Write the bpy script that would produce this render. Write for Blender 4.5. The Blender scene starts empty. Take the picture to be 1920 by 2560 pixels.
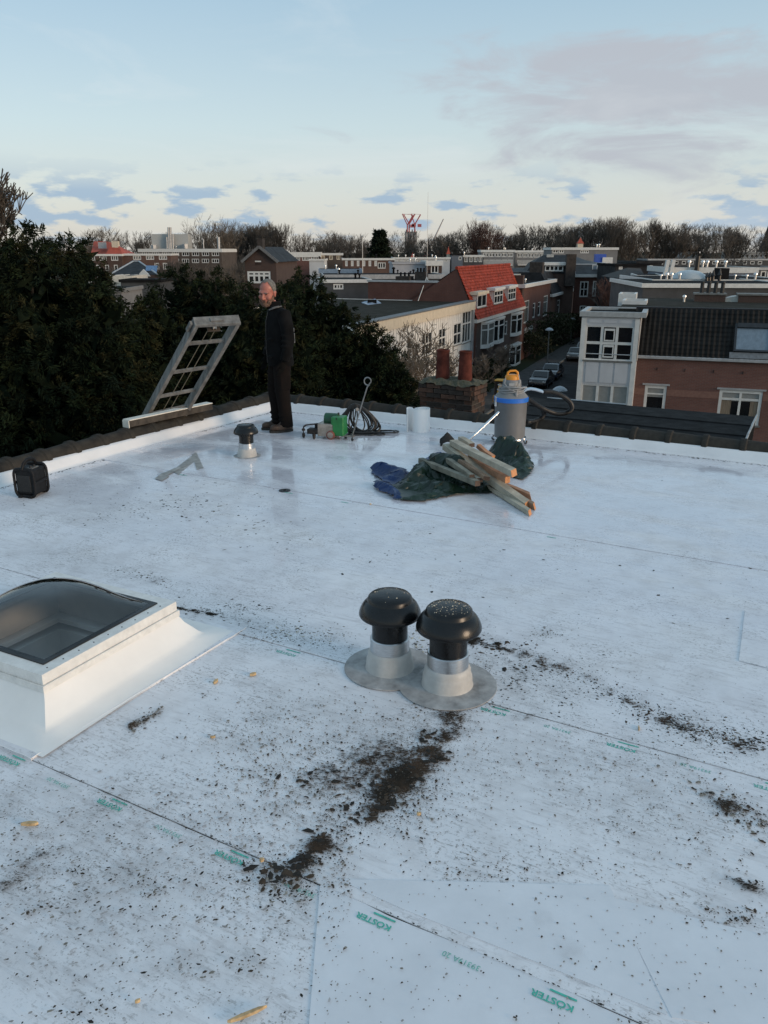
import bpy, bmesh, math, random
import numpy as np
from mathutils import Vector, Matrix

SC = bpy.context.scene
COL = SC.collection
R = math.radians
# ------------------------------------------------------------------ camera
PITCH = math.atan(655 / 2000.0)          # horizon 655 px above the centre of a 2560 px high frame, focal length 2000 px
HC = 2.14                                # lens height above the flat roof (z = 0)
cam_d = bpy.data.cameras.new('camera')
cam = bpy.data.objects.new('camera', cam_d); COL.objects.link(cam)
cam.location = (0, 0, HC); cam.rotation_euler = (math.pi / 2 - PITCH, 0, 0)
cam_d.sensor_fit = 'VERTICAL'; cam_d.sensor_height = 36; cam_d.lens = 36 * 2000 / 2560
cam_d.clip_start = 0.05; cam_d.clip_end = 4000
SC.camera = cam
# ------------------------------------------------------------------ light
SUN_AZ = 120.0; SUN_EL = 12.0             # low sun, right of and behind the camera (azimuth clockwise from +Y)
SUN_DIR = Vector((math.sin(R(SUN_AZ)) * math.cos(R(SUN_EL)), math.cos(R(SUN_AZ)) * math.cos(R(SUN_EL)), math.sin(R(SUN_EL))))
sl = bpy.data.lights.new('sun', 'SUN'); sl.energy = 1.4; sl.angle = R(20); sl.color = (1.0, 0.74, 0.52)
so = bpy.data.objects.new('sun', sl); COL.objects.link(so); so.location = (40, -30, 30)
so.rotation_euler = SUN_DIR.to_track_quat('Z', 'Y').to_euler()
SC.view_settings.view_transform = 'Standard'; SC.view_settings.look = 'None'
SC.view_settings.exposure = 0.38; SC.view_settings.gamma = 1.0; SC.view_settings.use_curve_mapping = False
SC.cycles.use_denoising = True
SC.cycles.max_bounces = 6

class NT:
    """small node-tree helper"""
    def __init__(s, tree): s.t = tree; tree.nodes.clear()
    def n(s, typ, **kw):
        nd = s.t.nodes.new(typ)
        for k, v in kw.items():
            if k.startswith('i_'):
                key = k[2:]; key = int(key) if key.isdigit() else key
                nd.inputs[key].default_value = v
            else: setattr(nd, k, v)
        return nd
    def l(s, a, b): s.t.links.new(a, b)
    def math(s, op, a, b=None, c=None, clamp=False):
        nd = s.t.nodes.new('ShaderNodeMath'); nd.operation = op; nd.use_clamp = clamp
        for i, x in enumerate((a, b, c)):
            if x is None: continue
            if isinstance(x, (int, float)): nd.inputs[i].default_value = x
            else: s.l(x, nd.inputs[i])
        return nd.outputs[0]
    def mix(s, fac, a, b, mode='MIX'):
        nd = s.t.nodes.new('ShaderNodeMix'); nd.data_type = 'RGBA'; nd.blend_type = mode
        for inp, x in ((nd.inputs[0], fac), (nd.inputs[6], a), (nd.inputs[7], b)):
            if isinstance(x, (int, float)): inp.default_value = x
            elif isinstance(x, tuple): inp.default_value = x if len(x) == 4 else (*x, 1)
            else: s.l(x, inp)
        return nd.outputs[2]
    def ramp(s, fac, stops, interp='LINEAR'):
        nd = s.t.nodes.new('ShaderNodeValToRGB'); cr = nd.color_ramp; cr.interpolation = interp
        while len(cr.elements) < len(stops): cr.elements.new(0.5)
        for e, (p, c) in zip(cr.elements, stops):
            e.position = p; e.color = (c, c, c, 1) if isinstance(c, (int, float)) else (*c, 1)
        s.l(fac, nd.inputs[0]); return nd.outputs[0]
    def noise(s, vec, scale, detail=4, rough=.55, dist=0.0):
        nd = s.n('ShaderNodeTexNoise', i_Scale=scale, i_Detail=detail, i_Roughness=rough, i_Distortion=dist)
        if vec is not None: s.l(vec, nd.inputs['Vector'])
        return nd.outputs['Fac']
    def mapping(s, vec, scale=(1, 1, 1), loc=(0, 0, 0), rot=(0, 0, 0)):
        nd = s.n('ShaderNodeMapping', i_Scale=scale, i_Location=loc, i_Rotation=rot); s.l(vec, nd.inputs['Vector']); return nd.outputs[0]

wd = bpy.data.worlds.new('World'); SC.world = wd; wd.use_nodes = True
w = NT(wd.node_tree)
SKY_STRENGTH = 0.12
sky = w.n('ShaderNodeTexSky', sky_type='NISHITA', sun_disc=False, sun_elevation=R(SUN_EL), sun_rotation=R(SUN_AZ),
          altitude=0.0, air_density=1.0, dust_density=1.6, ozone_density=2.0)
tc = w.n('ShaderNodeTexCoord'); dirv = tc.outputs['Generated']
sep = w.n('ShaderNodeSeparateXYZ'); w.l(dirv, sep.inputs[0]); dz = sep.outputs[2]
k = 1 / SKY_STRENGTH
base = w.mix(1.0, sky.outputs[0], (1.0, 1.0, 1.0), 'MULTIPLY')
# thin high veil: evens the clear sky out and lifts it towards the horizon
veil = w.ramp(dz, [(0.0, (.64, .605, .56)), (.055, (.60, .615, .60)), (.13, (.525, .62, .645)), (.25, (.375, .515, .61)), (.45, (.34, .49, .60)), (1.0, (.33, .48, .59))])
veil_k = w.mix(1.0, veil, (k, k, k), 'MULTIPLY')
base = w.mix(0.72, base, veil_k)
# small flat-bottomed clouds low over the horizon
m1 = w.mapping(dirv, scale=(1, 1, 3.3), loc=(.71, .52, .2))
n1 = w.noise(m1, 17.0, 5, .55)
n1b = w.noise(w.mapping(dirv, scale=(1, 1, 2.2)), 3.0, 2, .5)
band = w.ramp(dz, [(0.0, 0.0), (.012, .7), (.03, 1.0), (.062, 1.0), (.080, 0.35), (.1, 0.0)])
c1 = w.math('MULTIPLY', w.ramp(w.math('ADD', n1, w.math('MULTIPLY', w.math('SUBTRACT', n1b, .5), .35)), [(.51, 0.0), (.63, 1.0)], 'EASE'), band)
base = w.mix(w.math('MULTIPLY', c1, .82), base, (.25 * k, .36 * k, .485 * k))
# one wide pinkish-grey sheet high on the right
cdir = w.n('ShaderNodeVectorMath', operation='SUBTRACT'); w.l(dirv, cdir.inputs[0]); cdir.inputs[1].default_value = (.2816, .9475, .150)
m2 = w.mapping(cdir.outputs[0], scale=(4.2, 1.2, 13.0), rot=(0, R(9), 0))
ln = w.n('ShaderNodeVectorMath', operation='LENGTH'); w.l(m2, ln.inputs[0])
n2 = w.noise(w.mapping(dirv, scale=(1, 1, 3.6), rot=(0, R(9), 0)), 6.5, 8, .60, .5)
blob = w.math('SUBTRACT', 1.12, ln.outputs['Value'])
c2 = w.ramp(w.math('ADD', blob, w.math('MULTIPLY', w.math('SUBTRACT', n2, .5), 3.0)), [(.10, 0.0), (.85, 1.0)], 'EASE')
base = w.mix(w.math('MULTIPLY', c2, .85), base, (.375 * k, .395 * k, .44 * k))
# faint wisps over the whole sky
n3 = w.noise(w.mapping(dirv, scale=(1, 1, 5), rot=(0, R(8), 0)), 3.2, 6, .6, .6)
c3 = w.math('MULTIPLY', w.ramp(n3, [(.55, 0.0), (.8, 1.0)]), .35)
base = w.mix(c3, base, (.62 * k, .65 * k, .66 * k))
bg = w.n('ShaderNodeBackground', i_Strength=SKY_STRENGTH); w.l(base, bg.inputs[0])
wo = w.n('ShaderNodeOutputWorld'); w.l(bg.outputs[0], wo.inputs[0])

# ------------------------------------------------------------------ measuring helpers (survey of the place, from its photograph)
KD = 1920 / 1659.0
CP, SP = math.cos(PITCH), math.sin(PITCH)
def ray(px, py):
    x = (px * KD - 960) / 2000.0; y = (1280 - py * KD) / 2000.0
    return Vector((x, CP + y * SP, y * CP - SP))
def G(px, py, z=0.0):                    # point at height z
    r = ray(px, py); t = (z - HC) / r.z
    return Vector((r.x * t, r.y * t, z))
def D(px, py, Y):                        # point at distance Y
    r = ray(px, py); t = Y / r.y
    return Vector((r.x * t, Y, HC + r.z * t))

# ------------------------------------------------------------------ mesh helpers
ROOT = {}
def V(*a): return Vector(a)
class MB:
    def __init__(s): s.v = []; s.f = []; s.mi = []; s.cur = 0
    def add(s, vs, fs):
        o = len(s.v); s.v += [tuple(p) for p in vs]; s.f += [tuple(i + o for i in f) for f in fs]; s.mi += [s.cur] * len(fs)
    def poly(s, pts): s.add(pts, [tuple(range(len(pts)))])
    def obox(s, o, ex, ey, ez):
        o, ex, ey, ez = Vector(o), Vector(ex), Vector(ey), Vector(ez)
        vs = [o, o + ex, o + ex + ey, o + ey, o + ez, o + ex + ez, o + ex + ey + ez, o + ey + ez]
        fs = [(0, 3, 2, 1), (4, 5, 6, 7), (0, 1, 5, 4), (1, 2, 6, 5), (2, 3, 7, 6), (3, 0, 4, 7)]
        if ex.cross(ey).dot(ez) < 0: fs = [tuple(reversed(f)) for f in fs]
        s.add(vs, fs)
    def box(s, c, d, rz=0.0):
        ca, sa = math.cos(rz), math.sin(rz)
        ex = Vector((ca * d[0], sa * d[0], 0)); ey = Vector((-sa * d[1], ca * d[1], 0)); ez = Vector((0, 0, d[2]))
        s.obox(Vector(c) - ex / 2 - ey / 2 - ez / 2, ex, ey, ez)
    def bar(s, p, q, w_, h, up=(0, 0, 1)):
        p, q = Vector(p), Vector(q); d = q - p; sd = d.cross(Vector(up))
        if sd.length < 1e-6: sd = d.cross(Vector((1, 0, 0)))
        sd.normalize(); u = sd.cross(d).normalized()
        s.obox(p - sd * w_ / 2 - u * h / 2, d, sd * w_, u * h)
    def tube(s, pts, r, n=8, caps=True):
        pts = [Vector(p) for p in pts]; m = len(pts)
        rs = r if isinstance(r, (list, tuple)) else [r] * m
        vs = []; fs = []; prev = None
        for i, p in enumerate(pts):
            t = (pts[min(i + 1, m - 1)] - pts[max(i - 1, 0)]).normalized()
            if prev is None:
                a = Vector((0, 0, 1)) if abs(t.z) < .9 else Vector((1, 0, 0)); x = t.cross(a).normalized()
            else:
                x = prev - t * prev.dot(t)
                x = x.normalized() if x.length > 1e-6 else t.orthogonal().normalized()
            prev = x; y = t.cross(x)
            for k_ in range(n):
                an = 2 * math.pi * k_ / n; vs.append(p + (x * math.cos(an) + y * math.sin(an)) * rs[i])
        for i in range(m - 1):
            for k_ in range(n):
                a = i * n + k_; b = i * n + (k_ + 1) % n; fs.append((a, b, b + n, a + n))
        if caps: fs.append(tuple(reversed(range(n)))); fs.append(tuple(range((m - 1) * n, m * n)))
        s.add(vs, fs)
    def lathe(s, prof, c, n=24, axis=(0, 0, 1), ell=1.0):
        z = Vector(axis).normalized(); x = z.orthogonal().normalized(); y = z.cross(x); c = Vector(c)
        vs = []; fs = []
        for r, h in prof:
            for k_ in range(n):
                a = 2 * math.pi * k_ / n; vs.append(c + z * h + (x * math.cos(a) + y * math.sin(a) * ell) * r)
        for i in range(len(prof) - 1):
            for k_ in range(n):
                a = i * n + k_; b = i * n + (k_ + 1) % n; fs.append((a, b, b + n, a + n))
        if prof[0][0] > 1e-6: fs.append(tuple(reversed(range(n))))
        if prof[-1][0] > 1e-6: fs.append(tuple(range((len(prof) - 1) * n, len(prof) * n)))
        s.add(vs, fs)
    def prism(s, pts, vec):
        pts = [Vector(p) for p in pts]; vec = Vector(vec); n = len(pts)
        vs = pts + [p + vec for p in pts]
        nrm = Vector((0, 0, 0))
        for i in range(n): nrm += pts[i].cross(pts[(i + 1) % n])
        fs = [tuple(reversed(range(n))), tuple(range(n, 2 * n))] + [(i, (i + 1) % n, n + (i + 1) % n, n + i) for i in range(n)]
        if nrm.dot(vec) < 0: fs = [tuple(reversed(f)) for f in fs]
        s.add(vs, fs)
    def build(s, name, mat, parent=None, smooth=False, bevel=0, local=False, seg=2, weld=False):
        off = Vector((0, 0, 0)) if (local or parent is None) else ROOT.get(parent.name, Vector((0, 0, 0)))
        me = bpy.data.meshes.new(name)
        me.from_pydata([(p[0] - off.x, p[1] - off.y, p[2] - off.z) for p in s.v], [], s.f)
        mats = mat if isinstance(mat, (list, tuple)) else [mat]
        for m_ in mats: me.materials.append(m_)
        if len(mats) > 1: me.polygons.foreach_set('material_index', s.mi)
        if smooth: me.polygons.foreach_set('use_smooth', [True] * len(me.polygons))
        me.update()
        if weld:
            bm = bmesh.new(); bm.from_mesh(me); bmesh.ops.remove_doubles(bm, verts=bm.verts[:], dist=1e-4); bmesh.ops.recalc_face_normals(bm, faces=bm.faces[:]); bm.to_mesh(me); bm.free()
        o = bpy.data.objects.new(name, me); COL.objects.link(o)
        if parent is not None: o.parent = parent; ROOT[o.name] = off
        if bevel:
            b = o.modifiers.new('bevel', 'BEVEL'); b.width = bevel; b.segments = seg; b.limit_method = 'ANGLE'; b.angle_limit = R(35)
        if smooth and smooth != 'all':
            try:
                me.set_sharp_from_angle(angle=R(40))
            except Exception: pass
        return o
def tag(o, label=None, cat=None, group=None, kind=None):
    if label: o['label'] = label
    if cat: o['category'] = cat
    if group: o['group'] = group
    if kind: o['kind'] = kind
    return o
def empty(name, loc, label=None, cat=None, group=None, rz=0.0):
    o = bpy.data.objects.new(name, None); COL.objects.link(o); o.location = loc; o.rotation_euler = (0, 0, rz)
    o.empty_display_size = .1
    ROOT[o.name] = Vector(loc); return tag(o, label, cat, group)
def raw(name, verts, faces, mat, parent=None, smooth=False, shade=None):
    """fast mesh from numpy arrays: verts (n,3), faces (m,k) all the same size"""
    me = bpy.data.meshes.new(name); n = len(verts); m, kk = faces.shape
    me.vertices.add(n); me.vertices.foreach_set('co', np.asarray(verts, dtype=np.float32).ravel())
    me.loops.add(m * kk); me.loops.foreach_set('vertex_index', faces.astype(np.int32).ravel())
    me.polygons.add(m); me.polygons.foreach_set('loop_start', np.arange(0, m * kk, kk, dtype=np.int32))
    mats = mat if isinstance(mat, (list, tuple)) else [mat]
    for m_ in mats: me.materials.append(m_)
    if shade is not None: me.polygons.foreach_set('material_index', np.asarray(shade, dtype=np.int32))
    me.update(calc_edges=True)
    o = bpy.data.objects.new(name, me); COL.objects.link(o)
    if parent is not None: o.parent = parent
    return o
def copy_tree(o, parent=None):
    c = o.copy(); COL.objects.link(c); c.parent = parent
    for ch in list(o.children): copy_tree(ch, c)
    return c

# ------------------------------------------------------------------ materials
MATS = {}
def M(name, col, rough=.7, metal=0.0, var=.18, scale=6.0, bump=0.0, bscale=40.0, col2=None, spec=.5, coat=0.0, detail=5, sheen=0, streak=None):
    if name in MATS: return MATS[name]
    m = bpy.data.materials.new(name); m.use_nodes = True; t = NT(m.node_tree)
    tcn = t.n('ShaderNodeTexCoord'); ob = tcn.outputs['Object']
    vec = t.mapping(ob, scale=streak) if streak else ob
    nz = t.noise(vec, scale, detail, .6)
    c2 = col2 if col2 else tuple(c * (1 - 1.6 * var) for c in col)
    c1 = col if col2 else tuple(min(1, c * (1 + var)) for c in col)
    cc = t.mix(t.ramp(nz, [(.3, 0.0), (.7, 1.0)]), c1, c2)
    b = t.n('ShaderNodeBsdfPrincipled', i_Roughness=rough, i_Metallic=metal)
    b.inputs['Specular IOR Level'].default_value = spec; b.inputs['Coat Weight'].default_value = coat
    t.l(cc, b.inputs['Base Color'])
    rr = t.math('ADD', t.math('MULTIPLY', t.math('SUBTRACT', nz, .5), .3), rough, clamp=True); t.l(rr, b.inputs['Roughness'])
    if bump:
        bp = t.n('ShaderNodeBump', i_Strength=bump, i_Distance=.01); t.l(t.noise(vec, bscale, 4, .6), bp.inputs['Height']); t.l(bp.outputs[0], b.inputs['Normal'])
    o = t.n('ShaderNodeOutputMaterial'); t.l(b.outputs[0], o.inputs[0])
    MATS[name] = m; return m
def brick_mat(name, c1, c2, mortar, bw=.22, bh=.065, az=0.0, bump=.5):
    if name in MATS: return MATS[name]
    m = bpy.data.materials.new(name); m.use_nodes = True; t = NT(m.node_tree)
    geo = t.n('ShaderNodeNewGeometry')
    sp = t.n('ShaderNodeSeparateXYZ'); t.l(t.mapping(geo.outputs['Position'], rot=(0, 0, -az)), sp.inputs[0])
    nrm = t.n('ShaderNodeSeparateXYZ'); t.l(t.mapping(geo.outputs['Normal'], rot=(0, 0, -az)), nrm.inputs[0])
    side = t.math('GREATER_THAN', t.math('ABSOLUTE', nrm.outputs[0]), .7)
    hx = t.math('ADD', t.math('MULTIPLY', sp.outputs[0], t.math('SUBTRACT', 1.0, side)), t.math('MULTIPLY', sp.outputs[1], side))
    cb = t.n('ShaderNodeCombineXYZ'); t.l(hx, cb.inputs[0]); t.l(sp.outputs[2], cb.inputs[1])
    br = t.n('ShaderNodeTexBrick', i_Scale=1.0); br.inputs['Brick Width'].default_value = bw; br.inputs['Row Height'].default_value = bh
    br.inputs['Mortar Size'].default_value = .006; br.inputs['Color1'].default_value = (*c1, 1); br.inputs['Color2'].default_value = (*c2, 1); br.inputs['Mortar'].default_value = (*mortar, 1)
    t.l(cb.outputs[0], br.inputs['Vector'])
    nz = t.noise(geo.outputs['Position'], .8, 6, .6)
    cc = t.mix(t.ramp(nz, [(.3, 0.0), (.75, .55)]), br.outputs['Color'], tuple(c * .45 for c in c1))
    b = t.n('ShaderNodeBsdfPrincipled', i_Roughness=.85); t.l(cc, b.inputs['Base Color'])
    bp = t.n('ShaderNodeBump', i_Strength=bump, i_Distance=.01); t.l(t.math('SUBTRACT', 1.0, br.outputs['Fac']), bp.inputs['Height']); t.l(bp.outputs[0], b.inputs['Normal'])
    o = t.n('ShaderNodeOutputMaterial'); t.l(b.outputs[0], o.inputs[0])
    MATS[name] = m; return m
# ------------------------------------------------------------------ the flat roof we stand on
TH = R(28.8); AX = Vector((math.cos(TH), -math.sin(TH), 0)); BX = Vector((math.sin(TH), math.cos(TH), 0))
CORNER = Vector((-1.52, 11.17, 0))
NEAR_Z = -0.05; CREST_B = -4.87; VALLEY_B = -5.2; SEAM2_B = -5.67; SEAM1_B = -7.11
def rp(a, b, z=0.0): return CORNER + AX * a + BX * b + Vector((0, 0, z))
def ab(p): d = Vector(p) - CORNER; return d.dot(AX), d.dot(BX)
def roof_z(p):
    b = ab(p)[1]
    if b > CREST_B: return 0.0
    if b < VALLEY_B: return NEAR_Z
    return NEAR_Z * (CREST_B - b) / (CREST_B - VALLEY_B)
def GR(px, py):                       # a spot on the roof surface
    p = G(px, py, 0)
    for _ in range(4): p = G(px, py, roof_z(p))
    return p
def membrane_mat():
    m = bpy.data.materials.new('white_membrane'); m.use_nodes = True; t = NT(m.node_tree)
    geo = t.n('ShaderNodeNewGeometry'); pos = geo.outputs['Position']
    rot = t.mapping(pos, rot=(0, 0, TH))
    sp = t.n('ShaderNodeSeparateXYZ'); t.l(rot, sp.inputs[0])
    far = t.ramp(t.math('MULTIPLY', t.math('SUBTRACT', sp.outputs[1], ((CORNER.to_2d() @ BX.to_2d()) + CREST_B - 1.2)), .28, clamp=True), [(0, 0.0), (1, 1.0)])
    big = t.noise(pos, 1.1, 6, .6); mid = t.noise(pos, 5.5, 7, .65); fine = t.noise(pos, 60, 6, .7)
    stre = t.noise(t.mapping(rot, scale=(2.0, 14, 1)), 2.2, 7, .68, .3)
    base = t.mix(t.ramp(big, [(.3, 0.0), (.72, 1.0)]), (.80, .80, .825), (.70, .705, .735))
    base = t.mix(t.math('MULTIPLY', t.ramp(mid, [(.46, 0.0), (.70, 1.0)]), .46), base, (.50, .485, .49))
    # dried-water tide marks and scuffs
    base = t.mix(t.math('MULTIPLY', t.ramp(stre, [(.52, 0.0), (.68, 1.0)]), .44), base, (.40, .385, .395))
    # fine grime specks, thicker in some areas
    spk = t.ramp(fine, [(.55, 0.0), (.63, 1.0)]); msk = t.ramp(t.noise(pos, 2.3, 5, .65), [(.38, 0.0), (.60, 1.0)])
    base = t.mix(t.math('MULTIPLY', t.math('MULTIPLY', spk, msk), .62), base, (.13, .115, .10))
    stre2 = t.noise(t.mapping(rot, scale=(6, 26, 1)), 3.0, 7, .7, .2)
    base = t.mix(t.math('MULTIPLY', t.math('MULTIPLY', t.ramp(stre2, [(.56, 0.0), (.63, 1.0)]), msk), .6), base, (.16, .145, .13))
    wet = t.math('MULTIPLY', t.ramp(t.noise(t.mapping(rot, scale=(.8, 1.6, 1)), 1.2, 6, .62, .3), [(.38, 0.0), (.56, 1.0)]), far)
    base = t.mix(t.math('MULTIPLY', wet, .26), base, (.54, .52, .66))
    b = t.n('ShaderNodeBsdfPrincipled'); t.l(base, b.inputs['Base Color'])
    rg = t.math('SUBTRACT', t.math('ADD', .50, t.math('MULTIPLY', t.math('SUBTRACT', mid, .5), .35)), t.math('MULTIPLY', wet, .36), clamp=True); t.l(rg, b.inputs['Roughness'])
    t.l(t.math('MULTIPLY', wet, .75), b.inputs['Coat Weight']); b.inputs['Coat Roughness'].default_value = .07
    bp = t.n('ShaderNodeBump', i_Strength=.22, i_Distance=.008)
    t.l(t.math('ADD', t.math('MULTIPLY', t.noise(pos, 3.0, 3, .5), 2.0), t.math('MULTIPLY', t.noise(pos, 35, 3, .5), .16)), bp.inputs['Height']); t.l(bp.outputs[0], b.inputs['Normal'])
    o = t.n('ShaderNodeOutputMaterial'); t.l(b.outputs[0], o.inputs[0]); return m
MEM = membrane_mat()
MEM_CLEAN = M('clean_membrane', (.76, .76, .77), .45, var=.05, scale=3, bump=.12, bscale=8)
TILE_D = M('dark_ridge_tile', (.022, .020, .018), .85, var=.4, scale=9, bump=.5, bscale=60, col2=(.050, .045, .038), spec=.15)
BLACK = M('black_plastic', (.012, .012, .013), .38, var=.25, scale=12, bump=.05)
ROOFOBJ = empty('flat_roof', (0, 0, 0)); ROOFOBJ['kind'] = 'structure'
def sheet(b0, b1, z0, z1, a0=-0.005, a1=13.0, name='membrane_sheet', top=0.0, mat=None):
    mb = MB(); n = 26
    for i in range(n):
        x0 = a0 + (a1 - a0) * i / n; x1 = a0 + (a1 - a0) * (i + 1) / n
        mb.poly([rp(x0, b0, z0 + top), rp(x0, b1, z1 + top), rp(x1, b1, z1 + top), rp(x1, b0, z0 + top)])
    for (bb, zz) in ((b0, z0), (b1, z1)):          # real cut edges at the laps
        mb.poly([rp(a0, bb, zz + top), rp(a1, bb, zz + top), rp(a1, bb, zz - .012), rp(a0, bb, zz - .012)])
    return mb.build(name, mat or MEM, ROOFOBJ)
sheet(0.0, -1.62, 0, 0, top=.0); sheet(-1.62, -3.2, 0, 0, top=.004); sheet(-3.2, CREST_B, 0, 0, top=0.0)
sheet(CREST_B, VALLEY_B, 0, NEAR_Z, top=.0006)
sheet(VALLEY_B, SEAM2_B, NEAR_Z, NEAR_Z, top=.0); sheet(SEAM2_B, SEAM1_B, NEAR_Z, NEAR_Z, top=-.005)
sheet(SEAM1_B, -8.6, NEAR_Z, NEAR_Z, top=-.010); sheet(-8.6, -14.0, NEAR_Z, NEAR_Z, top=-.014)
# two loose repair sheets in the foreground
def patch(pxs, t=.004):
    pts = [GR(x, y) for x, y in pxs]; mb = MB()
    mb.prism([(p.x, p.y, NEAR_Z - .0095) for p in pts], (0, 0, t)); return mb.build('repair_sheet', MEM_P, ROOFOBJ)
MEM_P = M('patch_membrane', (.70, .715, .75), .45, var=.05, scale=4, bump=.12, bscale=6)
mbp = MB(); pts = [GR(x, y) for x, y in ((697, 1905), (1318, 1912), (1392, 2192), (838, 1962), (690, 1888))]
mbp.prism([(p.x, p.y, NEAR_Z - .0052) for p in (GR(1000, 1903), GR(1318, 1912), GR(1440, 2190), GR(1168, 2080), GR(870, 1962), GR(730, 1898))], (0, 0, .003)); mbp.build('repair_sheet', MEM_P, ROOFOBJ)
mbp = MB(); mbp.prism([(p.x, p.y, NEAR_Z - .0105) for p in (GR(692, 1900), GR(840, 1975), GR(1150, 2100), GR(1440, 2240), GR(1440, 2300), GR(660, 2300))], (0, 0, .0035)); mbp.build('repair_sheet', MEM_P, ROOFOBJ)
mbp = MB(); mbp.prism([(p.x, p.y, NEAR_Z - .0052) for p in (GR(1324, 1938), GR(1659, 2020), GR(1659, 2230), GR(1452, 2196))], (0, 0, .0022)); mbp.build('repair_sheet', MEM_P, ROOFOBJ)
# far repair strip at the right (its end shows as a thin line)
mbp = MB(); mbp.prism([(p.x, p.y, .0015) for p in (GR(1609, 1320), GR(1596, 1428), GR(1800, 1480), GR(1800, 1370))], (0, 0, .003)); mbp.build('repair_sheet', MEM, ROOFOBJ)
# grey tape residue on the wet corner
RES = M('tape_residue', (.33, .32, .30), .35, var=.3, scale=14)
for qi, q in enumerate((((372, 1018), (415, 985), (430, 990), (385, 1026)), ((415, 983), (424, 978), (440, 1012), (425, 1016)), ((334, 1035), (352, 1022), (366, 1030), (350, 1040)), ((352, 1024), (402, 1002), (404, 1006), (358, 1030)))):
    mbp = MB(); mbp.prism([(p.x, p.y, .0048 + .0011 * qi) for p in (GR(*x) for x in q)], (0, 0, .0005)); mbp.build('residue_strip', RES, ROOFOBJ)
# upstands
def upstand(fn, length, name):
    prof = [(0.0, .0), (-.012, .006), (.015, .02), (.05, .115), (.075, .138), (.16, .146)]
    prof = [(.0 - .03, .001), (-.005, .006), (.018, .024), (.055, .088), (.08, .103), (.16, .110)]
    mb = MB(); n = 40; rng = random.Random(3); jit = [rng.uniform(-.004, .004) for _ in range(n + 1)]
    for i in range(n):
        for j in range(len(prof) - 1):
            (e0, z0), (e1, z1) = prof[j], prof[j + 1]
            mb.poly([fn(length * i / n, e0 + jit[i], z0), fn(length * (i + 1) / n, e0 + jit[i + 1], z0), fn(length * (i + 1) / n, e1 + jit[i + 1], z1), fn(length * i / n, e1 + jit[i], z1)])
    return mb.build(name, MEM_CLEAN, ROOFOBJ, smooth=True, weld=True)
left_e = lambda s, e, z: rp(-e, -s + e * 0, z)          # s runs from the corner towards the camera
back_e = lambda s, e, z: rp(s, e, z)
upstand(left_e, 14.0, 'upstand'); upstand(back_e, 13.0, 'upstand')
# ridge tiles along both edges, one object each
def ridge_mesh():
    mb = MB(); L = .405; n = 9; ring = []
    prof = [(-.02, .128), (.0, .132), (.035, .132), (.05, .116), (.2, .112), (L, .106)]
    vs = []; fs = []
    for (x, r) in prof:
        for k_ in range(n + 1):
            an = math.pi * k_ / n; vs.append((x, -r * math.cos(an) * 1.08, r * math.sin(an)))
    for i in range(len(prof) - 1):
        for k_ in range(n):
            a = i * (n + 1) + k_; fs.append((a, a + 1, a + n + 2, a + n + 1))
    fs.append(tuple(range(n + 1))); mb.add(vs, fs)
    mb.poly([(-.02, .128 * 1.08, 0), (L, .106 * 1.08, 0), (L, -.106 * 1.08, 0), (-.02, -.128 * 1.08, 0)])
    o = mb.build('ridge_tile', TILE_D, ROOFOBJ, smooth=True, local=True); return o
rt = ridge_mesh(); rng = random.Random(5); first = True
def place_ridge(p, ang):
    global first
    o = rt if first else rt.copy()
    if not first: COL.objects.link(o); o.parent = ROOFOBJ
    first = False
    o.location = p + Vector((rng.uniform(-.006, .006), rng.uniform(-.006, .006), rng.uniform(-.006, .006)))
    o.rotation_euler = (rng.uniform(-.04, .04), rng.uniform(-.02, .02), ang + rng.uniform(-.02, .02))
angL = math.atan2(-BX.y, -BX.x); angB = math.atan2(AX.y, AX.x)
for i in range(34): place_ridge(rp(-.215, .10 - i * .385, .082), angL)
for i in range(33): place_ridge(rp(-.12 + i * .385, .215, .082), angB)
cap = MB(); cap.lathe([(.15, 0), (.15, .05), (.10, .11), (0.0, .135)], rp(-.2, .2, .09), 14); cap.build('ridge_cap_tile', TILE_D, ROOFOBJ, smooth=True)
cap = MB(); cap.prism([rp(-.06, .02, .10), rp(-.13, .06, .10), rp(-.12, .16, .10), rp(-.02, .09, .10)], (0, 0, .12)); cap.build('corner_flashing', MEM_CLEAN, ROOFOBJ, bevel=.01)
# steep tiled slopes and walls of our own building
OWN_BRICK = brick_mat('own_brick', (.20, .10, .07), (.15, .075, .055), (.25, .23, .2), az=-TH)
mb = MB()
for (p, q, o1) in ((rp(-.30, .30), rp(-.30, -14), -AX), (rp(-.30, .30), rp(13, .30), BX)):
    d = (q - p); n = int(d.length / .3)
    for r_ in range(9):
        z0 = .07 - r_ * .3; e0 = .02 + r_ * .1
        a = p + o1 * (e0 + .03); b = q + o1 * (e0 + .03); c_ = q + o1 * (e0 + .13); d_ = p + o1 * (e0 + .13)
        zz = Vector((0, 0, z0)); zl = Vector((0, 0, z0 - .31))
        mb.poly([a + zz, b + zz, c_ + zl, d_ + zl]); mb.poly([d_ + zl, c_ + zl, c_ + zl - o1 * .03, d_ + zl - o1 * .03])
o = mb.build('mansard_slope', TILE_D, ROOFOBJ)
mb = MB(); mb.poly([rp(-1.2, 1.2, -2.6), rp(-1.2, -14, -2.6), rp(-1.2, -14, -10), rp(-1.2, 1.2, -10)]); mb.poly([rp(-1.2, 1.2, -2.6), rp(13, 1.2, -2.6), rp(13, 1.2, -10), rp(-1.2, 1.2, -10)])
mb.build('wall', OWN_BRICK, ROOFOBJ)
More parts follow.
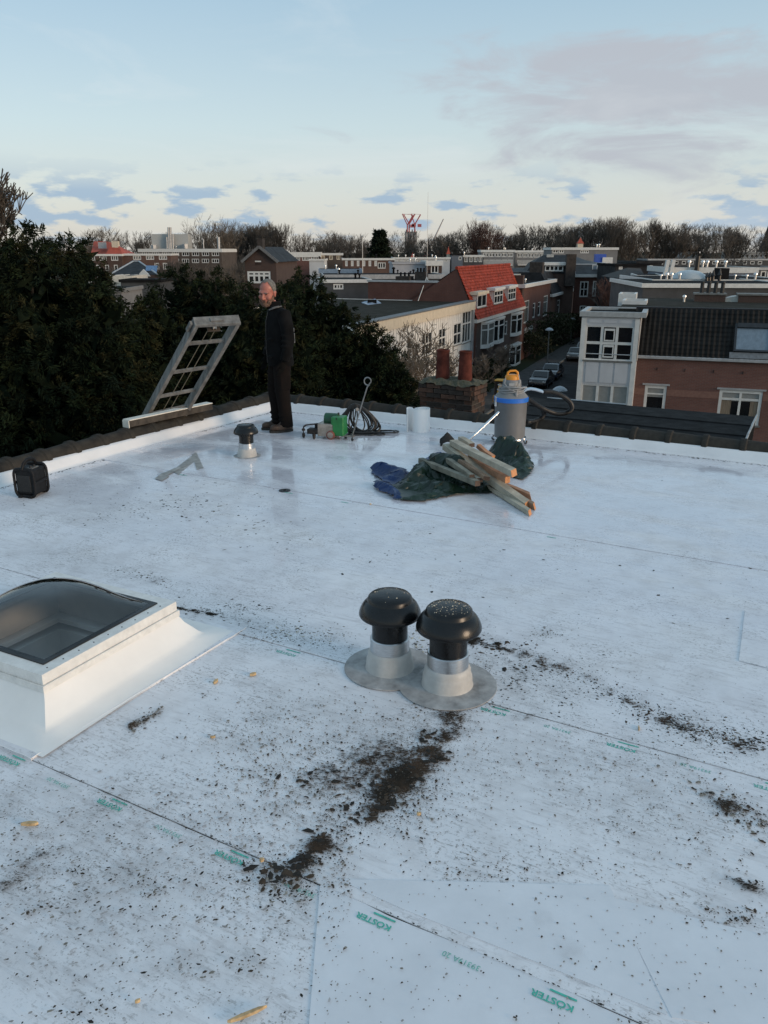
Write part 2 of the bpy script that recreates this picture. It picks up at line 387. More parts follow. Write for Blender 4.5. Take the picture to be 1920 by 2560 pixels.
# printed marks of the membrane
INK = M('green_print', (.07, .46, .36), .5, var=.25, scale=60)
INK2 = M('faded_green_print', (.17, .50, .42), .5, var=.3, scale=60)
def print_text(body, p, h, mat, wmul=1.0, shear=0.0, bold=0.0, spacing=1.0):
    cu = bpy.data.curves.new('printed_mark', 'FONT'); cu.body = body; cu.size = h; cu.align_x = 'CENTER'; cu.align_y = 'CENTER'; cu.offset = bold; cu.shear = shear; cu.space_character = spacing
    cu.resolution_u = 3
    t_ = bpy.data.objects.new('tmp', cu); COL.objects.link(t_)
    dg = bpy.context.evaluated_depsgraph_get(); me = bpy.data.meshes.new_from_object(t_.evaluated_get(dg)); bpy.data.objects.remove(t_)
    me.materials.clear(); me.materials.append(mat); me.name = 'printed_mark'
    o = bpy.data.objects.new('printed_mark', me); COL.objects.link(o); o.parent = ROOFOBJ
    o.location = p; o.scale = (wmul, 1, 1); o.rotation_euler = (0, 0, math.atan2(-AX.y, -AX.x)); return o
def dash(p, L, wd_, mat):
    mb = MB(); mb.obox(p - AX * L / 2 - BX * wd_ / 2, AX * L, BX * wd_, Vector((0, 0, .0006))); mb.build('printed_dash', mat, ROOFOBJ)
a0 = ab(GR(823, 1965))[0]
for i in range(-3, 3):
    zz = NEAR_Z - .010 + .006
    if i == 0 or i == 1: zz += .0
    print_text('KÖSTER', rp(a0 + i * .632, SEAM1_B - .055, zz), .033, INK, 1.12, bold=.0008)
    dash(rp(a0 + i * .632 + .025, SEAM1_B - .022, zz), .085, .007, INK)
    print_text('39319A 20', rp(a0 + (i - .48) * .632, SEAM1_B - .058, zz), .030, INK2, 1.0)
a1_ = ab(GR(1345, 1605))[0]
for i in range(-4, 4):
    if i in (-2,): continue
    zz = NEAR_Z - .005 + .0012
    print_text('KÖSTER', rp(a1_ + i * .632, SEAM2_B - .062, zz), .033, INK if i in (0, -1) else INK2, 1.12, bold=.0007)
    dash(rp(a1_ + i * .632 + .025, SEAM2_B - .022, zz), .095, .008, INK)
    if i > -1: print_text('39319A 20', rp(a1_ + (i - .48) * .632, SEAM2_B - .058, zz), .030, INK2, 1.0)
for bb in (-3.26, -1.68):
    for i in range(18):
        if rng.random() < .55: dash(rp(3.0 + i * .632 - 2.4, bb, .0012 if bb < -3 else .0012), rng.uniform(.06, .16), .012, INK2)

# ------------------------------------------------------------------ dirt: loose moss crumbs, grit and flakes
FL = [M('dirt_black', (.016, .013, .010), .9, var=.3, scale=30), M('dirt_brown', (.055, .036, .022), .95, var=.4, scale=30),
      M('dirt_grey', (.22, .20, .17), .9, var=.3, scale=30), M('dirt_pale', (.55, .50, .40), .8, var=.2, scale=30), M('dirt_rust', (.075, .028, .018), .95, var=.4, scale=30), M('lichen_faint', (.46, .44, .44), .9, var=.2, scale=30), M('lichen_grey', (.33, .31, .30), .9, var=.2, scale=30)]
rs = np.random.default_rng(11)
dv = []; df = []; dm = []
def flake(p, r, mi, el=1.0, an=None, h=None):
    n = 5; an = rs.uniform(0, math.pi) if an is None else an
    ca, sa = math.cos(an), math.sin(an); o = len(dv); z = roof_z(p) + .0006
    for k_ in range(n):
        t_ = 2 * math.pi * k_ / n; rr = r * rs.uniform(.55, 1.25)
        x, y = rr * math.cos(t_) * el, rr * math.sin(t_); dv.append((p[0] + ca * x - sa * y, p[1] + sa * x + ca * y, z))
    hh = min(r * .5, .008) if h is None else h
    dv.append((p[0] + rs.uniform(-.3, .3) * r, p[1] + rs.uniform(-.3, .3) * r, z + hh))
    for k_ in range(n): df.append((o + k_, o + (k_ + 1) % n, o + n)); dm.append(mi)
def cluster(px, py, sx, sy, n, r0, r1, mats=(0, 0, 1, 2), rot=0.0):
    for _ in range(n):
        dx, dy = rs.normal(0, sx), rs.normal(0, sy); c_, s_ = math.cos(rot), math.sin(rot)
        x = px + dx * c_ - dy * s_; y = py + dx * s_ + dy * c_
        if y < 930: continue
        p = GR(x, y); a_, b_ = ab(p)
        if a_ < .03 or b_ > -.03: continue
        flake(p, .72 * r0 * (r1 / r0) ** (rs.random() ** 2.4), int(rs.choice(mats)), rs.uniform(1, 2.2), h=.0012)
def trail(pts, wpx, n, r0, r1, mats=(0, 0, 1)):
    for (x0, y0), (x1, y1) in zip(pts, pts[1:]):
        L = math.hypot(x1 - x0, y1 - y0)
        for _ in range(max(1, int(n * L / 100))):
            t_ = rs.random(); d_ = rs.normal(0, wpx); nx, ny = -(y1 - y0) / L, (x1 - x0) / L
            p = GR(x0 + (x1 - x0) * t_ + nx * d_, y0 + (y1 - y0) * t_ + ny * d_)
            flake(p, .78 * r0 * (r1 / r0) ** (rs.random() ** 2.2), int(rs.choice(mats)), rs.uniform(1, 2.2), h=.0015)
def crust(px, py, sx, sy, n):
    n = int(n * .3)
    """lumpy mats of moss and soil: bigger, flatter pieces"""
    for _ in range(n):
        p = GR(px + rs.normal(0, sx), py + rs.normal(0, sy)); flake(p, rs.uniform(.005, .017), int(rs.choice([0, 0, 0, 1, 1])), rs.uniform(1, 2.2), h=rs.uniform(.001, .004))
# main brown trail from the twin vents down to the lap
trail([(985, 1535), (940, 1640), (850, 1715), (740, 1790), (690, 1830)], 36, 240, .0015, .0065)
trail([(945, 1600), (905, 1660), (835, 1725), (690, 1830), (610, 1905)], 22, 90, .002, .008, (0, 0, 0, 1))
for c_ in ((930, 1632, 26, 15, 60), (885, 1665, 28, 14, 70), (830, 1700, 36, 13, 90), (842, 1735, 15, 8, 60), (690, 1812, 10, 12, 36), (640, 1858, 30, 10, 60), (612, 1890, 24, 13, 80), (660, 1680, 26, 10, 26), (925, 1592, 12, 10, 24), (760, 1745, 30, 14, 40)): crust(*c_)
cluster(800, 1640, 120, 60, 1000, .002, .0085, (0, 1, 2, 2)); cluster(640, 1690, 90, 50, 700, .002, .008, (0, 1, 2, 2)); cluster(620, 1900, 60, 30, 420, .002, .010)
cluster(880, 1740, 60, 40, 420, .002, .008); cluster(545, 1640, 60, 60, 340, .002, .009, (1, 2, 2)); cluster(640, 1560, 120, 40, 600, .002, .007, (1, 2, 2, 0))
# along the valley
trail([(372, 1310), (500, 1330), (560, 1352), (660, 1372), (770, 1398)], 14, 90, .002, .009, (0, 0, 1, 2))
trail([(400, 1318), (490, 1328)], 4, 40, .004, .010, (0,)); trail([(505, 1330), (560, 1350)], 14, 90, .002, .009, (0, 1))
cluster(330, 1250, 36, 7, 110, .003, .013, (0, 1, 2), .25); cluster(540, 1312, 40, 7, 120, .003, .012); cluster(640, 1370, 60, 9, 220, .003, .010, (1, 2, 3))
trail([(1020, 1385), (1100, 1402), (1190, 1440), (1310, 1490), (1460, 1560), (1640, 1610)], 17, 130, .002, .009, (0, 0, 1, 4, 2))
crust(1070, 1395, 28, 7, 30); crust(1110, 1390, 14, 5, 14); crust(1130, 1440, 34, 9, 14)
cluster(1180, 1470, 90, 34, 350, .0025, .010, (0, 1, 2)); cluster(1480, 1570, 70, 12, 260, .003, .011, (0, 1, 2), .3); cluster(1600, 1600, 50, 6, 120, .003, .012); cluster(1180, 1370, 26, 10, 90, .003, .010, (1, 2, 2))
cluster(905, 1400, 26, 22, 120, .004, .016, (0, 2, 2, 3)); cluster(1000, 1520, 50, 12, 260, .002, .008, (0, 1, 4)); cluster(1030, 1440, 34, 30, 130, .0025, .009, (0, 1, 4))
cluster(1590, 1745, 60, 18, 300, .003, .012, (0, 1, 2), .5); cluster(1240, 1640, 260, 60, 900, .002, .0065, (0, 1, 2, 2)); cluster(1480, 1790, 160, 60, 420, .002, .0065, (1, 2, 2, 0))
cluster(1090, 1870, 120, 22, 130, .003, .008, (0, 1, 2)); cluster(1600, 1980, 60, 16, 120, .003, .008)
for (x, y, n) in ((335, 1447, 14), (325, 1545, 26), (300, 1565, 18), (350, 1633, 6), (622, 1382, 12), (440, 1500, 20), (1610, 1850, 14), (1600, 1865, 10), (1630, 1908, 26)): cluster(x, y, 9, 5, n // 2, .003, .009, (0, 0, 1))
trail([(283, 1572), (352, 1530)], 6, 70, .004, .012, (0, 2))
# foreground left field of lichen spots
for _ in range(7000):
    x = rs.uniform(0, 760); y = rs.uniform(1660, 2212)
    dens = math.exp(-((y - 1850) / 150) ** 2) * .8 + .10
    if rs.random() > dens: continue
    flake(GR(x, y), .0014 * (4.4) ** (rs.random() ** 2.2), int(rs.choice([0, 1, 2, 5, 5, 5, 6, 6, 6])), rs.uniform(1, 2.2), an=.45 + rs.normal(0, .6), h=.0003)
for _ in range(1500):
    x = rs.uniform(0, 1659); y = rs.uniform(1440, 2212); flake(GR(x, y), rs.uniform(.0012, .0040), int(rs.choice([0, 1, 2, 5, 6, 6])), rs.uniform(1, 1.8), h=.0006)
for (x, y, n) in ((320, 1905, 26), (350, 1925, 18), (160, 1880, 24), (75, 1960, 16), (365, 2080, 10), (545, 2080, 26), (450, 2100, 5), (140, 2190, 12), (210, 2180, 12)): cluster(x, y, 22, 10, n, .003, .009, (0, 1, 2))
# the far half: grit streaks
for _ in range(2600):
    x = rs.uniform(0, 1659); y = 960 + 400 * rs.random() ** .9; p = GR(x, y); a_, b_ = ab(p)
    if a_ < .05 or b_ > -.05 or b_ < CREST_B: continue
    w_ = math.exp(-((x - 420) / 330) ** 2 - ((y - 1090) / 70) ** 2) + .16
    if rs.random() < w_: flake(p, .003 * 4.2 ** (rs.random() ** 2.5), int(rs.choice([0, 0, 1, 2])), rs.uniform(1, 2.2), h=.002)
for (x, y, n) in ((545, 1132, 5), (478, 1048, 4), (715, 1028, 4), (850, 1195, 6), (430, 1078, 16), (365, 1090, 22), (300, 1105, 22), (230, 1120, 14)): cluster(x, y, 18, 6, n, .006, .016, (0,))
# grime in the laps, plus the gap shadow laid in as a dark strip
def lap(bb, zz, wid, name='lap_shade_and_grime'):
    mb = MB(); n = 220; a_ = np.linspace(.02, 11, n); wv = wid * (0.45 + .55 * np.abs(np.sin(a_ * 3.1) * np.sin(a_ * 1.3 + 1))) * rs.uniform(.5, 1.3, n)
    for i in range(n - 1): mb.poly([rp(a_[i], bb - wv[i], zz), rp(a_[i + 1], bb - wv[i + 1], zz), rp(a_[i + 1], bb + .0004, zz), rp(a_[i], bb + .0004, zz)])
    mb.build(name, M('lap_shadow_grime', (.06, .05, .045), .95, var=.5, scale=9, spec=.1), ROOFOBJ)['kind'] = 'stuff'
lap(SEAM1_B, NEAR_Z - .0092, .0055); lap(SEAM2_B, NEAR_Z - .0043, .0035); lap(-3.2, .0006, .0009); lap(-1.62, .0046, .0009)
for (bb, zz, dens) in ((SEAM1_B, 0, 420), (SEAM2_B, 0, 200)):
    for _ in range(dens):
        a_ = rs.uniform(0, 11); nz_ = math.sin(a_ * 2.3) + math.sin(a_ * 5.1 + 1)
        if nz_ < -.6: continue
        p = rp(a_, bb - abs(rs.normal(0, .0022)), 0); flake(p, rs.uniform(.0015, .004), 0, rs.uniform(1, 3), an=-TH, h=.001)
for _ in range(500):
    p = rp(rs.uniform(0, 11), -.03 - abs(rs.normal(0, .03)), 0); flake(p, rs.uniform(.003, .009), int(rs.choice([0, 1])), rs.uniform(1, 3), an=-TH)
for _ in range(400):
    p = rp(.03 + abs(rs.normal(0, .03)), -rs.uniform(0, 6), 0); flake(p, rs.uniform(.003, .008), int(rs.choice([0, 1])), rs.uniform(1, 3), an=R(90) - TH)
def film():
    gs = []                                                          # (x, y, sx, sy, strength) soft spots of soil film
    def seg(pts, wd_, st):
        P_ = [GR(*p) for p in pts]
        for p, q in zip(P_, P_[1:]):
            n = max(2, int((q - p).length / (wd_ * .8)))
            for i in range(n): c_ = p + (q - p) * (i / n); gs.append((c_.x + rs.normal(0, wd_ * .3), c_.y + rs.normal(0, wd_ * .3), wd_ * rs.uniform(.6, 1.3), st * rs.uniform(.6, 1.15)))
    seg([(975, 1545), (940, 1625), (905, 1660), (835, 1715), (770, 1760), (700, 1825)], .07, .42); seg([(935, 1630), (890, 1668), (825, 1712)], .03, .40); seg([(700, 1820), (655, 1865), (605, 1900)], .05, .60); seg([(690, 1810), (682, 1830)], .02, .6); seg([(830, 1735), (880, 1745)], .03, .4)
    seg([(880, 1600), (760, 1680), (640, 1720), (560, 1760)], .15, .40); seg([(960, 1570), (880, 1680), (760, 1760), (660, 1860)], .13, .30); seg([(640, 1550), (800, 1580)], .16, .32); seg([(1050, 1430), (1130, 1500), (1120, 1560)], .10, .36); seg([(540, 1620), (500, 1690)], .07, .32); seg([(870, 1760), (890, 1800)], .05, .34)
    seg([(372, 1310), (450, 1326), (495, 1332)], .022, .75); seg([(500, 1330), (570, 1356), (660, 1378), (770, 1400)], .06, .42); seg([(290, 1240), (360, 1262)], .06, .40); seg([(330, 1447), (340, 1445)], .02, .5); seg([(285, 1572), (352, 1530)], .025, .62)
    seg([(1015, 1385), (1080, 1398), (1120, 1408)], .04, .70); seg([(1120, 1408), (1200, 1442), (1310, 1490), (1400, 1540), (1500, 1580), (1650, 1615)], .05, .46); seg([(1080, 1440), (1180, 1480), (1250, 1530)], .10, .34); seg([(1430, 1560), (1520, 1590)], .04, .5); seg([(1590, 1608), (1650, 1612)], .025, .6)
    seg([(1170, 1360), (1225, 1385)], .035, .42); seg([(1530, 1720), (1659, 1780)], .05, .55); seg([(1600, 1900), (1659, 1935)], .025, .6); seg([(900, 1395), (915, 1430)], .03, .6); seg([(1015, 1500), (960, 1535)], .05, .42); seg([(1515, 1800), (1530, 1870), (1600, 1920)], .02, .4)
    seg([(20, 1860), (200, 1900), (330, 1920)], .14, .36); seg([(240, 1760), (480, 1880)], .18, .32); seg([(60, 2000), (400, 2050)], .2, .28); seg([(1150, 1640), (1500, 1760)], .2, .30); seg([(0, 1730), (120, 1760)], .10, .30); seg([(150, 1970), (140, 2000)], .03, .4); seg([(300, 2160), (200, 2190)], .05, .28); seg([(540, 2060), (560, 2100)], .03, .34); seg([(1230, 2050), (1260, 2075)], .03, .35); seg([(1190, 1975), (1150, 2000)], .012, .35)
    seg([(200, 1110), (420, 1085), (520, 1120)], .22, .22); seg([(60, 1190), (300, 1230)], .16, .22); seg([(330, 1010), (440, 1000)], .10, .26); seg([(1180, 960), (1350, 975), (1640, 1000)], .05, .36); seg([(640, 1000), (700, 1010)], .12, .22)
    A_ = np.array(gs); st = .033; na, nb = int(10 / st), int(9.0 / st); ga = np.arange(na + 1) * st + .02; gb = -np.arange(nb + 1) * st - .03
    aa, bb = np.meshgrid(ga, gb, indexing='ij'); X = CORNER.x + AX.x * aa + BX.x * bb; Y = CORNER.y + AX.y * aa + BX.y * bb; dn = np.zeros_like(X)
    for (x, y, wd_, s_) in gs: dn = np.maximum(dn, s_ * np.exp(-((X - x) ** 2 + (Y - y) ** 2) / (1.6 * wd_ ** 2))) + .12 * s_ * np.exp(-((X - x) ** 2 + (Y - y) ** 2) / (5 * wd_ ** 2))
    dn = np.clip(dn, 0, 1); Z = np.where(bb > CREST_B, .0055, np.where(bb < VALLEY_B, NEAR_Z + .0012, NEAR_Z * (CREST_B - bb) / (CREST_B - VALLEY_B) + .0040))
    keep = np.maximum.reduce([dn[:-1, :-1], dn[1:, :-1], dn[1:, 1:], dn[:-1, 1:]]) > .05; idx = np.arange((na + 1) * (nb + 1)).reshape(na + 1, nb + 1)
    F_ = np.stack([idx[:-1, :-1], idx[:-1, 1:], idx[1:, 1:], idx[1:, :-1]], -1)[keep]; used, inv = np.unique(F_, return_inverse=True); Vv = np.stack([X.ravel(), Y.ravel(), Z.ravel()], 1)[used]
    m = bpy.data.materials.new('soil_film'); m.use_nodes = True; t = NT(m.node_tree); geo = t.n('ShaderNodeNewGeometry'); pos = geo.outputs['Position']; at_ = t.n('ShaderNodeAttribute', attribute_name='dens'); d_ = at_.outputs['Fac']
    n1_ = t.noise(t.mapping(pos, rot=(0, 0, TH), scale=(1, 1.7, 1)), 55, 9, .72, .5); n2_ = t.noise(pos, 13, 6, .6, .4); nn = t.math('ADD', t.math('MULTIPLY', n1_, .66), t.math('MULTIPLY', n2_, .34))
    al = t.ramp(t.math('ADD', nn, t.math('MULTIPLY', t.math('SUBTRACT', d_, .66), .40)), [(.485, 0.0), (.53, .8), (.58, 1.0)])
    soft = t.math('MULTIPLY', t.ramp(n2_, [(.35, 0.0), (.7, 1.0)]), t.math('MULTIPLY', d_, .34)); al = t.math('MAXIMUM', al, soft); al = t.math('MULTIPLY', al, t.ramp(d_, [(.05, 0.0), (.16, 1.0)]))
    cc = t.mix(t.ramp(t.noise(pos, 9, 5, .6), [(.42, 0.0), (.62, 1.0)]), (.022, .018, .014), (.060, .039, .026)); cc = t.mix(t.ramp(d_, [(.15, .75), (.6, 0.0)]), cc, (.15, .13, .11))
    b = t.n('ShaderNodeBsdfPrincipled', i_Roughness=.95); t.l(cc, b.inputs['Base Color']); b.inputs['Specular IOR Level'].default_value = .1; tr = t.n('ShaderNodeBsdfTransparent'); mx = t.n('ShaderNodeMixShader'); t.l(al, mx.inputs[0]); t.l(tr.outputs[0], mx.inputs[1]); t.l(b.outputs[0], mx.inputs[2]); o_ = t.n('ShaderNodeOutputMaterial'); t.l(mx.outputs[0], o_.inputs[0])
    o = raw('soil_film', Vv, inv.reshape(F_.shape), m, ROOFOBJ); at2 = o.data.attributes.new('dens', 'FLOAT', 'POINT'); at2.data.foreach_set('value', dn.ravel()[used].astype(np.float32)); o['kind'] = 'stuff'
film()
o = raw('moss_and_grit', np.array(dv), np.array(df), FL, None, shade=dm)
tag(o, 'dark moss crumbs and grit strewn over the white roof membrane', 'dirt', kind='stuff')
# ------------------------------------------------------------------ things on the roof
ALU = M('brushed_aluminium', (.62, .63, .64), .32, metal=1.0, var=.12, scale=20, streak=(1, 1, 12))
STEEL = M('chrome_steel', (.72, .73, .75), .14, metal=1.0, var=.05)
FLANGE = M('grey_flashing', (.37, .365, .36), .7, var=.3, scale=9, spec=.25, bump=.15, bscale=30)
BLACKG = M('black_vent_plastic', (.006, .006, .0065), .26, spec=.4, var=.35, scale=16, bump=.06, bscale=30)
CONE = M('pale_grey_sleeve', (.48, .47, .45), .55, var=.12, scale=8, bump=.1)
def vent(name, base, s, label, tilt=(0, 0), speck=0, seed=0, flr=.25):
    t = empty(name, base, label, 'roof vent', 'mushroom roof vents'); z = base.z
    mb = MB(); prof = [(flr + .001, .0005), (flr, .0035), (flr * .62, .0042), (.135 * s, .0055), (.128 * s, .010)]; mb.lathe(prof, base, 48); mb.build('flange', FLANGE, t)
    mb = MB(); mb.lathe([(.136 * s, .004), (.131 * s, .015), (.129 * s, .055 * s), (.122 * s, .072 * s), (.120 * s, .078 * s), (.120 * s, .094 * s), (.111 * s, .112 * s), (.1085 * s, .114 * s)], base, 40); mb.build('sealing_cone', CONE, t, smooth=True)
    mb = MB(); mb.lathe([(.107 * s, .08 * s), (.107 * s, .186 * s), (.103 * s, .190 * s), (.09 * s, .190 * s)], base, 40); mb.build('pipe_sleeve', ALU, t, smooth=True)
    mb = MB(); mb.lathe([(.097 * s, .15 * s), (.097 * s, .30 * s), (.09 * s, .345 * s), (.05, .35 * s)], base, 40); mb.build('neck', BLACKG, t, smooth=True)
    for k_ in range(24):
        pass
    mb = MB(); mb.lathe([(.10 * s, .335 * s), (.150 * s, .318 * s), (.163 * s, .318 * s), (.168 * s, .326 * s), (.167 * s, .338 * s), (.160 * s, .358 * s), (.147 * s, .382 * s), (.132 * s, .398 * s), (.124 * s, .402 * s), (.121 * s, .408 * s), (.118 * s, .424 * s), (.108 * s, .434 * s), (.06 * s, .441 * s), (0.0, .443 * s)], base, 44)
    cap_ = mb.build('cap', BLACKG, t, smooth=True)
    mb = MB()
    for k_ in range(20):
        an = 2 * math.pi * k_ / 20; c_ = Vector(base) + Vector((math.cos(an) * .102 * s, math.sin(an) * .102 * s, .315 * s)); mb.box(c_, (.006 * s, .012 * s, .05 * s), an)
    mb.build('louvre_ring', BLACK, cap_)
    if speck:
        r2 = random.Random(seed); mb = MB()
        for _ in range(speck):
            an = r2.uniform(0, 6.28); rr = .11 * s * math.sqrt(r2.random()) * .95; zz = (.443 - .006 * (rr / (.098 * s)) ** 3) * s if rr < .098 * s else .434 * s
            c_ = Vector(base) + Vector((math.cos(an) * rr, math.sin(an) * rr, zz + .0005)); q = r2.uniform(.001, .0042) * (1.8 if r2.random() < .1 else 1)
            mb.lathe([(q, 0), (q * .4, q * .5), (0, q * .55)], c_, 5, ell=r2.uniform(.4, 1))
        mb.build('grit', FL[3], cap_)['kind'] = 'stuff'
    return t
vent('roof_vent', GR(842, 1441), 1.0, 'black mushroom roof vent behind its twin, on the round grey flange nearer the skylight', (.01, -.015), 14, 1)
vent('roof_vent', GR(966, 1477), 1.02, 'black mushroom roof vent sprinkled with pale grit, right one of the close pair', (-.01, .02), 130, 2, .262)
vent('roof_vent', GR(534, 985), .80, 'small lone roof vent with black cap, between the man and the skylight', (0, 0.01), 4, 3, .205)

# --- domed skylight
def skylight():
    th = R(27.2); ax = Vector((math.cos(th), -math.sin(th), 0)); bx = Vector((math.sin(th), math.cos(th), 0))
    F0 = Vector((-1.652, 3.425, 0)); W = .98; L = .95                  # outer corner of the frame; W along -ax, L along +bx
    P = lambda u, v, z: F0 - ax * u + bx * v + Vector((0, 0, z))
    t = empty('domed_skylight', P(W / 2, L / 2, NEAR_Z), 'square skylight with a clear bulging dome and white kerb, at the left edge', 'skylight')
    KER = M('kerb_membrane', (.80, .79, .77), .5, var=.04, scale=3, bump=.12, bscale=5)
    mb = MB(); n = 12
    def ring(e, z): return [P(-e, -e, z), P(-e, L + e, z), P(W + e, L + e, z), P(W + e, -e, z)]
    prof = [(.42, NEAR_Z + .002), (.24, NEAR_Z + .004), (.115, NEAR_Z + .012), (.085, NEAR_Z + .035), (.03, .055), (.008, .10), (-.02, .102)]
    for (e0, z0), (e1, z1) in zip(prof[1:], prof[2:]):
        a, b = ring(e0, z0), ring(e1, z1)
        for i in range(4):
            j = (i + 1) % 4
            for k_ in range(n):
                f0, f1 = k_ / n, (k_ + 1) / n; lp = lambda x, y, f: x + (y - x) * f
                mb.poly([lp(a[j], a[i], f0), lp(a[j], a[i], f1), lp(b[j], b[i], f1), lp(b[j], b[i], f0)])
    mb.build('kerb', KER, t, smooth=True, weld=True)
    # flashing flap lying on the roof
    mb = MB(); o_ = [P(-.20, -.27, 0), P(-.27, L + .30, 0), P(W + .3, L + .2, 0), P(W + .3, -.25, 0)]
    for i in range(4):
        q0, q1 = o_[i], o_[(i + 1) % 4]; inn = ring(.11, 0); r0, r1 = inn[i], inn[(i + 1) % 4]
        zz = Vector((0, 0, NEAR_Z + .0062)); zo = Vector((0, 0, NEAR_Z + .0042)); zd = Vector((0, 0, NEAR_Z - .012))
        mb.poly([q0 + zo, r0 + zz, r1 + zz, q1 + zo]); mb.poly([q0 + zo, q1 + zo, q1 + zd, q0 + zd])
    mb.build('flashing_flap', MEM, t)
    mb = MB()                                                        # weld bead along the flap
    for i in (0, 3):
        q0, q1 = o_[i], o_[(i + 1) % 4]; rr = random.Random(2)
        mb.tube([q0 + (q1 - q0) * (k_ / 24) + Vector((rr.uniform(-.003, .003), rr.uniform(-.003, .003), NEAR_Z + .0045)) for k_ in range(25)], .0022, 5)
    mb.build('weld_bead', MEM_CLEAN, t, smooth=True)
    FRM = M('white_frame', (.72, .71, .68), .42, var=.08, scale=20)
    mb = MB()
    def rim(e0, e1, z0, z1, mat_name=None):
        a0, a1, b0, b1 = ring(e0, z0), ring(e0, z1), ring(e1, z0), ring(e1, z1)
        for i in range(4):
            j = (i + 1) % 4
            mb.poly([a0[j], a0[i], a1[i], a1[j]]); mb.poly([a1[j], a1[i], b1[i], b1[j]]); mb.poly([b0[i], b0[j], b1[j], b1[i]]); mb.poly([a0[i], a0[j], b0[j], b0[i]])
    rim(.014, -.02, .100, .135); fr2 = mb.build('lower_frame', FRM, t, bevel=.004)
    mb = MB(); rim(.004, -.085, .137, .192); fr = mb.build('upper_frame', FRM, t, bevel=.006)
    for k_ in range(9): mb = MB(); mb.lathe([(.004, 0), (.003, .003), (0, .004)], P(.012 + .02, .06 + k_ * .1, .192), 8); mb.build('screw', BLACK, fr)
    mb = MB(); rim(-.07, -.105, .190, .199); mb.build('gasket', BLACK, t, bevel=.002)
    # acrylic dome
    GL = bpy.data.materials.new('acrylic_dome'); GL.use_nodes = True; g = NT(GL.node_tree)
    lw = g.n('ShaderNodeFresnel', i_IOR=1.5); tr = g.n('ShaderNodeBsdfTransparent', i_Color=(.74, .76, .78, 1)); gs = g.n('ShaderNodeBsdfGlossy', i_Roughness=.05)
    mx = g.n('ShaderNodeMixShader'); g.l(g.math('ADD', g.math('MULTIPLY', lw.outputs[0], 1.25), .03, clamp=True), mx.inputs[0]); g.l(tr.outputs[0], mx.inputs[1]); g.l(gs.outputs[0], mx.inputs[2])
    oo = g.n('ShaderNodeOutputMaterial'); g.l(mx.outputs[0], oo.inputs[0])
    mb = MB(); N = 28; e = .088; vs = []
    for i in range(N + 1):
        for j in range(N + 1):
            u = e + (W - 2 * e) * i / N; v = e + (L - 2 * e) * j / N
            f = (math.sin(math.pi * i / N) * math.sin(math.pi * j / N)); h = .165 * (1 - (1 - min(1, f * 1.0)) ** 1.7)
            vs.append(P(u, v, .197 + h))
    fs = [(i * (N + 1) + j, i * (N + 1) + j + 1, (i + 1) * (N + 1) + j + 1, (i + 1) * (N + 1) + j) for i in range(N) for j in range(N)]
    mb.add(vs, fs); d_ = mb.build('dome', GL, t, smooth=True)
    for p_ in d_.data.polygons: p_.use_smooth = True
    # light well below
    WELL = M('plaster_well', (.66, .62, .56), .8, var=.08, scale=4); LEDGE = M('inner_ledge', (.74, .71, .65), .6, var=.06)
    mb = MB()
    for (e0, z0, e1, z1) in ((-.085, .15, -.085, -.10), (-.085, -.10, -.16, -.10), (-.16, -.10, -.16, -.55), (-.16, -.55, -.12, -1.3)):
        a, b = ring(e0, z0), ring(e1, z1)
        for i in range(4): mb.poly([a[i], a[(i + 1) % 4], b[(i + 1) % 4], b[i]])
    mb.poly(ring(-.12, -1.3)); mb.build('light_well', WELL, t)
    mb = MB(); rim(-.087, -.15, -.06, -.03); mb.build('inner_ledge', LEDGE, t)
    # opening in the membrane sheets
    cut = ring(-.08, 0)
    for ch in list(ROOFOBJ.children):
        if not ch.name.startswith('membrane_sheet'): continue
        bm = bmesh.new(); bm.from_mesh(ch.data)
        cx = sum((p for p in cut), Vector()) / 4
        for i in range(4):
            p, q = cut[i], cut[(i + 1) % 4]; nn = (q - p).cross(Vector((0, 0, 1))).normalized()
            bmesh.ops.bisect_plane(bm, geom=bm.verts[:] + bm.edges[:] + bm.faces[:], plane_co=p, plane_no=nn)
        kill = []
        for f in bm.faces:
            c_ = f.calc_center_median(); ins = True
            for i in range(4):
                p, q = cut[i], cut[(i + 1) % 4]; nn = (q - p).cross(Vector((0, 0, 1))).normalized()
                if nn.dot(cx - p) < 0: nn = -nn
                if nn.dot(c_ - p) < -1e-5: ins = False
            if ins: kill.append(f)
        bmesh.ops.delete(bm, geom=kill, context='FACES'); bm.to_mesh(ch.data); bm.free()
skylight()

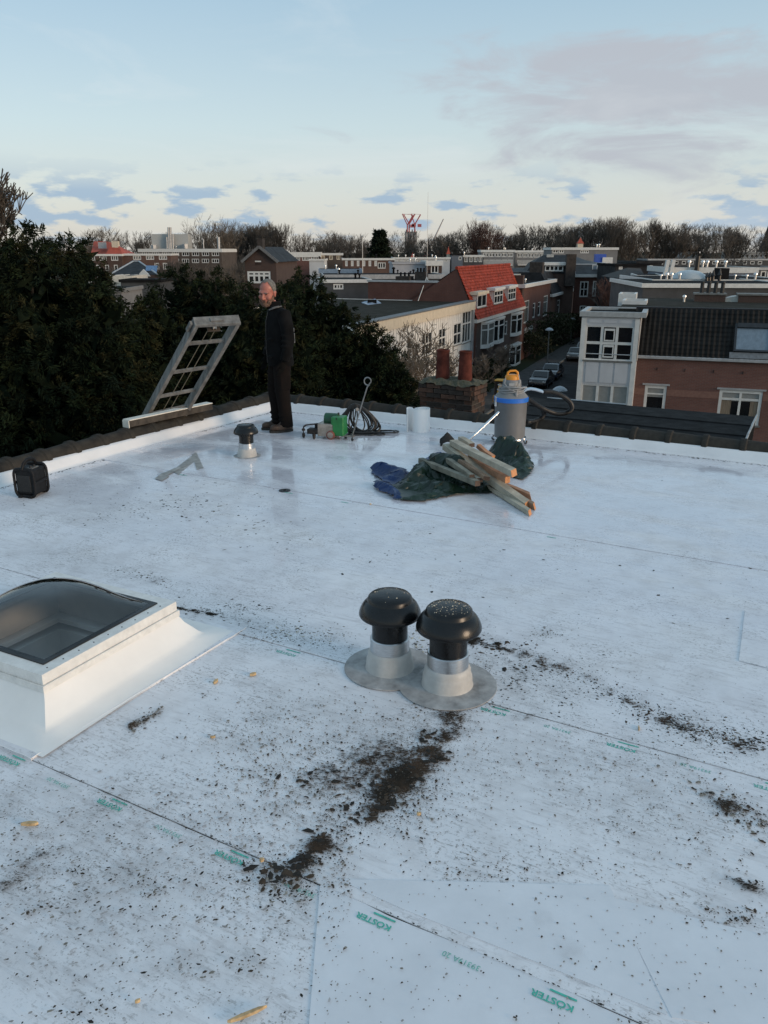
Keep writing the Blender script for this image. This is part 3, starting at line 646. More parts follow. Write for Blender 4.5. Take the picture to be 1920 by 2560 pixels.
# --- jobsite radio with roll cage (black)
def radio():
    b = GR(56, 1076); t = empty('jobsite_radio', b, 'black jobsite radio in a tubular roll cage by the tiled left edge', 'radio', rz=R(-12)); t.scale = (.80, .92, 1.12)
    RUB = M('black_rubber', (.008, .0085, .010), .6, spec=.25, var=.25, scale=20, bump=.1)
    GRL = M('grille_black', (.008, .008, .008), .5, var=.3, scale=80, bump=.6, bscale=200)
    mb = MB(); mb.box((0, .12, .128), (.232, .215, .215)); body = mb.build('body', RUB, t, bevel=.022, local=True, seg=3)
    mb = MB(); mb.box((-.005, .012, .118), (.17, .012, .14)); mb.build('speaker_grille', GRL, body, bevel=.006, local=True)
    def cage(y, w_, h):
        pts = []; r_ = .05
        for (cx, cz, a0) in ((w_ / 2 - r_, h - r_, 0), (-w_ / 2 + r_, h - r_, 90), (-w_ / 2 + r_, r_ + .012, 180), (w_ / 2 - r_, r_ + .012, 270)):
            for k_ in range(6): an = R(a0 + 90 * k_ / 5); pts.append((cx + r_ * math.cos(an), y, cz + r_ * math.sin(an)))
        pts.append(pts[0]); m_ = MB(); m_.tube(pts, .0145, 10, caps=False); m_.build('cage_bar', RUB, t, smooth=True, local=True)
    cage(.012, .25, .235); cage(.225, .25, .245)
    mb = MB()
    mb.tube([(.0, -.0 + .0, .23), (.0, .03, .275), (.0, .09, .300), (.0, .16, .300), (.0, .21, .275), (.0, .232, .24)], .017, 10); mb.build('handle', RUB, t, smooth=True, local=True)
    for sx in (-.085, .085):
        mb = MB(); mb.box((sx * .75, .005, .012), (.05, .04, .024)); mb.build('foot', RUB, t, bevel=.006, local=True)
        mb = MB(); mb.box((sx * .75, .225, .012), (.05, .04, .024)); mb.build('foot', RUB, t, bevel=.006, local=True)
        mb = MB(); mb.tube([(sx * 1.45, .012, .12), (sx * 1.45, .225, .13)], .012, 8); mb.build('cage_bar', RUB, t, smooth=True, local=True)
    GREY = M('dim_grey_plastic', (.09, .09, .088), .4, var=.1)
    mb = MB(); mb.box((.055, .10, .238), (.075, .11, .012)); pn = mb.build('control_panel', GREY, t, bevel=.004, local=True)
    for k_ in range(2): mb = MB(); mb.lathe([(.016, 0), (.015, .014), (0, .015)], (.055, .075 + k_ * .05, .243), 14); mb.build('knob', BLACK, pn, smooth=True, local=True)
radio()

# --- grey hoist frame leaning over the left edge
WOODG = M('weathered_grey_wood', (.17, .165, .155), .8, var=.3, scale=14, bump=.4, bscale=50, streak=(1, 1, .25))
def hoist():
    bl, tl, br_, tr_ = D(310.7, 905.6, 9.62), D(421.7, 699, 8.95), D(402, 884, 9.82), D(512, 694, 9.12)
    dl = (bl - tl).normalized(); bl = bl + dl * .35; br_ = br_ + (br_ - tr_).normalized() * .35
    cr = (tr_ - tl).normalized(); nrm = cr.cross((tl - bl).normalized()).normalized()
    if nrm.y > 0: nrm = -nrm
    t = empty('hoist_frame', bl, 'grey weathered ladder-like hoist frame with pulley, leaning over the left roof edge', 'hoist frame')
    for (p, q) in ((bl, tl), (br_, tr_)):
        mb = MB(); mb.bar(p, q, .045, .125, nrm); r_ = mb.build('side_rail', WOODG, t, bevel=.004)
        for f in (.25, .55, .85):
            m2 = MB(); m2.lathe([(.006, 0), (.005, .004), (0, .005)], p + (q - p) * f - cr * .0226, 8, axis=-cr); m2.build('bolt', BLACK, r_)
    up = (tl - bl).normalized()
    mb = MB(); mb.bar(tl - cr * .022 + up * .018, tr_ + cr * .022 + up * .018, .036, .13, nrm); mb.build('top_bar', WOODG, t, bevel=.004)
    L = (tl - bl).length
    for f in (.22, .385, .60, .84):
        a = bl + (tl - bl) * f; b = br_ + (tr_ - br_) * f
        mb = MB(); mb.bar(a + cr * .02, b - cr * .02, .035, .032, nrm); mb.build('crossbar', WOODG, t, bevel=.003)
    for fx in (.38, .56):
        a = bl + (br_ - bl) * fx; b = tl + (tr_ - tl) * (fx + .02); mb = MB(); mb.tube([a, b], .004, 6); mb.build('cord', M('hemp_cord', (.20, .17, .12), .9), t)
    c_ = tl + (tr_ - tl) * .5 - up * .055
    mb = MB(); mb.lathe([(.045, -.018), (.03, -.008), (.03, .008), (.045, .018)], c_, 20, axis=cr); mb.build('pulley_wheel', M('pale_nylon', (.62, .60, .55), .4), t, smooth=True)
    mb = MB(); mb.bar(c_ - cr * .07 - up * .03, c_ + cr * .07 - up * .03, .02, .10, nrm); mb.build('pulley_bracket', M('rust_brown_steel', (.09, .065, .045), .6, metal=.4, var=.4), t, bevel=.003)
    mb = MB(); mb.bar(c_ - cr * .08 + up * .09, c_ + cr * .06 + up * .095, .03, .05, nrm); mb.build('top_cleat', WOODG, t, bevel=.003)
    mb = MB(); mb.bar(tl - cr * .05 - up * .10, tl - cr * .05 + up * .02, .03, .05, nrm); mb.build('side_bracket', WOODG, t, bevel=.003)
hoist()
# --- white-topped beam lying on the ridge tiles
def beam():
    p, q = Vector((-2.96, 9.06, .240)), Vector((-2.22, 10.10, .250))
    t = empty('timber_beam', p, 'white-topped timber beam lying on the ridge tiles below the hoist frame', 'beam')
    mb = MB(); mb.bar(p, q, .11, .075, (0, 0, 1)); mb.build('beam_core', M('dark_wet_timber', (.055, .045, .035), .75, var=.4, scale=10, bump=.3), t, bevel=.004)
    mb = MB(); mb.bar(p + Vector((0, 0, .045)), q + Vector((0, 0, .045)), .118, .012); mb.build('painted_top', M('cream_paint', (.70, .67, .60), .55, var=.1, scale=8), t, bevel=.003)
    d_ = (q - p).normalized(); mb = MB(); mb.bar(p - d_ * .004, p - d_ * .014, .112, .085); mb.build('painted_end', MATS['cream_paint'], t)
beam()

# --- hot-air welding machine
def welder():
    base = GR(700, 948); t = empty('welding_machine', base, 'green and grey roof welding machine on wheels with loop-topped guide pole', 'welding machine', rz=R(-16))
    GRN = M('green_plastic', (.015, .17, .045), .42, var=.15, scale=12); DGRN = M('dark_green_plastic', (.010, .065, .030), .45, var=.15)
    IRON = M('dark_cast_iron', (.035, .030, .028), .6, metal=.5, var=.4, scale=25, bump=.3); SHEET = M('worn_sheet_steel', (.42, .36, .31), .38, metal=.8, var=.3, scale=9)
    mb = MB(); mb.box((.02, .10, .105), (.20, .20, .15)); body = mb.build('heater_housing', SHEET, t, bevel=.006, local=True)
    mb = MB(); mb.box((.165, .085, .155), (.155, .17, .225)); gb = mb.build('motor_cover', GRN, t, bevel=.014, local=True, seg=3)
    mb = MB(); mb.lathe([(.06, -.085), (.075, -.08), (.075, .075), (.05, .085)], (.06, .13, .215), 20, axis=(1, 0, 0)); mb.build('blower', DGRN, t, smooth=True, local=True)
    mb = MB(); mb.lathe([(.012, 0), (.012, .03), (.006, .034)], (.14, .14, .265), 10); mb.build('switch', BLACK, gb, local=True)
    mb = MB(); mb.box((.16, .002, .25), (.012, .006, .03)); mb.build('vent_slot', BLACK, gb, local=True)
    for (x, y, r_) in ((.085, -.005, .052), (.085, .205, .052)):
        mb = MB(); mb.lathe([(r_ - .004, -.016), (r_, -.013), (r_, .013), (r_ - .004, .016)], (x, y, r_), 24, axis=(0, 1, 0)); wh = mb.build('wheel', M('brick_red_rubber', (.22, .07, .05), .6, var=.3), t, smooth=True, local=True)
        mb = MB(); mb.lathe([(r_ * .72, -.018), (r_ * .66, -.0195), (.01, -.020), (.0, -.02)], (x, y, r_), 20, axis=(0, 1, 0)); mb.build('hub', SHEET, wh, smooth=True, local=True)
    mb = MB(); mb.box((-.14, .06, .075), (.16, .11, .06)); mb.box((-.10, .11, .12), (.10, .05, .06)); mb.build('nozzle_carriage', IRON, t, bevel=.008, local=True)
    mb = MB(); mb.bar((-.05, .05, .175), (-.225, .0, .155), .016, .016); mb.bar((-.225, .0, .155), (-.255, -.01, .13), .02, .02); mb.build('guide_arm', IRON, t, bevel=.002, local=True)
    for (x, y, h) in ((-.255, -.012, .13), (-.105, -.055, .08)):
        mb = MB(); mb.tube([(x, y, .05), (x, y, h)], .007, 8); mb.lathe([(.018, -.02), (.018, .02)], (x, y, .035), 12); mb.lathe([(.02, -.012), (.02, .012)], (x, y, h - .03), 12); mb.build('guide_roller', IRON, t, smooth=True, local=True)
        mb = MB(); mb.lathe([(.012, 0), (.012, .018)], (x, y, .002), 10); mb.build('roller_foot', BLACK, t, local=True)
    mb = MB(); mb.bar((.14, .05, .045), (.36, .02, .048), .05, .012); mb.bar((.36, -.02, .048), (.36, .06, .048), .02, .014); mb.build('rear_bracket', SHEET, t, bevel=.002, local=True)
    for (x, y) in ((.36, -.02), (.25, .07)):
        mb = MB(); mb.lathe([(.014, -.008), (.017, 0), (.014, .008)], (x, y, .017), 12, axis=(0, 1, 0)); mb.bar((x, y, .02), (x, y, .045), .012, .012, (0, 1, 0)); mb.build('castor', BLACK, t, local=True)
    mb = MB(); top = Vector((.50, .14, .62)); lo = Vector((.33, .08, .05)); mb.tube([lo, lo + (top - lo) * .5, top], .0085, 8)
    loop = [];
    for k_ in range(15):
        an = R(-90 + 30) - 2 * math.pi * (k_ / 14) * (300 / 360) - R(60) * 0
        loop.append((top.x + .005 + .042 * math.cos(an), top.y, top.z + .066 + .045 * math.sin(an)))
    mb.tube([top] + loop + [top], .0075, 8); mb.build('guide_pole', M('grey_steel_tube', (.25, .25, .25), .4, metal=.7, var=.2), t, smooth=True, local=True)
    return t
welder()
# --- black cable hung in loops over the guide pole
def cable():
    c0 = GR(770, 935); t = empty('power_cable', c0, 'black power cable hanging in loose loops on the guide pole of the welding machine', 'cable')
    CB = M('black_cable', (.012, .012, .012), .42, var=.2); rr = random.Random(8)
    hook = Vector((c0.x - .045, c0.y + .05, .335))
    for i in range(15):
        mb = MB(); pts = []; sp = rr.uniform(.05, .30); drop = rr.uniform(.0, .06); back = rr.uniform(-.06, .10); lean = rr.uniform(-.16, .22); e_ = rr.uniform(.9, 1.12)
        for k_ in range(25):
            an = 2 * math.pi * k_ / 24; zc = hook.z / 2 + .008; x = hook.x + .03 + lean * (.5 - .5 * math.cos(an)) + math.sin(an) * sp * .62 * (1.1 - .5 * math.cos(an)); z = zc + math.cos(an) * (hook.z / 2 - .004) * (e_ if math.cos(an) > 0 else 1); y = hook.y - .05 + back * math.sin(an * .5) * .6 + rr.uniform(-.006, .006)
            pts.append((x, y - max(0, .06 - z) * .9, max(.009, z + rr.uniform(-.004, .004))))
        mb.tube(pts, .0085, 7, caps=False); mb.build('cable_loop', CB, t, smooth=True)
    for (cx, cy, rx, ry, zz) in ((.16, -.10, .19, .055, .009), (.26, -.02, .26, .06, .02), (.20, -.06, .27, .075, .03), (.06, -.12, .16, .05, .012)):
        mb = MB(); mb.tube([(c0.x + cx + rx * math.cos(2 * math.pi * k_ / 30), c0.y + cy + ry * math.sin(2 * math.pi * k_ / 30) + .02 * math.sin(6 * math.pi * k_ / 30), zz) for k_ in range(31)], .0085, 7, caps=False); mb.build('cable_loop', CB, t, smooth=True)
    mb = MB(); mb.lathe([(.022, -.02), (.024, 0), (.020, .02)], (hook.x + .055, hook.y - .10, .30), 14, axis=(.3, -1, .2)); mb.build('plug', M('grey_plug', (.2, .2, .2), .35), t, smooth=True)
cable()

# --- loosely rolled strip of white membrane standing on end
def roll():
    c0 = GR(911, 934) + Vector((0, .08, 0)); t = empty('membrane_roll', c0, 'short white membrane roll standing on end, left of the grey vacuum', 'membrane roll')
    pts = []; n = 90
    for k_ in range(n):
        f = k_ / (n - 1); an = R(200) + f * R(360 * 2.6); r_ = .112 - .030 * (1 - f) + 0 * f; pts.append(Vector((r_ * math.cos(-an), r_ * math.sin(-an) * .95, 0)))
    last = pts[-1]; tail = [Vector((-.115, .045, 0)), Vector((-.135, .075, 0)), Vector((-.165, .075, 0)), Vector((-.185, .045, 0)), Vector((-.190, .0, 0)), Vector((-.183, -.035, 0))]
    cyl = MB(); N = 44; R1 = .112
    sp = [Vector((R1 * (.35 + .65 * f) * math.cos(R(180) - f * R(360 * 3)), R1 * (.35 + .65 * f) * math.sin(R(180) - f * R(360 * 3)), 0)) for f in [k_ / 110 for k_ in range(111)]]
    sp = [p for p in sp]; end = sp[-1]
    sp += [Vector((-.116, .03, 0)), Vector((-.128, .062, 0)), Vector((-.152, .078, 0)), Vector((-.176, .062, 0)), Vector((-.186, .025, 0)), Vector((-.184, -.02, 0)), Vector((-.176, -.05, 0))]
    th_ = .0022; H_ = .285; vs = []; fs = []; m = len(sp)
    for i, p in enumerate(sp):
        d_ = (sp[min(i + 1, m - 1)] - sp[max(i - 1, 0)]).normalized(); nn = Vector((-d_.y, d_.x, 0)) * th_
        for q in (p - nn, p + nn): vs.append(c0 + q); vs.append(c0 + q + Vector((0, 0, H_ + .004 * math.sin(i * .3))))
    for i in range(m - 1):
        o_ = i * 4; fs += [(o_, o_ + 4, o_ + 5, o_ + 1), (o_ + 2, o_ + 3, o_ + 7, o_ + 6), (o_ + 1, o_ + 5, o_ + 7, o_ + 3), (o_, o_ + 2, o_ + 6, o_ + 4)]
    fs += [(0, 1, 3, 2), (4 * m - 4, 4 * m - 2, 4 * m - 1, 4 * m - 3)]
    cyl.add(vs, fs); cyl.build('rolled_sheet', M('roll_membrane', (.90, .90, .90), .5, var=.02), t, smooth=True)
roll()

# --- industrial vacuum
def vacuum():
    b = GR(1103, 960) + Vector((0, .12, 0)); t = empty('industrial_vacuum', b, 'tall grey drum vacuum with blue rim and orange-capped motor', 'vacuum cleaner')
    DRUM = M('grey_drum', (.155, .155, .155), .42, var=.10, scale=5); BLUE = M('blue_rim_plastic', (.02, .16, .60), .4, var=.1); ORG = M('orange_plastic', (.72, .27, .02), .42, var=.1); MG = M('mid_grey_plastic', (.20, .20, .20), .45, var=.1); CBG = M('grey_flex', (.30, .30, .30), .5, var=.1)
    z0 = .06
    mb = MB(); mb.lathe([(.165, z0), (.176, z0 + .01), (.186, .50), (.188, .505)], b, 48); dr = mb.build('drum', DRUM, t, smooth=True)
    mb = MB(); mb.lathe([(.186, .488), (.197, .490), (.198, .535), (.192, .54), (.16, .542)], b, 48); mb.build('rim', BLUE, t, smooth=True)
    mb = MB(); mb.lathe([(.190, .540), (.178, .556), (.150, .585), (.138, .60), (.128, .63), (.110, .638)], b, 40); hd = mb.build('lid', MG, t, smooth=True)
    mb = MB(); mb.lathe([(.112, .62), (.108, .66), (.103, .72), (.09, .735), (.05, .74)], b, 32); mo = mb.build('motor_housing', MG, t, smooth=True)
    mb = MB(); mb.box(b + Vector((-.02, -.105, .69)), (.06, .008, .03)); mb.build('rating_plate', M('label_grey', (.34, .35, .36), .5), mo)
    mb = MB(); mb.lathe([(.083, .732), (.082, .765), (.072, .782), (.05, .79), (0, .792)], b, 28); oc = mb.build('motor_cap', ORG, t, smooth=True)
    mb = MB(); mb.tube([b + Vector(p) for p in ((-.062, -.02, .77), (-.055, -.02, .815), (-.03, -.02, .832), (.03, -.02, .835), (.055, -.02, .815), (.06, -.02, .77))], .013, 8); mb.build('carry_handle', ORG, oc, smooth=True)
    mb = MB(); rr = random.Random(4)                               # mains flex wound round the head
    for k_ in range(5):
        r_ = .140 + .006 * k_; zz = .605 + .013 * k_; off = Vector((rr.uniform(-.012, .012), rr.uniform(-.01, .01), 0))
        mb.tube([b + off + Vector((r_ * math.cos(a_), r_ * math.sin(a_), zz + .018 * math.sin(a_ + k_))) for a_ in [2 * math.pi * i / 26 for i in range(27)]], .0055, 6, caps=False)
    mb.tube([b + Vector(p) for p in ((-.085, -.06, .76), (-.10, -.10, .70), (-.05, -.14, .645), (.0, -.152, .625), (.025, -.155, .61))], .0055, 6)
    mb.tube([b + Vector(p) for p in ((.06, -.07, .80), (.075, -.09, .72), (.05, -.13, .64), (.03, -.16, .60))], .0055, 6)
    mb.build('mains_flex', CBG, t, smooth=True)
    mb = MB(); mb.lathe([(.010, 0), (.017, .02), (.017, .04)], b + Vector((.03, -.162, .565)), 10, axis=(0, 0, 1)); pl = mb.build('mains_plug', CBG, t, smooth=True)
    mb = MB()
    for sx in (-.008, .008): mb.tube([b + Vector((.03 + sx, -.164, .566)), b + Vector((.03 + sx, -.166, .548))], .003, 6)
    mb.build('plug_pin', STEEL, pl)
    for an in (-160, -8, 95):
        c_ = b + Vector((.196 * math.cos(R(an)), .196 * math.sin(R(an)), .50)); mb = MB(); mb.box(c_ + Vector((0, 0, -.01)), (.018, .035, .11), R(an)); mb.build('clip', STEEL if an == -160 else BLACK, t, bevel=.003)
    # chrome base with castors
    mb = MB(); mb.lathe([(.19, .05), (.195, .055), (.195, .068), (.19, .072)], b, 36); mb.build('base_ring', STEEL, t, smooth=True)
    for an in (-30, 60, 150, 240):
        c_ = b + Vector((.20 * math.cos(R(an)), .20 * math.sin(R(an)), 0)); mb = MB(); mb.bar(c_ + Vector((0, 0, .02)), c_ + Vector((0, 0, .065)), .02, .02, (0, 1, 0)); cs = mb.build('castor_fork', STEEL, t)
        mb = MB(); mb.lathe([(.02, -.009), (.025, 0), (.02, .009)], c_ + Vector((0, 0, .0255)), 16, axis=(math.sin(R(an)), -math.cos(R(an)), 0)); mb.build('castor_wheel', BLACK, cs, smooth=True)
    # bent chrome tube and ribbed black hose
    zx = lambda x, y, Y: D(1019.6 + x * .1458, 795 + y * .1458, Y)
    Y0 = b.y + .06
    path = [zx(765, 350, Y0), zx(810, 318, Y0), zx(870, 308, Y0), zx(940, 318, Y0), zx(1010, 338, Y0), zx(1066, 357, Y0)]
    mb = MB(); mb.tube(path, .0185, 14); mb.build('bent_tube', STEEL, t, smooth=True)
    def smoothp(ps, k_=6):
        out = []
        for i in range(len(ps) - 1):
            p0, p1, p2, p3 = ps[max(i - 1, 0)], ps[i], ps[i + 1], ps[min(i + 2, len(ps) - 1)]
            for j in range(k_):
                f = j / k_; out.append(.5 * ((2 * p1) + (p2 - p0) * f + (2 * p0 - 5 * p1 + 4 * p2 - p3) * f * f + (3 * p1 - p0 - 3 * p2 + p3) * f ** 3))
        out.append(ps[-1]); return out
    hs = [(1050, 352, 0), (1180, 355, .03), (1310, 400, .08), (1420, 470, .14), (1475, 550, .2), (1465, 620, .25), (1390, 665, .27), (1270, 675, .24), (1130, 635, .18), (1000, 570, .12), (900, 505, .08), (845, 470, .04), (815, 455, .0)]
    pth = smoothp([zx(x, y, Y0 + d_) for x, y, d_ in hs], 16); rad = [.029 if i % 2 else .0255 for i in range(len(pth))]
    mb = MB(); mb.tube(pth, rad, 12); mb.build('hose', M('hose_black', (.012, .012, .013), .5, var=.2), t, smooth=True)
    pth = smoothp([zx(x, y, Y0 + d_) for x, y, d_ in ((1050, 620, .2), (1065, 680, .26), (1020, 745, .28), (930, 785, .24), (840, 800, .14), (800, 800, .1))], 12); rad = [.029 if i % 2 else .0255 for i in range(len(pth))]
    mb = MB(); mb.tube(pth, rad, 12); mb.build('hose', MATS['hose_black'], t, smooth=True)
    t2 = empty('suction_wand', D(1018, 944, 8.95), 'straight chrome suction wand leaning from the roof against the grey drum', 'suction wand')
    a = D(1013, 950, 8.9); e = D(1078, 890, b.y - .10); mb = MB(); mb.tube([a, a + (e - a) * .5, e], .016, 12); mb.build('tube', STEEL, t2, smooth=True)
    mb = MB(); mb.tube([a + (e - a) * .42, a + (e - a) * .50], .019, 12); mb.build('coupling', STEEL, t2, smooth=True)
vacuum()

# --- tarpaulin heap
from mathutils import noise as mn
TG = M('green_tarp', (.006, .020, .012), .34, spec=.4, var=.3, scale=5, bump=.25, bscale=25); TBL = M('blue_tarp', (.006, .026, .10), .36, spec=.4, var=.25, scale=5, bump=.25, bscale=25)
def zt(x, y): return (777.7 + x * .2396, 916 + y * .2396)
def heap(pxpoly, hfun, mat, name, parent, step=.03, seed=0.0, crease=.05):
    poly = [GR(*zt(x, y)) for x, y in pxpoly]
    xs = [p.x for p in poly]; ys = [p.y for p in poly]; x0, x1, y0, y1 = min(xs), max(xs), min(ys), max(ys)
    def inside(x, y):
        c_ = False; j = len(poly) - 1
        for i in range(len(poly)):
            if (poly[i].y > y) != (poly[j].y > y) and x < (poly[j].x - poly[i].x) * (y - poly[i].y) / (poly[j].y - poly[i].y) + poly[i].x: c_ = not c_
            j = i
        return c_
    def dist(x, y):
        d = 1e9
        for i in range(len(poly)):
            a, b = poly[i], poly[(i + 1) % len(poly)]; vx, vy = b.x - a.x, b.y - a.y; t_ = max(0, min(1, ((x - a.x) * vx + (y - a.y) * vy) / (vx * vx + vy * vy + 1e-9)))
            d = min(d, math.hypot(x - a.x - vx * t_, y - a.y - vy * t_))
        return d
    nx, ny = int((x1 - x0) / step) + 2, int((y1 - y0) / step) + 2; idx = {}; mb = MB(); vs = []; fs = []
    for i in range(nx):
        for j in range(ny):
            x, y = x0 + i * step, y0 + j * step
            if not inside(x, y): continue
            d = dist(x, y); q = Vector((x * 3.2, y * 3.2, seed)); q2 = Vector((x * 8.5 + y * 3, y * 8.5, seed + 9))
            rdg = 1 - abs(mn.noise(q)) * 3.0; rdg2 = 1 - abs(mn.noise(q2)) * 2.6
            h = (hfun(x, y) + crease * (rdg - .35) + crease * .45 * (rdg2 - .4)) * min(1, d / .10) ** .6
            lift = .012 + .02 * max(0, mn.noise(Vector((x * 6, y * 6, seed + 3))))
            vs.append((x + .03 * mn.noise(q2 * 2.3), y + .03 * mn.noise(q2 * 2.3 + Vector((5, 1, 0))), max(.006, h) + lift)); idx[i, j] = len(vs) - 1
    for i in range(nx - 1):
        for j in range(ny - 1):
            k_ = [(i, j), (i + 1, j), (i + 1, j + 1), (i, j + 1)]; got = [idx[q] for q in k_ if q in idx]
            if len(got) == 4: fs.append((got[0], got[1], got[2])); fs.append((got[0], got[2], got[3]))
            elif len(got) == 3: fs.append(tuple(got))
    mb.add(vs, fs); o = mb.build(name, mat, parent)
    so_ = o.modifiers.new('thick', 'SOLIDIFY'); so_.thickness = .003
    return o
def tarp():
    c0 = GR(*zt(750, 560)); t = empty('tarpaulin', c0, 'crumpled green and blue tarpaulin lying under the old planks', 'tarpaulin')
    g_ = lambda x, y, h, s=.16: (lambda X, Y, p=GR(*zt(x, y)): h * math.exp(-((X - p.x) / s) ** 2 - ((Y - p.y) / (s * .9)) ** 2))
    bumps = [g_(480, 520, .13), g_(640, 470, .16), g_(800, 480, .17), g_(950, 500, .13), g_(1100, 540, .07), g_(700, 600, .06)]
    hf = lambda X, Y: sum(b(X, Y) for b in bumps)
    heap([(270, 585), (370, 520), (470, 470), (640, 430), (820, 440), (960, 470), (1120, 490), (1330, 560), (1340, 612), (1180, 635), (1010, 645), (800, 668), (640, 700), (520, 715), (360, 706), (330, 650)], hf, TG, 'green_sheet', t, seed=1.3)
    b2 = [g_(1330, 300, .13, .15), g_(1430, 330, .12, .15), g_(1250, 280, .11, .13), g_(1480, 400, .09, .13)]
    heap([(1140, 260), (1240, 215), (1380, 235), (1500, 290), (1575, 390), (1560, 450), (1480, 520), (1380, 500), (1230, 440), (1160, 350)], lambda X, Y: sum(b(X, Y) for b in b2), TG, 'green_fold', t, seed=4.1, crease=.06)
    b3 = [g_(150, 420, .10, .10), g_(260, 440, .09, .10), g_(330, 480, .07, .1), g_(560, 360, .05, .1)]
    heap([(80, 400), (180, 385), (300, 395), (420, 420), (470, 470), (380, 530), (290, 570), (230, 540), (180, 520), (110, 480)], lambda X, Y: sum(b(X, Y) for b in b3), TBL, 'blue_fold', t, seed=7.7, crease=.04)
    heap([(100, 540), (170, 530), (270, 560), (350, 600), (370, 690), (300, 690), (240, 645), (150, 610), (105, 590)], lambda X, Y: .06, TBL, 'blue_fold', t, seed=9.2, crease=.03)
    heap([(440, 420), (580, 330), (690, 270), (770, 275), (790, 320), (640, 400), (470, 470)], lambda X, Y: .03, TBL, 'blue_fold', t, seed=12.2, crease=.03)
    p = GR(*zt(118, 590)); mb = MB(); mb.lathe([(.012, 0), (.012, .003), (.006, .003)], p + Vector((0, -.01, .055)), 14, axis=(0, -.6, .8)); mb.build('eyelet', ALU, t)
tarp()
# --- old planks on the tarp
def plank(sx, sy, ex, ey, z0, z1, w_, h, mat, label, cut='orange', lean=0.0, wedge=False):
    a = G(*zt(sx, sy), z0); b = G(*zt(ex, ey), z1); t = empty('plank', a, label, 'plank', 'old planks on the tarpaulin')
    d_ = (b - a).normalized(); up = Vector((math.sin(lean), 0, math.cos(lean))); sd = d_.cross(up).normalized(); up = sd.cross(d_)
    mb = MB(); r_ = random.Random(int(sx + ex))
    n = 8; ring = []
    for i in range(n + 1):
        f = i / n; c_ = a + (b - a) * f + up * (.006 * math.sin(f * 3.1 + sx)); j1 = r_.uniform(-.002, .002)
        ring.append([c_ + sd * (w_ / 2 + j1) + up * (h / 2), c_ - sd * (w_ / 2 - j1) + up * (h / 2), c_ - sd * (w_ / 2) - up * (h / 2), c_ + sd * (w_ / 2) - up * (h / 2)])
    if wedge: ring[-1] = [ring[-1][0] + d_ * .03, ring[-1][1] - d_ * .02, ring[-1][2] + d_ * .01, ring[-1][3] + d_ * .06]
    vs = [p for r4 in ring for p in r4]; fs = []
    for i in range(n):
        for k_ in range(4): o_ = i * 4; fs.append((o_ + k_, o_ + (k_ + 1) % 4, o_ + 4 + (k_ + 1) % 4, o_ + 4 + k_))
    fs.append((3, 2, 1, 0)); mb.add(vs, fs); mb.build('board', mat, t, bevel=.003)
    mb = MB(); e4 = ring[-1]; mb.poly(e4); mb.prism([p - d_ * .001 for p in e4], d_ * .003)
    mb.build('sawn_end', {'orange': M('fresh_cut_pine', (.62, .27, .11), .6, var=.25, scale=40), 'dark': M('old_end_grain', (.09, .06, .045), .85, var=.3)}[cut], t)
PG = M('grey_old_pine', (.42, .38, .30), .78, var=.22, scale=7, bump=.3, bscale=40, streak=(1, 1, 1)); PB = M('brown_old_pine', (.26, .17, .11), .75, var=.3, scale=7, bump=.3); PD = M('greenish_old_pine', (.22, .21, .165), .8, var=.3, scale=8, bump=.3); PR = M('reddish_pine', (.40, .21, .12), .7, var=.25, scale=8, bump=.2)
plank(840, 160, 1375, 440, .30, .26, .085, .055, PG, 'wide pale grey plank topmost on the tarpaulin heap, triangular orange sawn end', wedge=True)
plank(990, 300, 1330, 505, .20, .17, .05, .06, PR, 'reddish plank tucked just under the topmost pale plank', wedge=False)
plank(775, 205, 1500, 720, .24, .035, .085, .06, PG, 'longest pale plank sloping from the heap down to the roof', wedge=True)
plank(545, 320, 1060, 540, .15, .15, .055, .05, PD, 'leftmost plank of the heap, its square end reaching past the blue fold', 'dark')
plank(910, 330, 1140, 495, .22, .17, .07, .035, PB, 'short dark brown plank lying across the heap, dark-ended', 'dark', .3)
plank(735, 290, 1010, 480, .19, .18, .05, .05, PD, 'greenish grey plank between the leftmost and the longest plank', 'dark')
plank(800, 300, 1080, 500, .17, .16, .06, .04, PG, 'grey plank half hidden beneath the greenish plank', 'dark')
plank(1065, 195, 1200, 300, .24, .16, .05, .04, PR, 'short reddish offcut sticking up beside the vacuum')
plank(1180, 500, 1520, 650, .10, .045, .05, .05, PR, 'reddish plank with orange end beside the longest plank', wedge=True)
plank(1200, 560, 1560, 735, .05, .03, .05, .05, PB, 'brown plank at the right foot of the heap, pointed pale end', wedge=True)
plank(1150, 560, 1520, 790, .03, .027, .05, .04, PG, 'lowest plank resting flat on the white roof, orange end nearest the camera', wedge=True)
plank(905, 130, 1010, 190, .30, .28, .06, .04, PG, 'pale short plank end poking up at the top of the heap', 'dark')
def bag():
    c0 = GR(*zt(790, 190)); t = empty('black_cloth', c0, 'small black rag under the top end of the planks', 'rag')
    mb = MB(); vs = []; N = 12
    for i in range(N):
        for j in range(N):
            x = (i / (N - 1) - .5) * .18; y = (j / (N - 1) - .5) * .14; r_ = math.hypot(x / .09, y / .07); vs.append(c0 + Vector((x, y, max(.004, .16 * max(0, 1 - r_ * .75) ** .8 + .03 * mn.noise(Vector((x * 30, y * 30, 1)))))))
    mb.add(vs, [(i * N + j, (i + 1) * N + j, (i + 1) * N + j + 1, i * N + j + 1) for i in range(N - 1) for j in range(N - 1)]); mb.build('cloth', M('black_cloth', (.012, .012, .012), .8, var=.3), t)
bag()
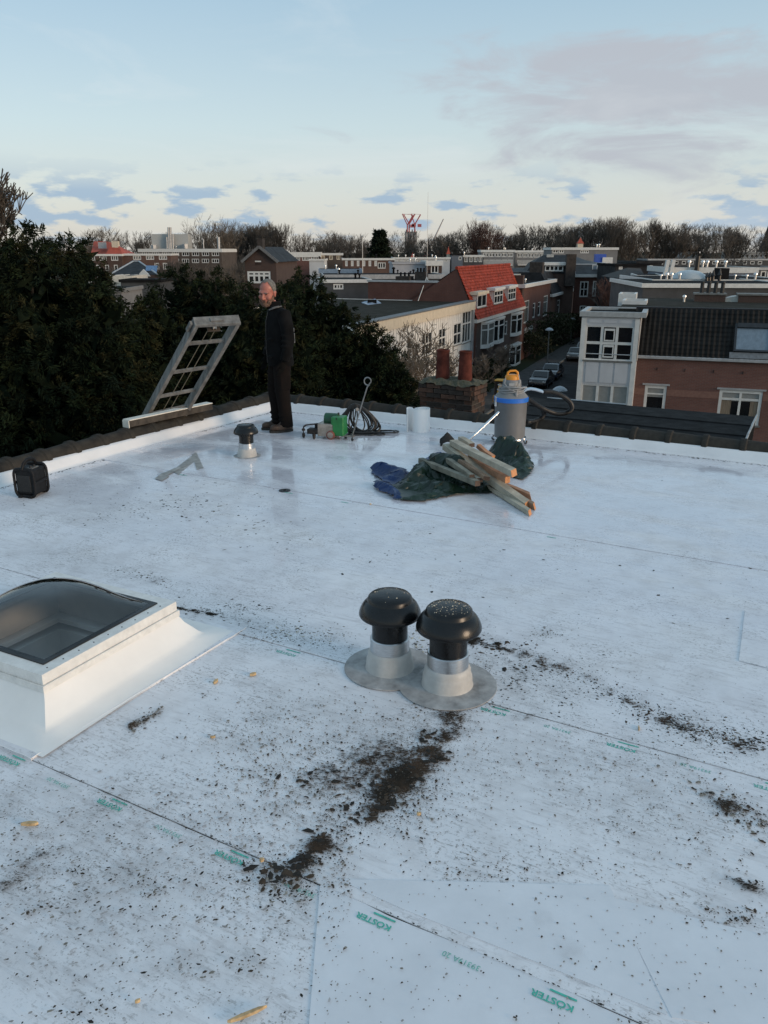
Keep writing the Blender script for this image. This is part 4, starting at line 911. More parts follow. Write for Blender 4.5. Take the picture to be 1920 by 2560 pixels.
# --- small loose things
p = GR(615, 1060); mb = MB(); mb.lathe([(.055, 0), (.056, .004), (.02, .005), (.017, .009), (.012, .009), (.012, .002)], p, 30); o = mb.build('grinding_disc', BLACK, None, smooth=True); tag(o, 'flat black grinding disc lying alone on the far white roof', 'disc')
CHIP = M('fresh_wood_chip', (.55, .38, .20), .75, var=.25, scale=40, bump=.3)
for (x, y, L, w_, an, lb) in ((466, 1474, .045, .022, 1.2, 'pale torn wood chip right of the skylight, upright sliver'), (547, 1458, .045, .022, .5, 'split wood chip between the skylight and the twin vents'), (460, 1594, .028, .014, .1, 'small yellow wood chip on the open roof below the skylight'),
                              (65, 1782, .075, .022, .05, 'long flat beige wood chip at the far left of the foreground'), (530, 2196, .13, .014, .45, 'yellow wood splinter at the bottom edge of the picture'), (100, 1554, .02, .01, .4, 'tiny pale chip at the foot of the skylight kerb'),
                              (565, 1860, .02, .016, .3, 'small ochre crumb at the left end of the dark moss patch'), (1380, 1575, .05, .008, 1.3, 'pale stick fragment on the speckled right side'), (298, 2165, .02, .01, .5, 'tan chip lying low in the left foreground'), (800, 1090, .02, .014, .4, 'yellow chip on the far roof before the tarpaulin'), (905, 1760, .02, .014, .4, 'pale chip at the right rim of the brown moss trail')):
    p = GR(x, y); mb = MB(); r_ = random.Random(x); pts = []
    for k_ in range(7):
        a_ = 2 * math.pi * k_ / 7; pts.append(p + Vector((math.cos(an), math.sin(an), 0)) * (math.cos(a_) * L / 2 * r_.uniform(.75, 1.1)) + Vector((-math.sin(an), math.cos(an), 0)) * (math.sin(a_) * w_ / 2 * r_.uniform(.7, 1.2)))
    mb.prism(pts, (0, .002, .008 + .15 * w_)); o = mb.build('wood_chip', CHIP, None, bevel=.0015); tag(o, lb, 'wood chip', 'wood chips on the roof')

# --- neighbour's chimney just beyond the back edge
def chimney():
    lo_, hi_ = 10.0, 14.0
    for _ in range(40):
        Y = (lo_ + hi_) / 2
        if ab(D(1021, 836, Y))[1] < .62: lo_ = Y
        else: hi_ = Y
    c0 = D(1021, 836, Y); Wd, Dp = .76, .44; top = c0.z
    P = lambda u, v, z: Vector((c0.x, c0.y, 0)) - AX * u + BX * v + Vector((0, 0, z))
    t = empty('chimney', P(Wd / 2, Dp / 2, -3), 'mossy dark brick chimney with two terracotta pots beyond the back edge', 'chimney')
    mb = MB(); mb.obox(P(Wd - .008, .008, -3.2), AX * (Wd - .016), BX * (Dp - .016), Vector((0, 0, 3.2 + top - .01))); mb.build('mortar_core', M('dark_mortar', (.12, .11, .10), .9, var=.3, scale=20), t)
    BR = [M('chimney_brick_a', (.055, .034, .026), .85, var=.35, scale=14, bump=.4), M('chimney_brick_b', (.085, .044, .030), .85, var=.35, scale=14, bump=.4), M('chimney_brick_c', (.035, .027, .023), .85, var=.35, scale=14, bump=.4)]
    bl_, bh_, bd_ = .205, .052, .098; meshes = []
    for m_ in BR:
        for (L,) in ((bl_,), (.098,)):
            mb = MB(); mb.box((0, 0, 0), (L, bd_, bh_)); o = mb.build('brick', m_, t, local=True); meshes.append(o.data); bpy.data.objects.remove(o)
    rr = random.Random(6); ang = math.atan2(AX.y, AX.x); z = top - bh_ / 2; row = 0; O = P(Wd / 2, Dp / 2, -3)
    while z > top - 1.0:
        proud = .028 if row in (0, 1, 2) else (.0)
        for (face, L, rot) in (('f', Wd, ang), ('r', Dp, ang + math.pi / 2), ('b', Wd, ang), ('l', Dp, ang + math.pi / 2)):
            u = (0 if row % 2 else -.108); 
            while u < L - .02:
                s0, s1 = max(0, u), min(L, u + bl_)
                if s1 - s0 > .06:
                    half = (s1 - s0) < .15; me = meshes[rr.randrange(3) * 2 + (1 if half else 0)]
                    o = bpy.data.objects.new('brick', me); COL.objects.link(o); o.parent = t
                    m_ = (s0 + s1) / 2; e = bd_ / 2 - proud - rr.uniform(0, .004)
                    q = {'f': P(Wd - m_, e, z), 'b': P(Wd - m_, Dp - e, z), 'r': P(e, m_, z), 'l': P(Wd - e, m_, z)}[face]
                    o.location = q - O; o.rotation_euler = (0, 0, rot + rr.uniform(-.01, .01)); o.scale = ((s1 - s0) / (.098 if half else bl_), 1, 1)
                u += bl_ + .011
        z -= bh_ + .011; row += 1
    # mossy crown
    mb = MB(); N = 22; vs = []
    for i in range(N + 1):
        for j in range(N // 2 + 1):
            u = -.05 + (Wd + .1) * i / N; v = -.05 + (Dp + .1) * j / (N // 2); e = min(u + .05, Wd + .05 - u, v + .05, Dp + .05 - v); q = P(u, v, top)
            vs.append(q + Vector((0, 0, .01 + min(.045, e * .35) + .035 * mn.noise(Vector((u * 9, v * 9, 2))) + .02 * mn.noise(Vector((u * 28, v * 28, 5))))))
    n2 = N // 2 + 1; mb.add(vs, [(i * n2 + j, i * n2 + j + 1, (i + 1) * n2 + j + 1, (i + 1) * n2 + j) for i in range(N) for j in range(N // 2)])
    mb.build('mossy_crown', M('moss_crown', (.045, .05, .022), .95, var=.3, scale=30, bump=.8, bscale=120, col2=(.10, .09, .07)), t)
    POT = M('terracotta_pot', (.10, .026, .018), .8, spec=.2, var=.35, scale=9, bump=.2)
    for u in (Wd * .70, Wd * .27):
        q = P(u, Dp * .5, top); mb = MB(); mb.lathe([(.098, .0), (.094, .10), (.088, .25), (.083, .40), (.088, .405), (.089, .425), (.083, .43), (.070, .428), (.068, .30)], q, 28); mb.build('chimney_pot', POT, t, smooth=True)
chimney()
# --- dark bitumen roof of a dormer below the back edge
def dormer():
    o_ = rp(3.1, .42, 0); t = empty('dormer_roof', o_, 'low black bitumen dormer roof behind the ridge tiles on the right', 'dormer roof')
    BIT = M('bitumen', (.005, .0053, .006), .7, var=.4, scale=6, bump=.3, bscale=30, spec=.1)
    mb = MB(); prof = [(.40, .06), (.9, .085), (.92, .098), (1.4, .115), (1.42, .127), (1.95, .14), (1.98, .12), (2.0, -.2)]
    a0_, a1_ = 2.9, 6.02
    for (e0, z0), (e1, z1) in zip(prof, prof[1:]): mb.poly([rp(a0_, e0, z0), rp(a1_, e0, z0), rp(a1_, e1, z1), rp(a0_, e1, z1)])
    for a_ in (a0_, a1_): mb.poly([rp(a_, e, z) for e, z in prof] + [rp(a_, 2.0, -1.5), rp(a_, .40, -1.5)])
    mb.poly([rp(a0_, 2.0, -.2), rp(a1_, 2.0, -.2), rp(a1_, 2.0, -2.6), rp(a0_, 2.0, -2.6)])
    mb.build('roof_sheet', BIT, t)
    mb = MB(); mb.tube([rp(a1_ + .012, e, z + .015) for e, z in prof[:7]], .014, 6); mb.build('edge_trim', M('zinc_trim', (.35, .36, .37), .4, metal=.6, var=.2), t)
    mb = MB(); mb.tube([rp(a0_ + .4, 1.97, .145), rp(a0_ + 1.5, 1.97, .145)], .012, 6); mb.build('flashing_strip', MATS['zinc_trim'], t)
dormer()
# ------------------------------------------------------------------ the man
def remeshed(mb, name, mat, parent, voxel, smooth_it=4):
    me = bpy.data.meshes.new(name); me.from_pydata(mb.v, [], mb.f); me.update()
    bm = bmesh.new(); bm.from_mesh(me); bmesh.ops.recalc_face_normals(bm, faces=bm.faces[:]); bm.to_mesh(me); bm.free()
    tmp = bpy.data.objects.new('tmp', me); COL.objects.link(tmp)
    r_ = tmp.modifiers.new('r', 'REMESH'); r_.mode = 'VOXEL'; r_.voxel_size = voxel
    s_ = tmp.modifiers.new('s', 'SMOOTH'); s_.iterations = smooth_it; s_.factor = .5
    dg = bpy.context.evaluated_depsgraph_get(); out = bpy.data.meshes.new_from_object(tmp.evaluated_get(dg)); bpy.data.objects.remove(tmp)
    out.name = name; out.materials.clear(); out.materials.append(mat)
    out.polygons.foreach_set('use_smooth', [True] * len(out.polygons))
    o = bpy.data.objects.new(name, out); COL.objects.link(o); o.parent = parent; return o
def loft(mb, rings, n=20):
    """rings: (centre, rx, ry, yaw) horizontal ellipses from bottom to top"""
    vs = []; fs = []
    for (c_, rx, ry, *yw) in rings:
        yw = yw[0] if yw else 0.0
        for k_ in range(n):
            a_ = 2 * math.pi * k_ / n; x, y = rx * math.cos(a_), ry * math.sin(a_)
            vs.append((c_[0] + x * math.cos(yw) - y * math.sin(yw), c_[1] + x * math.sin(yw) + y * math.cos(yw), c_[2]))
    for i in range(len(rings) - 1):
        for k_ in range(n): a = i * n + k_; b = i * n + (k_ + 1) % n; fs.append((a, b, b + n, a + n))
    fs.append(tuple(reversed(range(n)))); fs.append(tuple(range((len(rings) - 1) * n, len(rings) * n))); mb.add(vs, fs)
def ball(mb, c_, r, n=14, rot=None):
    rx, ry, rz = r if isinstance(r, tuple) else (r, r, r)
    if rot: rx, ry, rz = rx * 1.13, ry * 1.13, rz * 1.13
    vs = []; fs = []; m = n // 2
    for i in range(1, m):
        ph = math.pi * i / m
        for k_ in range(n):
            a_ = 2 * math.pi * k_ / n; v = Vector((rx * math.sin(ph) * math.cos(a_), ry * math.sin(ph) * math.sin(a_), -rz * math.cos(ph)))
            if rot: v = rot @ v
            vs.append(Vector(c_) + v)
    b_, t_ = Vector((0, 0, -rz)), Vector((0, 0, rz))
    if rot: b_, t_ = rot @ b_, rot @ t_
    vs += [Vector(c_) + b_, Vector(c_) + t_]; N = len(vs)
    for i in range(m - 2):
        for k_ in range(n): a = i * n + k_; b = i * n + (k_ + 1) % n; fs.append((a, b, b + n, a + n))
    for k_ in range(n): fs.append((N - 2, (k_ + 1) % n, k_)); fs.append((N - 1, (m - 2) * n + k_, (m - 2) * n + (k_ + 1) % n))
    mb.add(vs, fs)
def man():
    base = GR(610, 929); t = empty('person', base, 'grey-haired bearded man in dark workwear standing on the roof, looking at the camera', 'person', rz=R(-66))
    SKIN = M('skin', (.40, .145, .105), .5, var=.12, scale=18, bump=.05); JKT = M('dark_jacket_cloth', (.006, .006, .0065), .9, spec=.12, var=.3, scale=7, bump=.4, bscale=18)
    TRS = M('dark_trouser_cloth', (.006, .0054, .0052), .9, spec=.1, var=.45, scale=8, bump=.4, bscale=22, col2=(.012, .0085, .0075)); BOOT = M('brown_boot_leather', (.055, .032, .021), .6, var=.35, scale=14, bump=.2); SOLE = M('boot_sole', (.03, .026, .023), .8)
    HAIR = M('grey_hair', (.17, .158, .14), .75, var=.35, scale=60, bump=.8, bscale=160); BEARD = M('ginger_grey_beard', (.17, .095, .062), .8, var=.4, scale=70, bump=.9, bscale=180); GREYT = M('grey_reflective_trim', (.13, .13, .13), .5, var=.2)
    # frame: he faces -Y, his left is +X, z up.  Slight stoop: the chest and head come forward
    hip = .93; sh = 1.42
    legs = {1: [(.10, .015, .05), (.105, .01, .30), (.105, -.01, .50), (.10, -.005, .72), (.095, .01, .90)], -1: [(-.10, -.03, .05), (-.10, -.03, .30), (-.10, -.045, .50), (-.095, -.02, .72), (-.09, .005, .90)]}
    arms = {1: [(.185, .02, 1.405), (.235, .035, 1.28), (.262, .045, 1.12), (.268, .01, .98), (.262, -.025, .875)], -1: [(-.185, .01, 1.405), (-.235, .005, 1.28), (-.262, -.005, 1.12), (-.262, -.05, .99), (-.25, -.09, .885)]}
    HS = 1.13
    hc = Vector((0.0, -.118, 1.648))                                   # head centre
    hy = R(48); hr = Matrix.Rotation(hy, 3, 'Z') @ Matrix.Rotation(R(10), 3, 'X') @ Matrix.Rotation(R(4), 3, 'Y')   # head turned to his left, chin down
    H = lambda x, y, z: hc + hr @ (Vector((x, y, z)) * HS)
    # ---- body: one continuous surface under the clothes
    mb = MB()
    loft(mb, [((0, .01, .86), .15, .10), ((0, .01, .95), .155, .105), ((0, .005, 1.08), .14, .095), ((0, .0, 1.22), .155, .10), ((0, -.005, 1.34), .165, .10), ((0, -.01, 1.42), .13, .085), ((0, -.035, 1.475), .07, .066), ((0, -.06, 1.52), .058, .062), ((0, -.085, 1.57), .056, .062)])
    for s_ in (1, -1):
        mb.tube(legs[s_], [.042, .052, .058, .075, .085], 14); ball(mb, (legs[s_][0][0], -.05, .045), (.04, .11, .035))
        mb.tube(arms[s_], [.055, .046, .042, .036, .028], 12)
        w0 = Vector(arms[s_][-1]); dn = (w0 - Vector(arms[s_][-2])).normalized(); rt_ = Matrix.Rotation(0, 3, 'Z')
        pc = w0 + dn * .05; ball(mb, pc, (.020, .040, .052))
        for k_, (yo, ln_) in enumerate(((-.030, .072), (-.010, .082), (.011, .078), (.029, .062))):
            f0 = pc + dn * .035 + Vector((0, yo, 0)); f1 = f0 + dn * ln_ * .5 + Vector((-.006 * s_, 0, 0)); f2 = f1 + dn * ln_ * .38 + Vector((-.022 * s_, -.004, 0)); f3 = f2 + dn * ln_ * .2 + Vector((-.018 * s_, -.003, 0)); mb.tube([f0, f1, f2, f3], [.0095, .009, .0085, .007], 8)
        th0 = pc + Vector((0, -.036, .012)); mb.tube([th0, th0 + dn * .03 + Vector((-.006 * s_, -.018, 0)), th0 + dn * .062 + Vector((-.014 * s_, -.022, 0))], [.011, .010, .008], 8)
    # head (x = his left, -y = face, z up)
    ball(mb, H(0, .018, .045), (.079, .098, .090), 22, hr); ball(mb, H(0, -.012, -.02), (.070, .083, .10), 20, hr)
    ball(mb, H(0, -.038, -.088), (.050, .052, .040), 16, hr); ball(mb, H(.0, -.070, .028), (.062, .026, .018), 14, hr)
    for s_ in (1, -1):
        ball(mb, H(.030 * s_, -.092, .022), (.026, .010, .008), 10, hr); ball(mb, H(.042 * s_, -.066, -.028), (.026, .026, .026), 12, hr)
        ball(mb, H(.082 * s_, .012, -.005), (.009, .021, .034), 12, hr); ball(mb, H(.088 * s_, .020, .010), (.007, .014, .018), 10, hr)
    mb.tube([H(0, -.090, .018), H(0, -.106, -.010), H(0, -.116, -.034), H(0, -.100, -.042)], [.010, .012, .0155, .012], 10)
    for s_ in (1, -1): ball(mb, H(.013 * s_, -.098, -.040), (.010, .011, .008), 8, hr)
    ball(mb, H(0, -.088, -.064), (.026, .012, .007), 10, hr); ball(mb, H(0, -.086, -.078), (.022, .012, .008), 10, hr)
    body = remeshed(mb, 'body', SKIN, t, .0062, 3)
    body.data.materials.append(M('dark_lower_body', (.006, .0055, .005), .9, var=.3, spec=.1))
    for p_ in body.data.polygons:
        if p_.center.z < 1.2: p_.material_index = 1  # near-black over everything below the chest, hands included
    # ---- face details
    for s_ in (1, -1):
        m2 = MB(); ball(m2, H(.031 * s_, -.0875, .006), (.0125, .008, .0045), 12, hr); e_ = m2.build('eye', M('dark_eye', (.03, .022, .018), .25), body, smooth=True, local=True)
        m2 = MB(); ball(m2, H(.032 * s_, -.0985, .023), (.022, .006, .0045), 10, hr); m2.build('eyebrow', HAIR, body, smooth=True, local=True)
    m2 = MB(); ball(m2, H(0, -.0975, -.0715), (.023, .004, .0022), 10, hr); m2.build('mouth', M('dark_lip', (.11, .03, .025), .5), body, smooth=True, local=True)
    # ---- hair and beard: shells over the skull with uneven edges
    m2 = MB(); N = 40; Mr = 18; vs = []; fs = []
    def hairline(a_):                                                # polar angle (from the crown) where the hair ends; a_=0 at face, pi at nape
        f = abs(a_) / math.pi; return R(41 - 10 * math.exp(-((f - .17) / .06) ** 2) + 24 * max(0, min(1, (f - .2) / .10)) + 44 * max(0, min(1, (f - .30) / .12)) + 14 * max(0, (f - .5) / .5))
    for i in range(Mr + 1):
        for k_ in range(N):
            a_ = -math.pi + 2 * math.pi * k_ / N; ph = hairline(a_) * i / Mr; x, y, z = math.sin(ph) * math.sin(a_), -math.sin(ph) * math.cos(a_), math.cos(ph)
            th_ = 1.036 + .018 * mn.noise(Vector((x * 7, y * 7, z * 7))) - (.03 if i == Mr else 0); vs.append(H(x * .081 * th_, .018 + y * .100 * th_, .045 + z * .093 * th_))
    for i in range(Mr):
        for k_ in range(N): a = i * N + k_; b = i * N + (k_ + 1) % N; fs.append((a, a + N, b + N, b))
    m2.add(vs, fs); m2.build('hair', HAIR, t, smooth=True, local=True)
    m2 = MB()
    ball(m2, H(0, -.048, -.098), (.056, .052, .038), 18, hr); ball(m2, H(0, -.086, -.090), (.030, .020, .026), 14, hr)
    for s_ in (1, -1):
        ball(m2, H(.046 * s_, -.040, -.075), (.026, .046, .036), 14, hr); ball(m2, H(.067 * s_, -.012, -.048), (.012, .026, .040), 12, hr); ball(m2, H(.017 * s_, -.097, -.058), (.018, .009, .008), 10, hr)
    remeshed(m2, 'beard', BEARD, t, .006, 2)
    # ---- jacket
    m2 = MB()
    loft(m2, [((0, .015, .80), .195, .150), ((0, .012, .84), .200, .155), ((0, .005, .95), .195, .155), ((0, .0, 1.08), .188, .150), ((0, -.002, 1.22), .196, .150), ((0, .0, 1.33), .198, .142), ((0, .0, 1.40), .178, .125), ((0, -.012, 1.455), .120, .098), ((0, -.03, 1.49), .085, .082), ((0, -.042, 1.515), .078, .080)], 26)
    for s_ in (1, -1):
        A_ = [Vector(p) for p in arms[s_]]; A_[-1] = A_[-1] - (A_[-1] - A_[-2]) * .1
        m2.tube([Vector((.10 * s_, .0, 1.40))] + A_, [.085, .088, .078, .070, .062, .056], 16)
        for f in (.35, .55, .75): c_ = A_[1] + (A_[3] - A_[1]) * f; ball(m2, c_ + Vector((.01 * s_, -.01, 0)), (.068, .070, .016), 12)
    for (x, y, z, rx, ry, rz) in ((.06, -.135, .92, .09, .03, .02), (-.05, -.14, 1.0, .10, .028, .018), (.08, -.13, 1.12, .08, .03, .018), (-.02, .14, 1.05, .13, .03, .02), (.14, .06, .90, .05, .07, .018), (.15, .02, 1.0, .045, .08, .016)): ball(m2, (x, y, z), (rx, ry, rz), 12)
    jk = remeshed(m2, 'jacket', JKT, t, .011, 3)
    # collar: dark stand-up band with a grey outer edge
    m2 = MB(); n = 30; vs = []; fs = []
    for i, (z, rx, ry, yo) in enumerate(((1.475, .094, .092, -.030), (1.505, .090, .090, -.045), (1.555, .090, .092, -.055), (1.560, .082, .084, -.055), (1.50, .078, .078, -.045))):
        for k_ in range(n + 1):
            a_ = R(-90 + 24) + (2 * math.pi - R(48)) * k_ / n; dip = .035 * max(0, -math.sin(a_)) ** 2; vs.append((rx * math.cos(a_), yo + ry * math.sin(a_), z - dip * (1 if i in (2, 3) else .5)))
    for i in range(4):
        for k_ in range(n): a = i * (n + 1) + k_; fs.append((a, a + 1, a + n + 2, a + n + 1))
    m2.add(vs, fs); cl = m2.build('collar', JKT, jk, smooth=True, local=True)
    m2 = MB(); pts = []
    for k_ in range(16):
        a_ = R(-62) + R(95) * k_ / 15; dip = .035 * max(0, -math.sin(a_)) ** 2; pts.append((.103 * math.cos(a_), -.03 + .099 * math.sin(a_), 1.482 - dip * .8 + .018 * (k_ / 15)))
    m2.tube(pts, [.009] * 4 + [.012] * 8 + [.007] * 4, 6); m2.build('collar_trim', GREYT, jk, smooth=True, local=True)
    m2 = MB(); m2.tube([(.0, -.152, .84), (.0, -.160, 1.0), (0, -.157, 1.2), (0, -.150, 1.33), (0, -.122, 1.43)], .005, 6); m2.build('zip', M('zip_grey', (.05, .05, .05), .4, metal=.5), jk, smooth=True, local=True)
    for (z0, z1, y) in ((1.26, 1.22, .104), (1.20, 1.13, .108), (1.125, 1.09, .110)):
        m2 = MB(); c_ = Vector((.245, .105, (z0 + z1) / 2)); m2.prism([(.225, y + .01, z0), (.268, y - .015, z0 - .01), (.272, y - .02, z1), (.232, y + .008, z1 - .006)], (.008, .012, 0)); m2.build('reflective_patch', GREYT, jk, bevel=.002, local=True)
    # ---- trousers
    m2 = MB()
    loft(m2, [((0, .01, .80), .165, .125), ((0, .01, .88), .178, .128), ((0, .01, .95), .17, .12)], 20)
    for s_ in (1, -1):
        L_ = legs[s_]; pts = [Vector((L_[0][0], L_[0][1] + .01, .065)), Vector((L_[0][0], L_[0][1] + .012, .12)), Vector(L_[1]), Vector(L_[2]), Vector(L_[3]), Vector((L_[4][0] * .9, L_[4][1], .88))]
        m2.tube(pts, [.086, .080, .082, .090, .104, .112], 18)
        rr = random.Random(3 + s_)
        for z in (.10, .15, .21, .44, .50, .56, .72): i_ = min(3, int(z / .25)); c_ = Vector(L_[i_]); ball(m2, (c_.x + rr.uniform(-.015, .015), c_.y - .01, z), (.084 + z * .02, .084 + z * .02, .012), 12)
        m2.add(*(lambda q: (q.v, q.f))((lambda q: (q.box((L_[2][0] + .075 * s_, .01, .62), (.035, .13, .17)), q)[1])(MB())))
    tr_ = remeshed(m2, 'trousers', TRS, t, .011, 3)
    # ---- boots
    for s_ in (1, -1):
        x0, y0 = legs[s_][0][0], legs[s_][0][1]; m2 = MB()
        loft(m2, [((x0, y0 - .055, .028), .050, .150), ((x0, y0 - .055, .055), .050, .148), ((x0, y0 - .045, .080), .047, .128), ((x0, y0 - .005, .105), .046, .082), ((x0, y0 + .015, .16), .048, .058)], 20)
        ball(m2, (x0, y0 - .135, .060), (.050, .068, .040), 14)
        bt = remeshed(m2, 'boot', BOOT, t, .008, 3)
        m2 = MB(); loft(m2, [((x0, y0 - .058, .0), .051, .152), ((x0, y0 - .058, .028), .054, .156)], 24); m2.build('sole', SOLE, bt, local=True)
    t.scale = (1.0, 1.0, 1.005)
man()
# ------------------------------------------------------------------ the neighbourhood below
GZ = -10.0
GROUND = M('garden_ground', (.028, .028, .02), .95, spec=.05, var=.4, scale=.15, bump=.3, bscale=2, col2=(.03, .04, .02))
mb = MB(); mb.poly([(-2500, -300, GZ), (2500, -300, GZ), (2500, 3500, GZ), (-2500, 3500, GZ)]); mb.build('ground', GROUND)['kind'] = 'structure'
SA = R(21.8); SU = Vector((math.sin(SA), math.cos(SA), 0)); SN = Vector((math.cos(SA), -math.sin(SA), 0))      # along the street / to its right
# street: the lamp foot gives a point on its left kerb
LAMP = G(1181, 800, GZ)
S0 = LAMP - SN * 0.6
def sp_(s, n, z): q = S0 + SU * s + SN * n; return Vector((q.x, q.y, z))
ASPH = M('asphalt', (.020, .020, .022), .85, spec=.2, var=.25, scale=.8, bump=.3, bscale=20); PAVE = M('pavement_slabs', (.045, .043, .042), .85, var=.25, scale=2, bump=.3, bscale=8); KERB = M('kerb_stone', (.16, .16, .15), .8, var=.2)
mb = MB(); mb.poly([sp_(-75, 1.0, GZ + .02), sp_(-75, 9.5, GZ + .02), sp_(150, 9.5, GZ + .02), sp_(150, 1.0, GZ + .02)]); mb.build('street', ASPH)['kind'] = 'structure'
for (n0, n1, kn) in ((-1.6, .85, .85), (9.65, 12.2, 9.5)):
    mb = MB(); mb.obox(sp_(-75, n0, GZ), SU * 225, SN * (n1 - n0), Vector((0, 0, .13))); pv = mb.build('pavement', PAVE); pv['kind'] = 'structure'
    mb = MB(); mb.obox(sp_(-75, kn, GZ), SU * 225, SN * .15, Vector((0, 0, .145))); k_ = mb.build('kerb', KERB, pv)
GLASS = M('dark_window_glass', (.012, .014, .017), .06, var=.3, scale=.7, spec=.6); GLASS_L = M('curtained_glass', (.16, .16, .15), .25, var=.4, scale=2.0, streak=(6, 6, .5)); BLIND = M('grey_roller_blind', (.24, .245, .235), .6, var=.08)
WHITE = M('white_woodwork', (.62, .62, .60), .5, var=.08, scale=4); CREAM = M('cream_woodwork', (.60, .52, .40), .55, var=.08, scale=3)
ZINC = M('zinc_edge', (.40, .41, .42), .45, metal=.3, var=.15, scale=3); BITU = M('flat_roof_bitumen', (.016, .016, .017), .9, spec=.06, var=.35, scale=.6); GRAV = M('roof_gravel', (.040, .036, .030), .95, spec=.1, var=.4, scale=1.2, bump=.8, bscale=60, col2=(.022, .022, .016))
BK_DARK = brick_mat('brown_brick', (.080, .044, .033), (.060, .034, .027), (.085, .075, .068), az=SA)
BK_RED = brick_mat('red_brick', (.13, .048, .034), (.105, .040, .029), (.11, .09, .08), az=SA)
BK_PINK = brick_mat('orange_brick', (.17, .075, .058), (.14, .062, .05), (.14, .12, .11), az=-R(19))
BK_MID = brick_mat('far_brick', (.12, .063, .047), (.10, .053, .041), (.13, .115, .10))
SLATE = M('dark_slate', (.018, .019, .022), .7, spec=.25, var=.3, scale=1.5, bump=.4, bscale=10); REDT = M('red_pantile', (.27, .042, .022), .75, spec=.2, var=.35, scale=2.2, bump=.4, bscale=14); REDF = M('far_red_tile', (.36, .065, .035), .7, var=.2, scale=.8)
class Fac:
    """a vertical facade plane: s runs to the right along it, z is height, d is towards the viewer"""
    def __init__(f, p0, az): f.p = Vector((p0[0], p0[1], 0)); f.u = Vector((math.cos(az), math.sin(az), 0)); f.n = Vector((math.sin(az), -math.cos(az), 0)); f.az = az
    def hit(f, px, py):
        r = ray(px, py); t_ = (f.p - Vector((0, 0, HC))).dot(f.n) / r.dot(f.n); q = Vector((0, 0, HC)) + r * t_; return (q - f.p).dot(f.u), q.z
    def pt(f, s, z, d=0.0): q = f.p + f.u * s + f.n * d; return Vector((q.x, q.y, z))
    def rect(f, x0, y0, x1, y1): a, b = f.hit(x0, y0), f.hit(x1, y1); return (min(a[0], b[0]), max(a[0], b[0]), min(a[1], b[1]), max(a[1], b[1]))
    def box(f, mb, s0, s1, z0, z1, d0, d1): mb.obox(f.pt(s0, z0, d0), f.u * (s1 - s0), f.n * (d1 - d0), Vector((0, 0, z1 - z0)))
def walls(f, root, s0, s1, z0, z1, depth, holes, mat, reveal=.12, name='wall', sides=True):
    mb = MB(); xs = sorted({s0, s1, *[max(s0, min(s1, q)) for h in holes for q in h[:2]]}); zs = sorted({z0, z1, *[max(z0, min(z1, q)) for h in holes for q in h[2:4]]})
    for i in range(len(xs) - 1):
        for j in range(len(zs) - 1):
            cx, cz = (xs[i] + xs[i + 1]) / 2, (zs[j] + zs[j + 1]) / 2
            if any(h[0] < cx < h[1] and h[2] < cz < h[3] for h in holes): continue
            mb.poly([f.pt(xs[i], zs[j]), f.pt(xs[i + 1], zs[j]), f.pt(xs[i + 1], zs[j + 1]), f.pt(xs[i], zs[j + 1])])
    for (a, b, c_, d_) in [h[:4] for h in holes]:
        for (p, q) in (((a, c_), (b, c_)), ((b, c_), (b, d_)), ((b, d_), (a, d_)), ((a, d_), (a, c_))): mb.poly([f.pt(*p), f.pt(*q), f.pt(q[0], q[1], -reveal), f.pt(p[0], p[1], -reveal)])
    if sides:
        for s in (s0, s1): mb.poly([f.pt(s, z0), f.pt(s, z1), f.pt(s, z1, -depth), f.pt(s, z0, -depth)])
        mb.poly([f.pt(s0, z0, -depth), f.pt(s1, z0, -depth), f.pt(s1, z1, -depth), f.pt(s0, z1, -depth)])
    return mb.build(name, mat, root)
